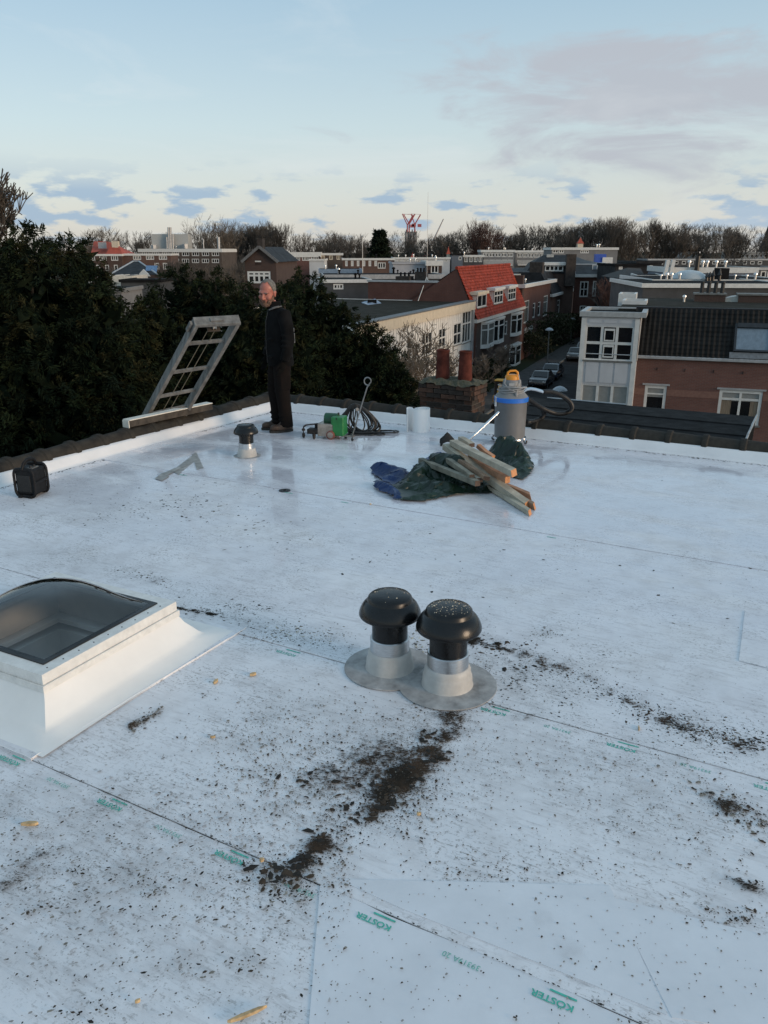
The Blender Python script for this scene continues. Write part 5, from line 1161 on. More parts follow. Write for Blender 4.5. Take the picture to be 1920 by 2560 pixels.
def window(f, root, h, cols=2, rows=1, fw=.09, mw=.06, mat=None, glass=None, d=.0, sill=True, rowpos=None, blind=None, split=False):
    s0, s1, z0, z1 = h[:4]; mat = mat or WHITE; mb = MB(); dd0, dd1 = d - .10, d - .02
    f.box(mb, s0, s0 + fw, z0, z1, dd0, dd1); f.box(mb, s1 - fw, s1, z0, z1, dd0, dd1); f.box(mb, s0 + fw, s1 - fw, z0, z0 + fw, dd0, dd1); f.box(mb, s0 + fw, s1 - fw, z1 - fw, z1, dd0, dd1)
    xs = [s0 + fw + (s1 - s0 - 2 * fw) * k_ / cols for k_ in range(cols + 1)]
    zs = [z0 + fw] + [z0 + fw + (z1 - z0 - 2 * fw) * r_ for r_ in (rowpos if rowpos else [k_ / rows for k_ in range(1, rows)])] + [z1 - fw]
    for x in xs[1:-1]: f.box(mb, x - mw / 2, x + mw / 2, z0 + fw, z1 - fw, dd0, dd1 - .004)
    for z in zs[1:-1]: f.box(mb, s0 + fw, s1 - fw, z - mw / 2, z + mw / 2, dd0, dd1 - .008)
    w_ = mb.build('window', mat, root)
    if split:
        for i in range(len(xs) - 1):
            for j in range(len(zs) - 1):
                mb = MB(); mb.poly([f.pt(xs[i], zs[j], dd0 + .03), f.pt(xs[i + 1], zs[j], dd0 + .03), f.pt(xs[i + 1], zs[j + 1], dd0 + .03), f.pt(xs[i], zs[j + 1], dd0 + .03)]); mb.build('pane', glass or GLASS, w_)
    else:
        mb = MB(); mb.poly([f.pt(s0 + fw, z0 + fw, dd0 + .03), f.pt(s1 - fw, z0 + fw, dd0 + .03), f.pt(s1 - fw, z1 - fw, dd0 + .03), f.pt(s0 + fw, z1 - fw, dd0 + .03)]); mb.build('pane', glass or GLASS, w_)
    if blind: mb = MB(); zb = z1 - fw - (z1 - z0) * blind; mb.poly([f.pt(s0 + fw, zb, dd0 + .036), f.pt(s1 - fw, zb, dd0 + .036), f.pt(s1 - fw, z1 - fw, dd0 + .036), f.pt(s0 + fw, z1 - fw, dd0 + .036)]); mb.build('blind', BLIND, w_)
    if sill: mb = MB(); f.box(mb, s0 - .06, s1 + .06, z0 - .07, z0 - .003, d - .02, d + .07); mb.build('sill', KERB, w_)
    return w_
def flat_roof_part(f, root, s0, s1, z, depth, mat=None, fascia=WHITE, fh=.28, over=.12):
    mb = MB(); f.box(mb, s0, s1, z - .05, z + .02, -depth, 0.0); r_ = mb.build('roof', mat or BITU, root)
    mb = MB(); f.box(mb, s0 - over, s1 + over, z - fh, z + .09, .003, over); mb.build('fascia', fascia, root)
    mb = MB(); f.box(mb, s0 - over, s0 - .003, z - fh, z + .09, -depth, 0.0); mb.build('side_fascia', fascia, root); mb = MB(); f.box(mb, s1 + .003, s1 + over, z - fh, z + .09, -depth, 0.0); mb.build('side_fascia', fascia, root)
    return r_
def small_vent(p, root, s=1.0, mat=None):
    mb = MB(); mb.lathe([(.06 * s, 0), (.06 * s, .25 * s), (.11 * s, .26 * s), (.10 * s, .34 * s), (0, .38 * s)], p, 10); mb.build('roof_pipe', mat or ALU, root, smooth=True)

# ---------- big brick house on the right, with the white glazed bay
def right_house():
    az = -R(19); c0 = D(1257, 690, 37.2); f = Fac(c0, az); rt_ = f.hit
    bx0 = 0.0; bx1 = f.hit(1383, 690)[0]; ztop = f.hit(1256, 677)[1]; zg = f.hit(1372, 772)[1]                       # bay front; gutter
    t = empty('brick_house', (c0.x, c0.y, GZ), 'orange brick house with dark tiled roof and white glazed bay, right of the street', 'house')
    fw = Fac(f.pt(0, 0, -1.15), az)                                                                                     # main brick wall, set back from the bay
    s1 = bx1 + 11.0; zg = fw.hit(1372, 772)[1]
    zz6 = lambda x, y: (1209.7 + x * .2709, 570.3 + y * .2709)
    w1 = fw.rect(*zz6(680, 965), *zz6(822, 1260)); w2 = fw.rect(*zz6(1275, 1000), *zz6(1580, 1290)); w1 = (w1[0], w1[1], w2[2], w1[3])
    low = [(w1[0] - .2, w1[1] + .6, w1[2] - 3.0, w1[2] - 1.2), (w2[0], w2[1], w2[2] - 3.0, w2[2] - 1.2)]
    walls(fw, t, bx1 - .35, s1, GZ, zg, 9.0, [w1, w2], BK_PINK, .14)
    window(fw, t, w1, 1, 1, .13, .07, rowpos=[.80], blind=.26); window(fw, t, w2, 2, 1, .13, .10, rowpos=[.78], blind=.24, split=True)
    mb = MB(); fw.box(mb, w1[0] - .12, w1[1] + .12, w1[3] + .01, w1[3] + .09, -.02, .05); mb.build('lintel', ZINC, t); mb = MB(); fw.box(mb, w2[0] - .12, w2[1] + .12, w2[3] + .01, w2[3] + .09, -.02, .05); mb.build('lintel', ZINC, t)
    # curtains
    for (a_, b_) in ((w2[0] + .14, w2[0] + .55), (w2[1] - .45, w2[1] - .14)):
        mb = MB(); n = 8
        for k_ in range(n): x0, x1 = a_ + (b_ - a_) * k_ / n, a_ + (b_ - a_) * (k_ + 1) / n; mb.poly([fw.pt(x0, w2[2] + .14, -.064), fw.pt(x1, w2[2] + .14, -.062), fw.pt(x1, w2[3] - .35, -.062), fw.pt(x0, w2[3] - .35, -.064)])
        mb.build('curtain', M('tan_curtain', (.22, .17, .12), .8, var=.3, streak=(8, 8, .3)), t)
    # two smoother soldier bands in the brick
    for y_ in (1010, 0):
        if not y_: continue
        za = fw.hit(*zz6(900, 1055))[1]; zb = fw.hit(*zz6(900, 1003))[1]
        segs = [(bx1 - .3, w1[0] - .02), (w1[1] + .02, w2[0] - .02), (w2[1] + .02, s1)]
        for a_, b_ in segs: mb = MB(); fw.box(mb, a_, b_, za, zb, 0.004, .012); mb.build('brick_band', M('band_brick', (.19, .10, .078), .85, var=.1, scale=8, bump=.2), t)
    mb = MB(); fw.box(mb, bx1 - .2, s1, zg - .02, zg + .12, .01, .16); mb.build('gutter', ZINC, t, bevel=.02)
    for k_ in range(7):
        mb = MB(); x = bx1 + .9 + k_ * 1.22; fw.box(mb, x, x + .03, zg - .55, zg - .42, .0, .03); mb.build('wall_anchor', M('black_iron', (.01, .01, .01), .5), t)
    # dark pantiled slope: real waves in courses
    run = 1.5; zr = Fac(fw.pt(0, 0, -run), az).hit(1520, 671)[1]; cols_w = .22; n = int((s1 - bx1 + .3) / (cols_w / 4)); rows = 11; vs = []; fs = []
    for r_ in range(rows):
        for e in (0, 1):
            g_ = (r_ + e) / rows; zz = zg + .08 + (zr - zg) * g_; dd = .10 - run * g_ + (.035 if e == 0 else 0)
            for k_ in range(n + 1):
                s = bx1 - .3 + k_ * cols_w / 4; vs.append(fw.pt(s, zz, dd + .035 * math.cos(2 * math.pi * k_ / 4)))
        o_ = r_ * 2 * (n + 1)
        for k_ in range(n): fs.append((o_ + k_, o_ + k_ + 1, o_ + n + 2 + k_, o_ + n + 1 + k_))
    mb = MB(); mb.add(vs, fs); o = mb.build('pantile_field', M('black_pantile', (.014, .013, .012), .7, var=.35, scale=2, spec=.2), t, smooth=False); o['kind'] = 'stuff'
    mb = MB(); fw.box(mb, bx1 - .3, s1, zr - .1, zr + .12, -run - .25, -run + .12); mb.build('ridge_edge', SLATE, t)
    # gravel flat roof behind the slope with chimney blocks and half dome
    mb = MB(); fw.box(mb, bx1 * .55, s1, zr - .3, zr - .02, -run - 10.5, -run - .25); mb.build('gravel_roof', GRAV, t)
    fr = Fac(fw.pt(0, 0, -run - 5.0), az)
    for (x0, x1) in ((1373, 1000),): pass
    fb = Fac(fw.pt(0, 0, -run - 7.5), az); a_ = fb.rect(*zz6(1075, 245), *zz6(1310, 345)); mb = MB(); fb.box(mb, a_[0], a_[1], zr - .3, a_[3], -1.2, 0); mb.build('chimney_block', BK_DARK, t); mb = MB(); fb.box(mb, a_[0] - .06, a_[1] + .06, a_[3] + .002, a_[3] + .08, -1.26, .06); mb.build('chimney_cap', KERB, t)
    for k_ in range(4): mb = MB(); mb.lathe([(.11, 0), (.10, .5), (.12, .52), (.12, .6)], fb.pt(a_[0] + .35 + k_ * .35, a_[3] + .08, -.6), 10); mb.build('chimney_pot', M('black_pot', (.02, .02, .02), .6), t, smooth=True)
    a_ = fb.rect(*zz6(1425, 250), *zz6(1800, 340)); mb = MB(); fb.box(mb, a_[0], a_[1], zr - .3, a_[3], -1.2, 0); mb.build('chimney_block', BK_DARK, t); mb = MB(); fb.box(mb, a_[0] - .06, a_[1] + .06, a_[3] + .002, a_[3] + .08, -1.26, .06); mb.build('chimney_cap', KERB, t)
    a_ = fb.rect(*zz6(1310, 255), *zz6(1430, 305)); mb = MB(); vs = []
    for k_ in range(13): an = math.pi / 2 * k_ / 12; vs.append(fb.pt(a_[1] - (a_[1] - a_[0]) * math.sin(an), a_[2] + (a_[3] - a_[2]) * math.cos(an), -.1))
    mb.prism(vs + [fb.pt(a_[1], a_[2], -.1)], -fb.n * 1.0); mb.build('half_dome_light', M('milky_plastic', (.36, .38, .36), .35, var=.1), t)
    q = fb.hit(*zz6(985, 318)); small_vent(fb.pt(q[0], zr - .02, .5), t, 1.0)
    # roof window with blue-grey curtain
    slope = math.atan2(zr - zg, run); pr = Vector((0, 0, 0))
    def on_slope(s, g_, lift=0.0): return fw.pt(s, zg + .08 + (zr - zg) * g_, .10 - run * g_) + (fw.n * math.sin(slope) + Vector((0, 0, math.cos(slope)))) * lift
    def slope_hit(px, py):
        best = None
        nrm = (fw.n * math.sin(slope) + Vector((0, 0, math.cos(slope)))); p0 = on_slope(0, 0, .1); r = ray(px, py); t_ = (p0 - Vector((0, 0, HC))).dot(nrm) / r.dot(nrm); q = Vector((0, 0, HC)) + r * t_
        return (q - fw.p).dot(fw.u), (q.z - zg - .08) / (zr - zg)
    a_, b_ = slope_hit(*zz6(1398, 490)), slope_hit(*zz6(1655, 720)); sA, sB, gA, gB = a_[0], b_[0] + .1, b_[1], a_[1]
    mb = MB(); e_ = on_slope(sA, gA) ; ex = fw.u * (sB - sA); ey = on_slope(sA, gB) - e_; ez = (fw.n * math.sin(slope) + Vector((0, 0, math.cos(slope))))
    bw = .09
    mb.obox(e_, fw.u * bw, ey, ez * .16); mb.obox(e_ + ex - fw.u * bw, fw.u * bw, ey, ez * .16); mb.obox(e_ + fw.u * bw, ex - fw.u * 2 * bw, ey.normalized() * bw, ez * .16); mb.obox(e_ + fw.u * bw + ey - ey.normalized() * .22, ex - fw.u * 2 * bw, ey.normalized() * .22, ez * .22)
    wn = mb.build('roof_window', M('anthracite_frame', (.03, .032, .036), .4, metal=.3), t)
    mb = MB(); i_ = e_ + fw.u * bw + ey.normalized() * bw + ez * .12; ew = ex - fw.u * 2 * bw; eh = ey - ey.normalized() * (.22 + bw); mb.poly([i_, i_ + ew, i_ + ew + eh, i_ + eh])
    mb.build('pane', M('sky_grey_pane', (.15, .20, .25), .12, var=.12, scale=1.2, streak=(5, 5, .2), spec=.6), wn)
    mb = MB(); mb.obox(e_ - ey.normalized() * .32 - fw.u * .15, ex + fw.u * .3, ey.normalized() * .30, ez * .09); mb.build('lead_apron', M('lead_sheet', (.16, .165, .17), .5, metal=.3, var=.2), wn)
    # ---- white bay
    mb = MB(); zb0, zb1 = GZ, ztop
    r1 = f.rect(*zz6(188, 488), *zz6(612, 778)); r2 = f.rect(*zz6(160, 960), *zz6(575, 1140)); r1 = (.22, bx1 - .22, r1[2] , r1[3]); r2 = (.22, bx1 - .22, r1[2] - 3.55 + .9 - .9, f.hit(*zz6(300, 962))[1]); r2 = (r2[0], r2[1], r2[3] - (r1[3] - r1[2]), r2[3])
    r3 = (.28, bx1 - .28, r2[2] - 3.0, r2[2] - 1.2)
    BAYW = M('white_bay_panel', (.50, .51, .53), .5, var=.06, scale=1.5)
    walls(f, t, 0, bx1, GZ, ztop, 3.4, [r1, r2, r3], BAYW, .14, 'bay_wall')
    for h_, bl in ((r1, None), (r2, .5), (r3, None)):
        w_ = window(f, t, h_, 3, 2, .06, .12, rowpos=[.5 if bl is None else .40], split=True, blind=bl)
        s_a, s_b = h_[0] + .1 + (h_[1] - h_[0] - .2) / 3, h_[0] + .1 + 2 * (h_[1] - h_[0] - .2) / 3
        if bl is None:
            zm = (h_[2] + h_[3]) / 2
            for (zl, zh) in ((h_[2] + .12, zm - .08), (zm + .08, h_[3] - .12)):
                mb = MB(); d0, d1 = -.08, -.005
                f.box(mb, s_a + .08, s_a + .13, zl, zh, d0, d1); f.box(mb, s_b - .13, s_b - .08, zl, zh, d0, d1); f.box(mb, s_a + .13, s_b - .13, zl, zl + .06, d0, d1); f.box(mb, s_a + .13, s_b - .13, zh - .09, zh, d0, d1); mb.build('casement', WHITE, w_)
    mb = MB(); zr_ = r1[2] + .27; mb.tube([f.pt(r1[0] + .05, zr_, -.02), f.pt(r1[1] - .05, zr_, -.02)], .025, 6); mb.build('handrail', ZINC, t)
    for (za, zb) in ((r1[3] + .12, ztop - .25), (r2[3] + .1, r1[2] - .1)):                 # proud panel fields with recessed joints
        for k_ in range(3):
            a_ = .30 + (bx1 - .6) * k_ / 3; b_ = .30 + (bx1 - .6) * (k_ + 1) / 3; mb = MB(); f.box(mb, a_ + .04, b_ - .04, za, zb, .002, .03); mb.build('panel', BAYW, t)
    for s in (0.0, bx1 - .2): mb = MB(); f.box(mb, s, s + .2, GZ, ztop - .2, .003, .05); mb.build('corner_post', WHITE, t)
    mb = MB(); f.box(mb, -.1, bx1 + .25, ztop - .12, ztop + .10, -3.4, -3.2); f.box(mb, -.1, bx1 + .25, ztop - .12, ztop + .10, -.12, .12); f.box(mb, -.1, .12, ztop - .12, ztop + .10, -3.2, -.12); f.box(mb, bx1 + .03, bx1 + .25, ztop - .12, ztop + .10, -3.2, -.12); mb.build('bay_parapet', M('grey_edge_paint', (.36, .37, .37), .5, var=.12), t)
    mb = MB(); f.box(mb, .12, bx1, ztop - .1, ztop - .03, -3.2, -.12); mb.build('bay_roof', BITU, t)
    # side cheek of the bay against the tiles, with dark worn foot
    mb = MB(); mb.poly([f.pt(bx1 + .02, zg - .1, -.0), f.pt(bx1 + .02, zg - .1, -1.3), f.pt(bx1 + .02, ztop - .13, -3.1), f.pt(bx1 + .02, ztop - .13, 0)]); mb.build('bay_cheek', M('peeling_white', (.50, .50, .50), .6, var=.3, scale=2.5, col2=(.30, .30, .31)), t)
    # rear pop-up boxes on the roof
    for (x0, y0, x1, y1, dd) in ((496, 290, 690, 322, 6.5), (468, 236, 606, 262, 9.5)):
        g2 = Fac(f.pt(0, 0, -dd), az); a_ = g2.rect(*zz6(x0, y0), *zz6(x1, y1)); mb = MB(); h1 = a_[3]; h0 = a_[2] - .5
        g2.box(mb, a_[0], a_[1], h0, h1, -.12, 0); g2.box(mb, a_[0], a_[1], h0, h1, -1.9, -1.78); g2.box(mb, a_[0], a_[0] + .12, h0, h1, -1.78, -.12); g2.box(mb, a_[1] - .12, a_[1], h0, h1, -1.78, -.12); mb.build('roof_upstand', WHITE, t)
right_house()
# ---------- row on the left side of the street: facades share one plane
sc = D(1021, 690.8, 74.0)                                     # corner between the white hall and the red-roofed house
fs_ = Fac((sc.x, sc.y), math.atan2(SU.y, SU.x))               # s grows away along the street, normal faces the street
z5 = lambda x, y: (777.6 + x * .2917, 553 + y * .2917)
def hall():
    f = fs_; s0 = f.hit(*z5(232, 560))[0] - 6.0; zt_ = f.hit(*z5(835, 336))[1]; zf = f.hit(*z5(835, 395))[1]
    t = empty('white_hall', f.pt(s0, GZ, 0), 'long white timber-clad hall with cream fascia and gravel flat roof', 'building')
    wins = [((760, 405), (820, 640), 3, [.62]), ((695, 492), (750, 658), 2, [.5]), ((585, 530), (635, 680), 2, [.5]), ((460, 562), (535, 738), 3, [.5]), ((348, 600), (382, 780), 1, [.5])]
    hs = []
    for (a, b, c_, rp_) in wins:
        m_ = ((a[0] + b[0]) / 2, (a[1] + b[1]) / 2); sa, sb = f.hit(*z5(a[0], m_[1]))[0], f.hit(*z5(b[0], m_[1]))[0]; za, zb = f.hit(*z5(m_[0], a[1] + 3))[1], f.hit(*z5(m_[0], b[1] - 3))[1]; hs.append((sa, sb, zb, za, c_, rp_))
    walls(f, t, s0, 0, GZ, zt_ - .02, 14, [h[:4] for h in hs], M('white_cladding', (.70, .69, .66), .6, var=.1, scale=1.5), .12)
    for h in hs: window(f, t, h, h[4], 1, .10, .12, rowpos=h[5])
    n = int(-s0 / .55)
    for k_ in range(n):                                        # vertical cover battens
        s = s0 + .3 + k_ * .55; cut = [h for h in hs if h[0] - .1 < s < h[1] + .1]
        za = cut[0][3] + .12 if cut else GZ + 2.5
        if zf - .05 - za > .2: mb = MB(); f.box(mb, s, s + .05, za, zf - .02, .003, .03); mb.build('batten', WHITE, t)
    mb = MB(); f.box(mb, s0 - .1, 0.05, zf, zt_, .004, .22); mb.build('fascia', CREAM, t)
    mb = MB(); f.box(mb, s0 - .1, 0.05, zt_ + .003, zt_ + .10, -.55, .26); mb.build('parapet_cap', M('lead_grey', (.13, .135, .14), .6, var=.2), t)
    mb = MB(); f.box(mb, s0, 0, zt_ - .3, zt_ - .08, -14, -.56); mb.build('roof', GRAV, t)
    mb = MB(); f.box(mb, -.5, .02, GZ, zt_ - .02, .005, .18); mb.build('corner_post', ZINC, t)
    # tilted solar panel, roof hatch and tripod mast on the roof
    g_ = lambda x, y: G(*z5(x, y), zt_ - .08)
    a, b, c_, d_ = g_(20, 350), g_(75, 362), g_(160, 350), g_(110, 320)
    t2 = empty('solar_panel', a, 'pale blue tilted panel on the gravel roof of the white hall', 'solar panel'); mb = MB(); q = [D(*z5(*p), Y) for p, Y in (((12, 342), a.y), ((60, 362), b.y - .2), ((160, 350), c_.y), ((112, 316), c_.y + 1.2))]
    mb.prism(q, (0, 0, -.08)); mb.build('panel', M('panel_blue', (.25, .32, .42), .3, var=.1), t2)
    mb = MB(); mb.box(((a + c_) / 2) + Vector((0, 0, .15)), (.8, .8, .3)); mb.build('stand', BITU, t2)
    m0 = g_(492, 332); t3 = empty('antenna_mast', m0, 'tall thin antenna mast on a tripod standing on the white hall', 'antenna mast'); mb = MB(); top = D(917, 415, m0.y); mb.tube([m0, m0 + (Vector((m0.x, m0.y, top.z)) - m0) * .55, Vector((m0.x, m0.y, top.z))], [.035, .022, .012], 6); mb.build('mast', ZINC, t3)
    for an in (90, 210, 330): mb = MB(); mb.tube([m0 + Vector((math.cos(R(an)) * .9, math.sin(R(an)) * .9, .02)), m0 + Vector((0, 0, 2.1))], .04, 6); mb.build('tripod_leg', WHITE, t3)
    h0 = g_(650, 328); t4 = empty('roof_hatch', h0, 'dark open hatch on the gravel roof beside the brick party wall', 'hatch'); mb = MB(); mb.box(h0 + Vector((0, 0, .18)), (1.3, 1.0, .36), -SA); mb.build('hatch_box', BITU, t4); mb = MB(); mb.obox(h0 + Vector((-.65, -.5, .37)), (1.3, 0, .1), (0, .9, .55), (0, -.03, .05)); mb.build('hatch_lid', M('hatch_grey', (.08, .08, .085), .5), t4)
hall()
def red_house():
    f = fs_; s1 = f.hit(*z5(1195, 395))[0]; ze = f.hit(*z5(855, 482))[1]
    t = empty('red_roof_house', f.pt(0, GZ, 0), 'brown brick house row with steep bright red tiled roof and three white dormers', 'house')
    def H_(x0, y0, x1, y1):
        mx, my = (x0 + x1) / 2, (y0 + y1) / 2; return (f.hit(*z5(x0, my))[0], f.hit(*z5(x1, my))[0], f.hit(*z5(mx, y1))[1], f.hit(*z5(mx, y0))[1])
    flat = [H_(842, 560, 858, 668), H_(1074, 482, 1090, 580), H_(1040, 492, 1050, 595), H_(1070, 660, 1088, 690), H_(890, 765, 930, 850), H_(985, 725, 1025, 850)]
    bays = [H_(895, 490, 968, 652), H_(976, 462, 1042, 622), H_(1116, 425, 1176, 566), H_(1106, 658, 1166, 795)]
    walls(f, t, 0, s1, GZ, ze, 9, flat, BK_DARK, .12)
    for i, h in enumerate(flat): window(f, t, h, 2 if h[1] - h[0] > 1.3 else 1, 1, .10, .08, rowpos=[.72])
    for h in bays:                                              # projecting bay windows
        mb = MB(); w_ = h[1] - h[0]; dp = .55; a, b = h[0], h[1]; pl = [(a, 0.004), (a + w_ * .2, dp), (b - w_ * .2, dp), (b, 0.004)]
        base = [f.pt(s, h[2] - .25, d) for s, d in pl]; mb.prism(base, (0, 0, .25)); mb.prism([f.pt(s, h[3], d + (.08 if d > .1 else 0)) for s, d in pl], (0, 0, .16)); bay = mb.build('bay_window', WHITE, t)
        for (p, q) in zip(pl, pl[1:]):
            P0, P1 = f.pt(p[0], 0, p[1]), f.pt(q[0], 0, q[1]); d_ = P1 - P0; L = d_.length; g2 = Fac((P0.x, P0.y), math.atan2(d_.y, d_.x)); m2 = MB()
            for (x0, x1, z0, z1) in ((0, .12, h[2], h[3]), (L - .12, L, h[2], h[3]), (.12, L - .12, h[2], h[2] + .12), (.12, L - .12, h[3] - .12, h[3]), (.12, L - .12, h[2] + (h[3] - h[2]) * .68, h[2] + (h[3] - h[2]) * .68 + .10)): g2.box(m2, x0, x1, z0, z1, -.08, 0)
            m2.build('bay_frame', WHITE, bay); m2 = MB(); m2.poly([g2.pt(.12, h[2] + .12, -.05), g2.pt(L - .12, h[2] + .12, -.05), g2.pt(L - .12, h[3] - .12, -.05), g2.pt(.12, h[3] - .12, -.05)]); m2.build('pane', GLASS if (h is not bays[0]) else GLASS_L, bay)
    mb = MB(); f.box(mb, -.1, s1 + .1, ze - .10, ze + .22, .004, .45); mb.build('gutter', WHITE, t)
    # steep tiled roof built as courses
    zr = HC - 0.0; rd = fs_.pt(0, 0, -4.0); 
    best = None
    for k_ in range(60):                                        # ridge depth such that its near end sits where the photo has it
        dd = 1.0 + k_ * .1; g2 = Fac((f.pt(0, 0, -dd).x, f.pt(0, 0, -dd).y), f.az); s_, z_ = g2.hit(*z5(722, 90))
        if best is None or abs(s_ - .2) < best[0]: best = (abs(s_ - .2), dd, z_)
    dd, zr = best[1], best[2]
    rows = 17; n = int((s1 + .2) / .12); vs = []; fs2 = []
    for r_ in range(rows):
        for e in (0, 1):
            g_ = (r_ + e) / rows; zz = ze + .2 + (zr - ze - .2) * g_; d_ = .45 - (dd + .45) * g_ + (.07 if e == 0 else 0)
            for k_ in range(n + 1): vs.append(f.pt(-.1 + (s1 + .2) * k_ / n, zz + (.03 if e == 0 else 0), d_ + .03 * math.sin(k_ * math.pi)  + .02 * (k_ % 2)))
        o_ = r_ * 2 * (n + 1)
        for k_ in range(n): fs2.append((o_ + k_, o_ + k_ + 1, o_ + n + 2 + k_, o_ + n + 1 + k_))
        if r_:
            for k_ in range(n): fs2.append((o_ + k_ - (n + 1), o_ + k_ + 1 - (n + 1), o_ + k_ + 1, o_ + k_))
    mb = MB(); mb.add(vs, fs2); o = mb.build('tile_field', REDT, t); o['kind'] = 'stuff'
    mb = MB(); mb.poly([f.pt(0, zr, -dd), f.pt(s1, zr, -dd), f.pt(s1, ze, -9), f.pt(0, ze, -9)]); mb.build('rear_roof', REDT, t)
    mb = MB(); mb.tube([f.pt(-.15, zr + .03, -dd), f.pt(s1 + .1, zr + .03, -dd)], .14, 8); mb.build('ridge', REDT, t, smooth=True)
    # brick gable end towards us with the lower party wall running left
    mb = MB(); mb.poly([f.pt(-.05, GZ, .3), f.pt(-.05, ze, .42), f.pt(-.05, zr - .05, -dd), f.pt(-.05, ze - .4, -9), f.pt(-.05, GZ, -9)]); mb.build('gable_wall', BK_RED, t)
    g3 = Fac((f.pt(.1, 0, 0).x, f.pt(.1, 0, 0).y), f.az - math.pi / 2 + math.pi)
    gl = Fac((f.pt(.06, 0, -14).x, f.pt(.06, 0, -14).y), math.atan2(f.n.y, f.n.x))
    za = gl.hit(*z5(400, 196))[1]; s_l = gl.hit(*z5(60, 250))[0]; s_r = gl.hit(*z5(625, 250))[0]
    mb = MB(); gl.box(mb, s_l, s_r, GZ, za, -.4, 0); mb.build('party_wall', BK_RED, t)
    mb = MB(); gl.box(mb, s_l - .1, s_r, za + .002, za + .16, -.5, .08); mb.build('party_wall_cap', ZINC, t)
    for (x0, x1, y0, y1) in ((262, 362, 150, 208), (392, 470, 118, 175)):
        a_ = gl.rect(*z5(x0, y0), *z5(x1, y1)); mb = MB(); gl.box(mb, a_[0], a_[1], a_[2] - 1, a_[3], -1.3, -.06 if y0 > 130 else -.5); mb.build('chimney_stack', M('sooty_brick', (.04, .032, .028), .9, var=.3, scale=3, bump=.4), t)
        for k_ in range(3): mb = MB(); mb.lathe([(.1, 0), (.09, .3), (.11, .32), (0, .36)], gl.pt(a_[0] + (a_[1] - a_[0]) * (.2 + .3 * k_), a_[3], -.7), 8); mb.build('chimney_pot', BITU, t)
    mb = MB(); a_ = gl.rect(*z5(698, 225), *z5(720, 252)); gl.box(mb, a_[0], a_[1], a_[2], a_[3], .0, .1); mb.build('wall_vent', ZINC, t)
    # three dormers
    sl = (dd + .45) / (zr - ze - .2)
    for (x0, y0, x1, y1) in ((862, 283, 930, 378), (988, 252, 1052, 350), (1092, 235, 1147, 326)):
        gd = None; dpt = .45 - sl * .0
        zc = f.hit(*z5((x0 + x1) / 2, y1))[1]
        for _ in range(6): dpt = .45 - sl * max(0.05, zc - ze - .2); gd = Fac((f.pt(0, 0, dpt).x, f.pt(0, 0, dpt).y), f.az); zc = gd.hit(*z5((x0 + x1) / 2, y1))[1]
        my = (y0 + y1) / 2; mx = (x0 + x1) / 2; a = gd.hit(*z5(x0, my))[0]; b = gd.hit(*z5(x1, my))[0]; zt_ = gd.hit(*z5(mx, y0))[1]; dep = sl * (zt_ - zc) + .1
        m2 = MB(); m2.poly([gd.pt(a, zc, 0), gd.pt(a, zt_, 0), gd.pt(a, zt_, -dep)]); m2.poly([gd.pt(b, zc, 0), gd.pt(b, zt_, 0), gd.pt(b, zt_, -dep)]); m2.poly([gd.pt(a, zc, -.02), gd.pt(b, zc, -.02), gd.pt(b, zt_, -.02), gd.pt(a, zt_, -.02)]); dm_ = m2.build('dormer', WHITE, t)
        m2 = MB(); gd.box(m2, a - .35, b + .3, zt_ + .002, zt_ + .26, -dep - .2, .25); m2.build('dormer_roof', CREAM if x0 < 900 else WHITE, dm_)
        window(gd, t, (a, b, zc, zt_), 2 if x0 < 900 else 3, 1, .12, .10, d=.12, rowpos=[.62] if x0 > 900 else None, sill=True)
    return s1, ze
S1, ZE = red_house()
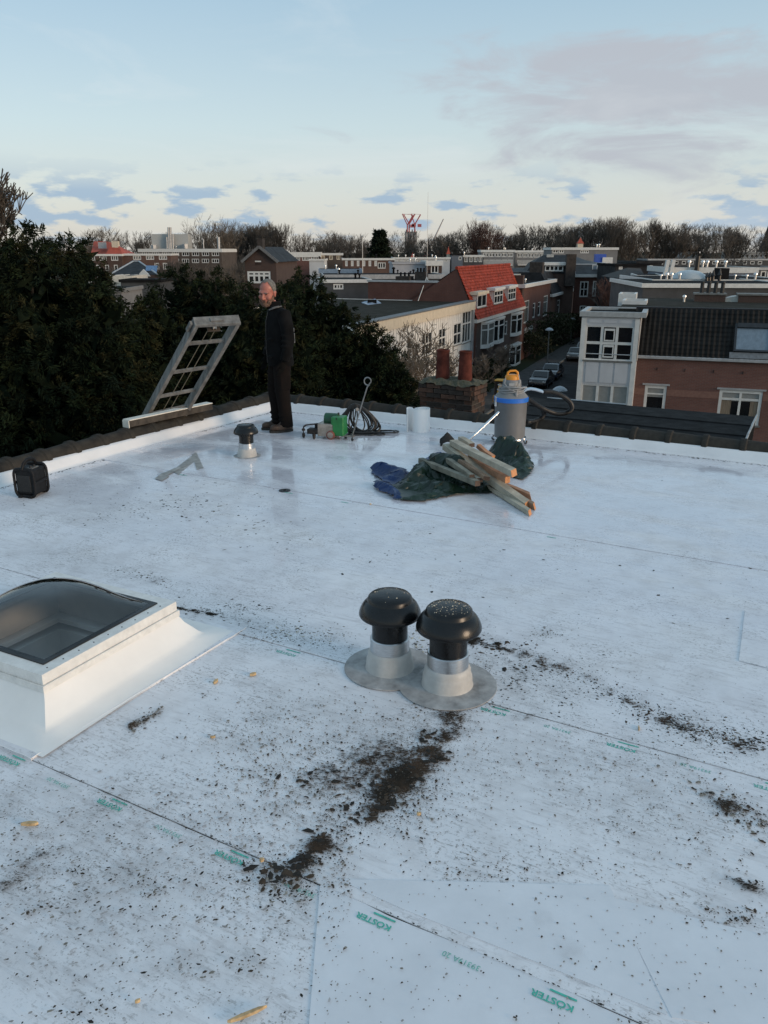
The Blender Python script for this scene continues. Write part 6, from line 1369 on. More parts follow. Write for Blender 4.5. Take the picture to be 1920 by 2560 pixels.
def brick_block():
    f = fs_; s0 = S1 + .12; s1 = f.hit(*z5(1405, 330))[0]; zt_ = f.hit(*z5(1210, 232))[1]; t = empty('brick_town_house', f.pt(s0, GZ, 0), 'flat-roofed red brick house with white cornice, just beyond the red tiled roof', 'house')
    def H_(x0, y0, x1, y1): mx, my = (x0 + x1) / 2, (y0 + y1) / 2; return (f.hit(*z5(x0, my))[0], f.hit(*z5(x1, my))[0], f.hit(*z5(mx, y1))[1], f.hit(*z5(mx, y0))[1])
    hs = [H_(1216, 330, 1250, 492), H_(1280, 348, 1296, 455), H_(1318, 340, 1335, 440), H_(1358, 294, 1388, 442), H_(1216, 560, 1270, 632)]
    walls(f, t, s0, s1, GZ, zt_, 11, hs, BK_RED, .12)
    for h in hs: window(f, t, h, 2 if h is hs[4] else 1, 1, .11, .08, rowpos=[.7] if h[3] - h[2] > 1.6 else None, glass=GLASS_L if h is hs[0] or h is hs[3] else None)
    m2 = MB(); f.box(m2, hs[4][0] - .1, hs[4][1] + .1, hs[4][3] + .02, hs[4][3] + .55, .004, .08); m2.build('shop_fascia', WHITE, t)
    m2 = MB(); a_ = H_(1298, 345, 1316, 445); m2.prism([f.pt(a_[0], a_[2], .004), f.pt(a_[1], a_[2], .004), f.pt((a_[0] + a_[1]) / 2, a_[3], .004)], f.n * .06); m2.build('wall_ornament', BK_DARK, t)
    flat_roof_part(f, t, s0, s1 + 2.2, zt_ + .25, 11, fascia=WHITE, fh=.30, over=.35)
    for k_ in range(3): small_vent(f.pt(s0 + 1.8 + k_ * 2.5, zt_ + .27, -1.2), t, 1.3)
    m2 = MB(); f.box(m2, s0 - .05, s0 + .75, zt_ - 4, zt_ + 1.3, -1.6, .003); m2.build('stepped_pier', BK_DARK, t)
    m2 = MB(); f.box(m2, s0 + 6, s1, zt_ + .3, zt_ + 1.0, -8, -4.0); m2.build('roof_box', M('pale_roof_box', (.38, .38, .36), .6, var=.15), t)
    # mansard house next to it
    s2 = s1 + .1; s3 = f.hit(*z5(1622, 340))[0]; ze = f.hit(*z5(1410, 300))[1]; t = empty('grey_mansard_house', f.pt(s2, GZ, 0), 'brown brick house with grey slate mansard and paired white dormer windows', 'house')
    hs = [H_(1460, 325, 1478, 442), H_(1494, 318, 1511, 428), H_(1545, 302, 1558, 410), H_(1580, 290, 1594, 395)]
    walls(f, t, s2, s3, GZ, ze, 10, hs, BK_DARK, .12)
    for h in hs: window(f, t, h, 1, 1, .16, .1, rowpos=[.7])
    m2 = MB(); f.box(m2, s2 - .05, s3 + .1, ze - .05, ze + .3, .004, .4); m2.build('gutter', WHITE, t)
    zr = ze + 3.0; m2 = MB(); m2.poly([f.pt(s2, ze + .2, .3), f.pt(s3, ze + .2, .3), f.pt(s3, zr, -1.4), f.pt(s2, zr, -1.4)]); m2.poly([f.pt(s2, zr, -1.4), f.pt(s3, zr, -1.4), f.pt(s3, zr + .1, -10), f.pt(s2, zr + .1, -10)]); m2.poly([f.pt(s2, ze, .3), f.pt(s2, zr, -1.4), f.pt(s2, zr, -10), f.pt(s2, ze, -10)]); m2.poly([f.pt(s3, ze, .3), f.pt(s3, zr, -1.4), f.pt(s3, zr, -10), f.pt(s3, ze, -10)]); m2.build('mansard_roof', SLATE, t)
    gd = Fac((f.pt(0, 0, -.35).x, f.pt(0, 0, -.35).y), f.az)
    for (x0, y0, x1, y1) in ((1490, 165, 1520, 240), (1530, 155, 1560, 228)):
        my = (y0 + y1) / 2; a, b = gd.hit(*z5(x0, my))[0], gd.hit(*z5(x1, my))[0]; zb = gd.hit(*z5((x0 + x1) / 2, y1))[1]; zt2 = gd.hit(*z5((x0 + x1) / 2, y0))[1]
        m2 = MB(); gd.box(m2, a - .1, b + .1, zb - .1, zt2 + .25, -1.5, -.11); m2.build('dormer', WHITE, t); window(gd, t, (a, b, zb, zt2), 2, 1, .12, .1, sill=False)
    m2 = MB(); f.box(m2, s2 + .4, s2 + 1.6, ze, zr + 1.3, -3, -1.3); m2.build('chimney_stack', MATS['sooty_brick'], t)
brick_block()
# ---------- corner house at the far end of the street
def corner_house():
    zz7 = lambda x, y: (1036.9 + x * .375, 466.6 + y * .375)
    c0 = D(*zz7(690, 420), 118.0); f = Fac((c0.x, c0.y), -R(8)); g2 = Fac((c0.x, c0.y), R(52))
    t = empty('corner_house', (c0.x, c0.y, GZ), 'red-brown brick corner house with dark hipped roof and tall white windows', 'house')
    sL = f.hit(*zz7(540, 420))[0]; sR = g2.hit(*zz7(790, 420))[0]; ze = f.hit(*zz7(640, 352))[1]
    hs = [f.rect(*zz7(578, 376), *zz7(620, 466)), f.rect(*zz7(652, 374), *zz7(688, 464)), f.rect(*zz7(575, 515), *zz7(610, 560))]; hs[1] = (hs[1][0], min(hs[1][1], -.15), hs[1][2], hs[1][3])
    walls(f, t, sL, 0, GZ, ze, 1, hs, BK_RED, .12, sides=False)
    for h in hs: window(f, t, h, 2, 1, .16, .12, rowpos=[.5], glass=GLASS_L if h is hs[1] else None)
    hs = [g2.rect(*zz7(724, 372), *zz7(731, 455)), g2.rect(*zz7(735, 368), *zz7(742, 448))]
    walls(g2, t, 0, sR, GZ, ze, 1, hs, BK_RED, .12, sides=False)
    for h in hs: window(g2, t, h, 1, 1, .12, .1)
    m2 = MB(); f.box(m2, sL - .3, 0, ze, ze + .4, .004, .5); g2.box(m2, 0, sR + .3, ze, ze + .4, .004, .5); m2.build('cornice', WHITE, t)
    A0, B0, C0 = f.pt(sL, ze + .35, .4), f.pt(0, ze + .35, .5), g2.pt(sR, ze + .35, .4); zt_ = D(*zz7(540, 278), c0.y + 3).z; zr = D(*zz7(650, 225), c0.y + 7).z
    a1, b1, c1 = f.pt(sL, zt_, -1.6), f.pt(-.4, zt_, -1.7), g2.pt(sR - 1, zt_, -1.7)
    m2 = MB(); m2.poly([A0, B0, b1, a1]); m2.poly([B0, C0, c1, b1]); pk = f.pt(-5.5, zr, -8); m2.poly([a1, b1, pk, f.pt(sL, zr, -8)]); m2.poly([b1, c1, pk]); m2.build('hipped_roof', M('ribbed_slate', (.03, .031, .034), .6, var=.35, scale=1.2, bump=.5, bscale=6), t)
    m2 = MB(); m2.tube([B0, b1], .14, 6); m2.tube([A0 + f.n * .05, a1], .1, 6); m2.tube([a1, b1, c1], .1, 6); m2.build('hip_rolls', ZINC, t)
    fd = Fac((f.pt(0, 0, -.6).x, f.pt(0, 0, -.6).y), f.az); h = fd.rect(*zz7(648, 280), *zz7(690, 312)); window(fd, t, (h[0], min(h[1], -.5), h[2], h[3]), 1, 1, .1, .1, sill=False, glass=M('pale_roof_pane', (.2, .25, .3), .15))
    gd = Fac((g2.pt(0, 0, -.3).x, g2.pt(0, 0, -.3).y), g2.az); h = gd.rect(*zz7(732, 278), *zz7(750, 322)); window(gd, t, h, 1, 1, .2, .1, sill=False, glass=CREAM); m2 = MB(); gd.box(m2, h[0] - .1, h[1] + .1, h[2] - .2, h[3] + .2, -1.6, -.12); m2.build('dormer', WHITE, t)
    # long dark roof to its left
    p0 = D(*zz7(275, 300), 116); g3 = Fac((p0.x, p0.y), -R(6)); sw = g3.hit(*zz7(545, 300))[0]; zb = g3.hit(*zz7(300, 330))[1]; zt2 = g3.hit(*zz7(300, 226))[1]; t = empty('dark_roof_house', (p0.x, p0.y, GZ), 'house with broad black slate roof and white glazed dormer, left of the corner house', 'house')
    m2 = MB(); g3.box(m2, 0, sw, GZ, zb, -9, 0); m2.build('wall', BK_DARK, t)
    m2 = MB(); zm = g3.hit(*zz7(300, 275))[1]; m2.poly([g3.pt(-.3, zb, .2), g3.pt(sw, zb, .2), g3.pt(sw, zm, -1.2), g3.pt(.6, zm, -1.2)]); m2.poly([g3.pt(.6, zm, -1.2), g3.pt(sw, zm, -1.2), g3.pt(sw, zt2, -5), g3.pt(2.5, zt2, -5)]); m2.poly([g3.pt(-.3, zb, .2), g3.pt(.6, zm, -1.2), g3.pt(.6, zm, -9), g3.pt(-.3, zb, -9)]); m2.poly([g3.pt(.6, zm, -1.2), g3.pt(2.5, zt2, -5), g3.pt(.6, zm, -9)]); m2.build('roof', SLATE, t)
    h = g3.rect(*zz7(375, 284), *zz7(478, 318)); window(g3, t, h, 4, 1, .15, .2, d=.1); m2 = MB(); g3.box(m2, h[0] - .3, h[1] + .3, h[3] + .01, h[3] + .4, -3, .5); m2.build('dormer_roof', WHITE, t)
    h = g3.rect(*zz7(328, 286), *zz7(360, 318)); m2 = MB(); g3.box(m2, h[0], h[1], h[2], h[3], -.5, .12); m2.build('blue_sheet', M('blue_cover', (.02, .08, .30), .5, var=.2), t)
    h = g3.rect(*zz7(400, 222), *zz7(440, 242)); m2 = MB(); g3.box(m2, h[0], h[1], h[2], h[3], -4.4, -4.0); m2.build('roof_light', M('pale_hatch', (.4, .4, .38), .5), t)
    m2 = MB(); m2.box(D(*zz7(520, 290), 115) + Vector((0, 0, -.5)), (1.3, 1.0, 4.2)); m2.build('chimney_stack', MATS['sooty_brick'], t)
corner_house()
# ------------------------------------------------------------------ farther roofs and rows
def row(name, label, cat, x0, x1, ytop, Y, az=0.0, wall=None, fascia=None, fh=.3, depth=9, wins=(), roofmat=None, group=None, vents=0, over=.15, wmat=None, glass=None):
    c0 = D(x0, ytop, Y); f = Fac((c0.x, c0.y), az); s1 = f.hit(x1, ytop)[0]; zt_ = f.hit((x0 + x1) / 2, ytop)[1]
    t = empty(name, (c0.x, c0.y, GZ), label, cat, group); hs = []
    for (a, b, c_, d_, n) in wins:
        r_ = f.rect(a, b, c_, d_); r_ = (max(r_[0], .05), min(r_[1], s1 - .05), r_[2], min(r_[3], zt_ - .06)); hs.append((*r_, n))
    walls(f, t, 0, s1, GZ, zt_, depth, [h[:4] for h in hs], wall or BK_MID, .12)
    for h in hs: window(f, t, h, h[4], 1, .14, .14, sill=False, mat=wmat, glass=glass)
    flat_roof_part(f, t, 0, s1, zt_ + .03, depth, roofmat, fascia or WHITE, fh, over)
    rr = random.Random(int(x0 * 7))
    for k_ in range(vents): small_vent(f.pt(rr.uniform(.5, s1 - .5), zt_ + .05, -rr.uniform(.6, depth - 1)), t, rr.uniform(1.2, 2.2), ALU if rr.random() < .5 else BITU)
    return t, f, s1, zt_
def wrow(x0, x1, y0, y1, n, gap=.3, cols=2): w_ = (x1 - x0) / n; return [(x0 + w_ * (k_ + gap / 2), y0, x0 + w_ * (k_ + 1 - gap / 2), y1, cols) for k_ in range(n)]
GREYW = M('grey_render', (.17, .17, .172), .8, var=.12, scale=.6); WHITEW = M('white_render', (.50, .51, .52), .75, var=.08, scale=.5); DARKW = M('dark_cladding', (.05, .052, .055), .7, var=.2, scale=.6); TAUPE = M('taupe_brick', (.075, .058, .048), .85, var=.15, scale=.6); LGREY = M('pale_grey_wall', (.36, .37, .40), .7, var=.06, scale=.4)
# left of the picture
row('row_house', 'dark brick row with white dormers under the red roof, far left', 'house', 157, 262, 550, 168, R(4), BK_DARK, WHITE, .3, 9, wrow(160, 260, 552, 563, 4, .35, 3) + wrow(165, 260, 572, 585, 5, .5, 1), group='far rows')
t_, f_, s_, z_ = row('row_house', 'brick row with white dormers right of the red roof, behind the hipped roof', 'house', 262, 368, 549, 170, R(4), BK_MID, WHITE, .3, 9, wrow(282, 366, 552, 561, 3, .35, 4) + wrow(330, 366, 568, 582, 2, .4, 2), group='far rows')
def gable_roof(name, label, pts_px, Y0, Y1, mat, root=None):
    """simple pitched roof: eave line and ridge line given in the picture at their distances"""
    e0, e1, r0, r1 = D(*pts_px[0], Y0), D(*pts_px[1], Y0), D(*pts_px[2], Y1), D(*pts_px[3], Y1); t = root or empty(name, (e0.x, e0.y, GZ), label, 'roof')
    back = Vector((0, (Y1 - Y0) * 2, 0)); mb = MB(); mb.poly([e0, e1, r1, r0]); mb.poly([e0 + back, e1 + back, r1, r0]); mb.poly([e0, r0, e0 + back]); mb.poly([e1, r1, e1 + back]); mb.build('pitched_roof', mat, t); return t
t = empty('red_roof_block', D(200, 549, 172), 'far row with steep red tiled roof and yellow-topped dormer, at the left', 'house'); ROOT[t.name] = t.location.copy(); gable_roof('', '', ((196, 549), (262, 549), (203, 521), (236, 522)), 171, 176, REDF, t); gable_roof('', '', ((228, 549), (264, 549), (240, 529), (256, 530)), 169, 171, REDF, t)
mb = MB(); mb.box(D(250, 530, 171), (1.3, 1, 1.6)); mb.build('yellow_dormer', CREAM, t); mb = MB(); mb.box(D(221, 530, 172.5), (1.6, .4, 1.2)); mb.build('roof_window', ZINC, t)
mb = MB(); q = D(198, 549, 171.5); q2 = D(263, 549, 171.5); mb.obox((q.x, q.y, GZ), (q2.x - q.x, 0, 0), (0, 8, 0), (0, 0, q.z - GZ - .1)); mb.build('wall', BK_MID, t)
t_, f_, s_, z_ = row('office_block', 'long flat office block with white fascia and antennas on its roof', 'building', 299, 478, 538.5, 205, R(-3), TAUPE, WHITE, .7, 16, wrow(304, 476, 544, 553, 8, .25, 3) + wrow(304, 476, 559, 568, 8, .25, 3), vents=3)
mb = MB(); a = D(351, 537, 208); mb.box((a.x + 2, a.y + 2, a.z + 1.6), (9, 4, 3.6)); mb.build('plant_room', M('pale_plant_room', (.42, .43, .42), .7, var=.1), t_)
for (x, y0, y1, w_) in ((365, 537, 491, .28), (369, 537, 491, .3), (374, 537, 505, .25), (361, 537, 512, .22), (401, 537, 527, .8), (333, 537, 529, .7), (440, 537, 516, .15), (473, 545, 512, .35)):
    a, b = D(x, y0, 207), D(x - 1, y1, 207); mb = MB(); mb.tube([a, b], w_, 6); mb.build('antenna', ZINC, t_)
def hip_house():
    t = empty('hip_roof_house', D(290, 592, 112), 'house with broad black pyramid roof and small blue roof window', 'house'); e = [D(238, 593, 110), D(341, 593, 110), D(330, 588, 121), D(250, 588, 121)]; r0, r1 = D(288, 564.5, 116), D(300, 564.5, 116)
    mb = MB(); mb.poly([e[0], e[1], r1, r0]); mb.poly([e[1], e[2], r1]); mb.poly([e[2], e[3], r0, r1]); mb.poly([e[3], e[0], r0]); mb.build('hip_roof', SLATE, t)
    mb = MB(); mb.prism([(p.x, p.y, GZ) for p in e], (0, 0, e[0].z - GZ - .05)); mb.build('wall', BK_DARK, t)
    p = D(326, 584, 111.5); mb = MB(); mb.obox(p - Vector((.8, .1, .6)), (1.5, 0, 0), (0, 1.0, 1.1), (0, -.1, .1)); mb.build('roof_window', M('blue_pane', (.12, .22, .38), .2), t)
    p = D(310, 590, 109.9); mb = MB(); mb.prism([p + Vector((-.9, 0, -.4)), p + Vector((.9, 0, -.4)), p + Vector((0, 0, .5))], (0, .3, 0)); mb.build('white_pediment', WHITE, t)
    for (a, b) in ((e[0], r0), (e[1], r1), (r0, r1)): mb = MB(); mb.tube([a, b], .12, 6); mb.build('hip_roll', ZINC, t)
hip_house()
row('garden_house', 'low brick house with white awning band below the black pyramid roof', 'house', 232, 262, 598, 96, 0, BK_RED, WHITE, .2, 6, [], group='near left roofs')
row('flat_annex', 'pale flat annex with white awning stripes in front of the pyramid roof', 'building', 246, 284, 598, 94, 0, GREYW, M('cream_stripe', (.60, .57, .50), .6), 1.0, 6, [])
row('dark_annex', 'long dark flat-roofed annex behind the conifer tops, left', 'building', 260, 345, 606, 88, 0, DARKW, BITU, .2, 6, [])
row('grey_shed', 'grey flat-roofed shed between the conifers, left', 'building', 205, 262, 626, 70, 0, GREYW, GREYW, .2, 6, [])
def railing():
    t = empty('roof_terrace', D(192, 612, 97), 'white balustrade and arched frame on a roof terrace, left', 'balustrade'); P_ = lambda x, y: D(x, y, 97)
    for (a, b) in (((192, 596), (192, 614)), ((203, 594), (203, 614)), ((212, 594), (212, 614)), ((192, 596), (203, 594)), ((214, 602), (236, 603)), ((214, 614), (236, 615)), ((236, 603), (236, 615)), ((225, 602), (225, 615)), ((197, 596), (197, 614)), ((203, 594), (212, 594))): mb = MB(); mb.tube([P_(*a), P_(*b)], .11, 6); mb.build('rail', WHITE, t)
    mb = MB(); a = P_(188, 615); mb.obox((a.x, a.y, GZ), (5.2, 0, 0), (0, 4, 0), (0, 0, a.z - GZ)); mb.build('terrace_wall', DARKW, t)
railing()
def gable_house():
    Y = 92; c0 = D(529, 575, Y); f = Fac((c0.x, c0.y), -R(6)); t = empty('gable_house', (c0.x, c0.y, GZ), 'dark brick gabled house with small white attic window, behind the man', 'house'); zt_ = f.hit(562, 536)[1]; s0 = f.hit(523, 566)[0]; s1 = f.hit(602, 566)[0]; sm = f.hit(561, 540)[0]; ze = f.hit(523, 566)[1]; w1 = f.rect(550.5, 563, 564.5, 573); w2 = f.rect(534, 586, 585, 612)
    walls(f, t, s0 + .3, s1 - .3, GZ, ze, 11, [w2], BK_DARK, .12); xs = sorted((s0, w1[0], w1[1], s1)); mb = MB()
    gz = lambda s: ze + (zt_ - ze) * (1 - abs(s - sm) / (s1 - sm if s > sm else sm - s0))
    mb.poly([f.pt(s0 + .3, ze, 0), f.pt(w1[0], ze, 0), f.pt(w1[0], gz(w1[0]), 0)]); mb.poly([f.pt(w1[1], ze, 0), f.pt(s1 - .3, ze, 0), f.pt(w1[1], gz(w1[1]), 0)]); mb.poly([f.pt(w1[0], ze, 0), f.pt(w1[1], ze, 0), f.pt(w1[1], w1[2], 0), f.pt(w1[0], w1[2], 0)]); mb.poly([f.pt(w1[0], w1[3], 0), f.pt(w1[1], w1[3], 0), f.pt(w1[1], gz(w1[1]), 0), f.pt(sm, zt_, 0), f.pt(w1[0], gz(w1[0]), 0)]); mb.build('gable', BK_DARK, t)
    window(f, t, w1, 2, 1, .2, .16, sill=False); window(f, t, w2, 4, 1, .2, .2, sill=False, rowpos=[.72])
    mb = MB(); mb.poly([f.pt(s1, ze, .3), f.pt(sm, zt_ + .15, .3), f.pt(sm, zt_ + .15, -11), f.pt(s1, ze, -11)]); mb.poly([f.pt(s0, ze, .3), f.pt(sm, zt_ + .15, .3), f.pt(sm, zt_ + .15, -11), f.pt(s0, ze, -11)]); mb.build('pitched_roof', SLATE, t)
    for (a, b) in (((s1, ze), (sm, zt_ + .15)), ((s0, ze), (sm, zt_ + .15))): mb = MB(); mb.bar(f.pt(a[0], a[1], .32), f.pt(b[0], b[1], .32), .12, .28); mb.build('verge_board', M('dull_verge', (.14, .14, .14), .7, var=.2), t)
    mb = MB(); f.box(mb, sm - .3, sm + .3, zt_ - .3, zt_ + 1.0, -1.2, -.2); mb.build('chimney_stack', MATS['sooty_brick'], t)
gable_house()
row('row_house', 'row with white window band and reddish end, behind the gabled house', 'house', 570, 692, 546, 172, R(3), M('maroon_wall', (.13, .06, .05), .8, var=.15), WHITE, .9, 10, wrow(591, 690, 551, 563, 5, .2, 4), group='far rows')
row('row_house', 'short row with pale yellow dormers, right of the white window band', 'house', 692, 740, 548, 174, R(3), TAUPE, WHITE, .35, 10, [(694, 552, 702, 561, 2), (711, 551, 719, 561, 2), (727, 551, 735, 561, 2)], wmat=CREAM, group='far rows')
row('row_house', 'brick row with white windows, under the dark pine', 'house', 740, 852, 559, 160, R(3), BK_MID, WHITE, .3, 9, wrow(742, 818, 563, 575, 6, .55, 2) + [(816, 567, 833, 580, 3)], vents=4, group='far rows')
row('row_house', 'low white row with roof clutter, behind the blank white wall', 'house', 850, 972, 557, 176, R(2), WHITEW, WHITE, .3, 9, wrow(855, 970, 561, 566, 8, .5, 2), vents=8, group='far rows')
row('blank_white_block', 'blank pale grey-white wall block in the middle distance', 'building', 849, 922, 568, 122, R(3), LGREY, LGREY, .2, 9, [], vents=2)
row('small_brown_house', 'small brown house with white fascia and glazed opening, right of the blank white wall', 'house', 922, 955, 565, 121, R(3), BK_DARK, WHITE, .6, 8, [(931, 573, 947, 590, 2)], vents=1)
row('flat_roof_terrace_house', 'long low dark house with white roof edge, between the conifers and red roof', 'house', 700, 958, 595, 104, R(6), DARKW, ZINC, .45, 9, [(705, 603, 730, 613, 3), (780, 606, 806, 616, 3), (838, 606, 850, 616, 2)], vents=9)
row('pale_low_house', 'low pale house strip behind the conifers, right of the man', 'house', 690, 780, 583, 128, R(4), GREYW, M('blue_grey_edge', (.20, .27, .36), .5), .5, 8, [(712, 590, 724, 600, 2)], vents=3)
row('low_dark_house', 'dark flat-roofed house with white window band beyond the party wall', 'house', 700, 800, 606, 84, R(8), DARKW, WHITE, .25, 8, [(720, 613, 742, 625, 3)], vents=2)
row('white_box_house', 'small white box house above the blue roof sheets', 'house', 668, 700, 561, 140, 0, WHITEW, WHITE, .2, 7, [], vents=1)
row('slate_blue_house', 'blue-grey clad house with one white window, centre right', 'house', 976, 1000, 549.5, 182, 0, M('slate_blue_wall', (.10, .12, .15), .7, var=.1), BITU, .2, 8, [(991, 554, 997, 562, 1)])
row('row_house', 'dark row with white window pairs left of the balcony flats', 'house', 1000, 1045, 552, 184, 0, DARKW, WHITE, .35, 9, wrow(1002, 1043, 555, 566, 4, .3, 2), vents=2, group='far rows')
def flats(x0, x1, y, Y, label):
    t, f, s1, zt_ = row('balcony_flats', label, 'building', x0, x1, y, Y, R(-2), GREYW, WHITE, .4, 10, wrow(x0 + 3, x1 - 3, y + 5, y + 14, 5, .15, 3) + wrow(x0 + 3, x1 - 3, y + 20, y + 29, 5, .15, 3), vents=6, group='balcony flats')
    for zz in (3.0, 6.0):
        mb = MB(); f.box(mb, .5, s1 - .5, zt_ - zz - .2, zt_ - zz, .15, 1.6); sl_ = mb.build('balcony_slab', WHITE, t); mb = MB(); f.box(mb, .5, s1 - .5, zt_ - zz + .003, zt_ - zz + .95, 1.5, 1.56); mb.build('balcony_rail', M('frosted_rail', (.36, .37, .37), .4), sl_)
flats(1040, 1112, 541, 188, 'pale balcony flats with flat roof, left of the pair'); flats(1114, 1180, 542, 196, 'balcony flats partly behind the black slate roof, right of the pair')
t_, f_, s_, z_ = row('penthouse_roof', 'white roof structures with glazed box behind the corner house', 'building', 1192, 1335, 536, 160, 0, GREYW, WHITE, .35, 8, [(1194, 539, 1206, 547, 2), (1208, 539, 1218, 547, 2), (1254, 540, 1272, 547, 4)], vents=5)
mb = MB(); a = D(1287, 549, 131); b = D(1310, 549, 131); mb.obox((a.x, a.y, a.z - 2.6), (b.x - a.x, 0, 0), (0, 1, 0), (0, 0, 2.6)); mb.build('blue_tarp_wall', M('bright_blue_sheet', (.03, .09, .42), .5, var=.15), t_)
mb = MB(); a = D(1302, 556, 130.8); mb.obox((a.x, a.y, a.z - 1.5), (1.6, 0, 0), (0, 1, 0), (0, 0, 1.5)); mb.build('white_sheet', WHITE, t_)
def turret(x0, x1, yt, ym, yb, Y, label):
    a, b = D(x0, ym, Y), D(x1, ym, Y); c_ = (a + b) / 2; w_ = (b.x - a.x) / 2; t = empty('turret', (c_.x, c_.y, GZ), label, 'turret', 'red-roofed turrets'); zt_ = D((x0 + x1) / 2, yt, Y).z; zb = D(x0, yb, Y).z
    mb = MB(); mb.box((c_.x, c_.y, (zb + c_.z) / 2 - 3), (w_ * 1.3, w_ * 1.3, c_.z - zb + 6)); mb.build('shaft', CREAM, t); mb = MB(); mb.lathe([(w_ * 1.15, 0), (w_ * .55, (zt_ - c_.z) * .45), (.05, zt_ - c_.z)], (c_.x, c_.y, c_.z), 4); mb.build('pointed_roof', REDF, t)
turret(1244, 1262, 513, 526, 534, 210, 'cream turret with pointed red roof above the white roof structures'); turret(963, 974, 533, 549, 552, 186, 'small red pointed roof left of the blue-grey house'); turret(885, 898, 546, 557, 558, 185, 'small red pyramid roof above the white row')
# right of the street
row('long_flat_house', 'long dark flat-roofed house with white edges behind the brick house', 'house', 1390, 1720, 616, 62, R(-4), DARKW, WHITE, .22, 12, [], vents=0)
def long_roof():
    t, f, s1, zt_ = row('roof_terrace_block', 'dark roof deck with chrome vents and clear dome, right', 'building', 1412, 1720, 607, 70, R(-4), DARKW, WHITE, .25, 13, [])
    for (x, kind) in ((1437, 0), (1450, 1), (1460, 1), (1478, 2), (1600, 0), (1626, 0), (1645, 1)): s = f.hit(x, 607)[0]; small_vent(f.pt(s, zt_ + .05, -1.5), t, 1.6 if kind else 1.2)
    s = f.hit(1510, 607)[0]; mb = MB(); mb.lathe([(1.5, 0), (1.3, .35), (.8, .62), (0, .72)], f.pt(s, zt_ + .1, -3), 20); mb.build('dome_light', M('pale_dome', (.40, .44, .46), .15, var=.05), t, smooth=True)
    for (x, h) in ((1521, .8), (1527, .85), (1534, 1.0), (1548, 1.1)): s = f.hit(x, 607)[0]; mb = MB(); mb.lathe([(.14, 0), (.12, h * .5), (.2, h * .55), (.12, h * .7), (.03, h)], f.pt(s, zt_ - .1, .6), 8); mb.build('flue', BLACK, t, smooth=True)
    s = f.hit(1560, 607)[0]; s2 = f.hit(1582, 607)[0]; mb = MB(); f.box(mb, s, s2, zt_, zt_ + 1.0, -2.4, -1.0); mb.build('plant_box', BITU, t)
long_roof()
def corrugated():
    t, f, s1, zt_ = row('corrugated_block', 'long block clad in blue-grey corrugated sheets, white-edged, at right', 'building', 1452, 1636, 580, 92, R(-3), M('blue_grey_sheet', (.155, .185, .24), .5, var=.08), WHITE, .5, 10, [])
    for k_ in range(14): z = zt_ - .6 - k_ * .17; mb = MB(); f.box(mb, 0, s1, z, z + .08, .004, .05); mb.build('sheet_rib', MATS['blue_grey_sheet'], t)
    for (x) in (1500, 1530, 1540, 1560, 1580): s = f.hit(x, 579)[0]; small_vent(f.pt(s, zt_ + .1, -2), t, 2.0)
    for (x0, x1) in ((1429, 1440), (1440, 1452)):
        a, b = f.hit(x0, 600)[0], f.hit(x1, 575)[0]; mb = MB(); mb.bar(f.pt(a, zt_ - 2.6, .3), f.pt(b, zt_ + .9, .3), .5, .35); mb.build('white_strut', WHITE, t)
    s = f.hit(1501, 590)[0]; mb = MB(); mb.tube([f.pt(s, zt_ - 3, .5), f.pt(s, zt_ + 1.3, .5)], .25, 10); mb.build('flue_pipe', BLACK, t)
corrugated()
row('dark_block', 'dark panelled block at the right margin behind the corrugated sheets', 'building', 1638, 1720, 580, 93, 0, DARKW, ZINC, .2, 9, wrow(1642, 1700, 585, 600, 4, .3, 1))
row('slate_house', 'dark slate house with white triple window, right of the corner house', 'house', 1376, 1430, 566, 112, 0, SLATE, SLATE, .2, 9, [(1383, 573, 1409, 584, 3)])
row('low_slate_house', 'black low roofline between the corner house and the slate house', 'house', 1330, 1400, 572, 108, 0, SLATE, BITU, .2, 9, [(1337, 576, 1345, 582, 1)])
row('white_gable_row', 'small row with white garden walls beyond the dark roof deck', 'house', 1378, 1432, 597, 90, R(-12), DARKW, WHITE, .3, 8, wrow(1384, 1428, 600, 608, 5, .3, 1))
gable_roof('pitched_barn', 'small grey-brown pitched roof beyond the parked cars', ((1345, 602), (1398, 606), (1356, 578), (1384, 580)), 99, 104, M('brown_tile', (.045, .038, .034), .8, var=.2))['category'] = 'roof'
row('white_terrace', 'bright white terrace at the far right under the trees', 'house', 1585, 1720, 545, 255, 0, WHITEW, WHITE, .3, 9, wrow(1600, 1659, 549, 556, 6, .5, 1))
row('pale_villa', 'pale villa half hidden by bare trees, right', 'house', 1476, 1506, 541, 250, 0, WHITEW, BITU, .3, 9, wrow(1478, 1504, 546, 555, 3, .4, 1))
row('low_row', 'long low dark row under the right-hand trees', 'house', 1400, 1660, 560, 210, 0, DARKW, ZINC, .3, 9, wrow(1420, 1650, 564, 571, 14, .5, 1))
def church():
    Y = 420; c_ = D(1652, 541, Y); t = empty('church_spire', (c_.x, c_.y, GZ), 'dark slim church spire at the right edge of the skyline', 'church'); zt_ = D(1652, 487, Y).z; mb = MB(); mb.box((c_.x, c_.y, (c_.z + GZ) / 2), (6, 6, c_.z - GZ)); mb.build('tower', DARKW, t); mb = MB(); mb.lathe([(3.4, 0), (1.6, (zt_ - c_.z) * .42), (.1, zt_ - c_.z)], c_, 8); mb.build('spire', SLATE, t)
church()
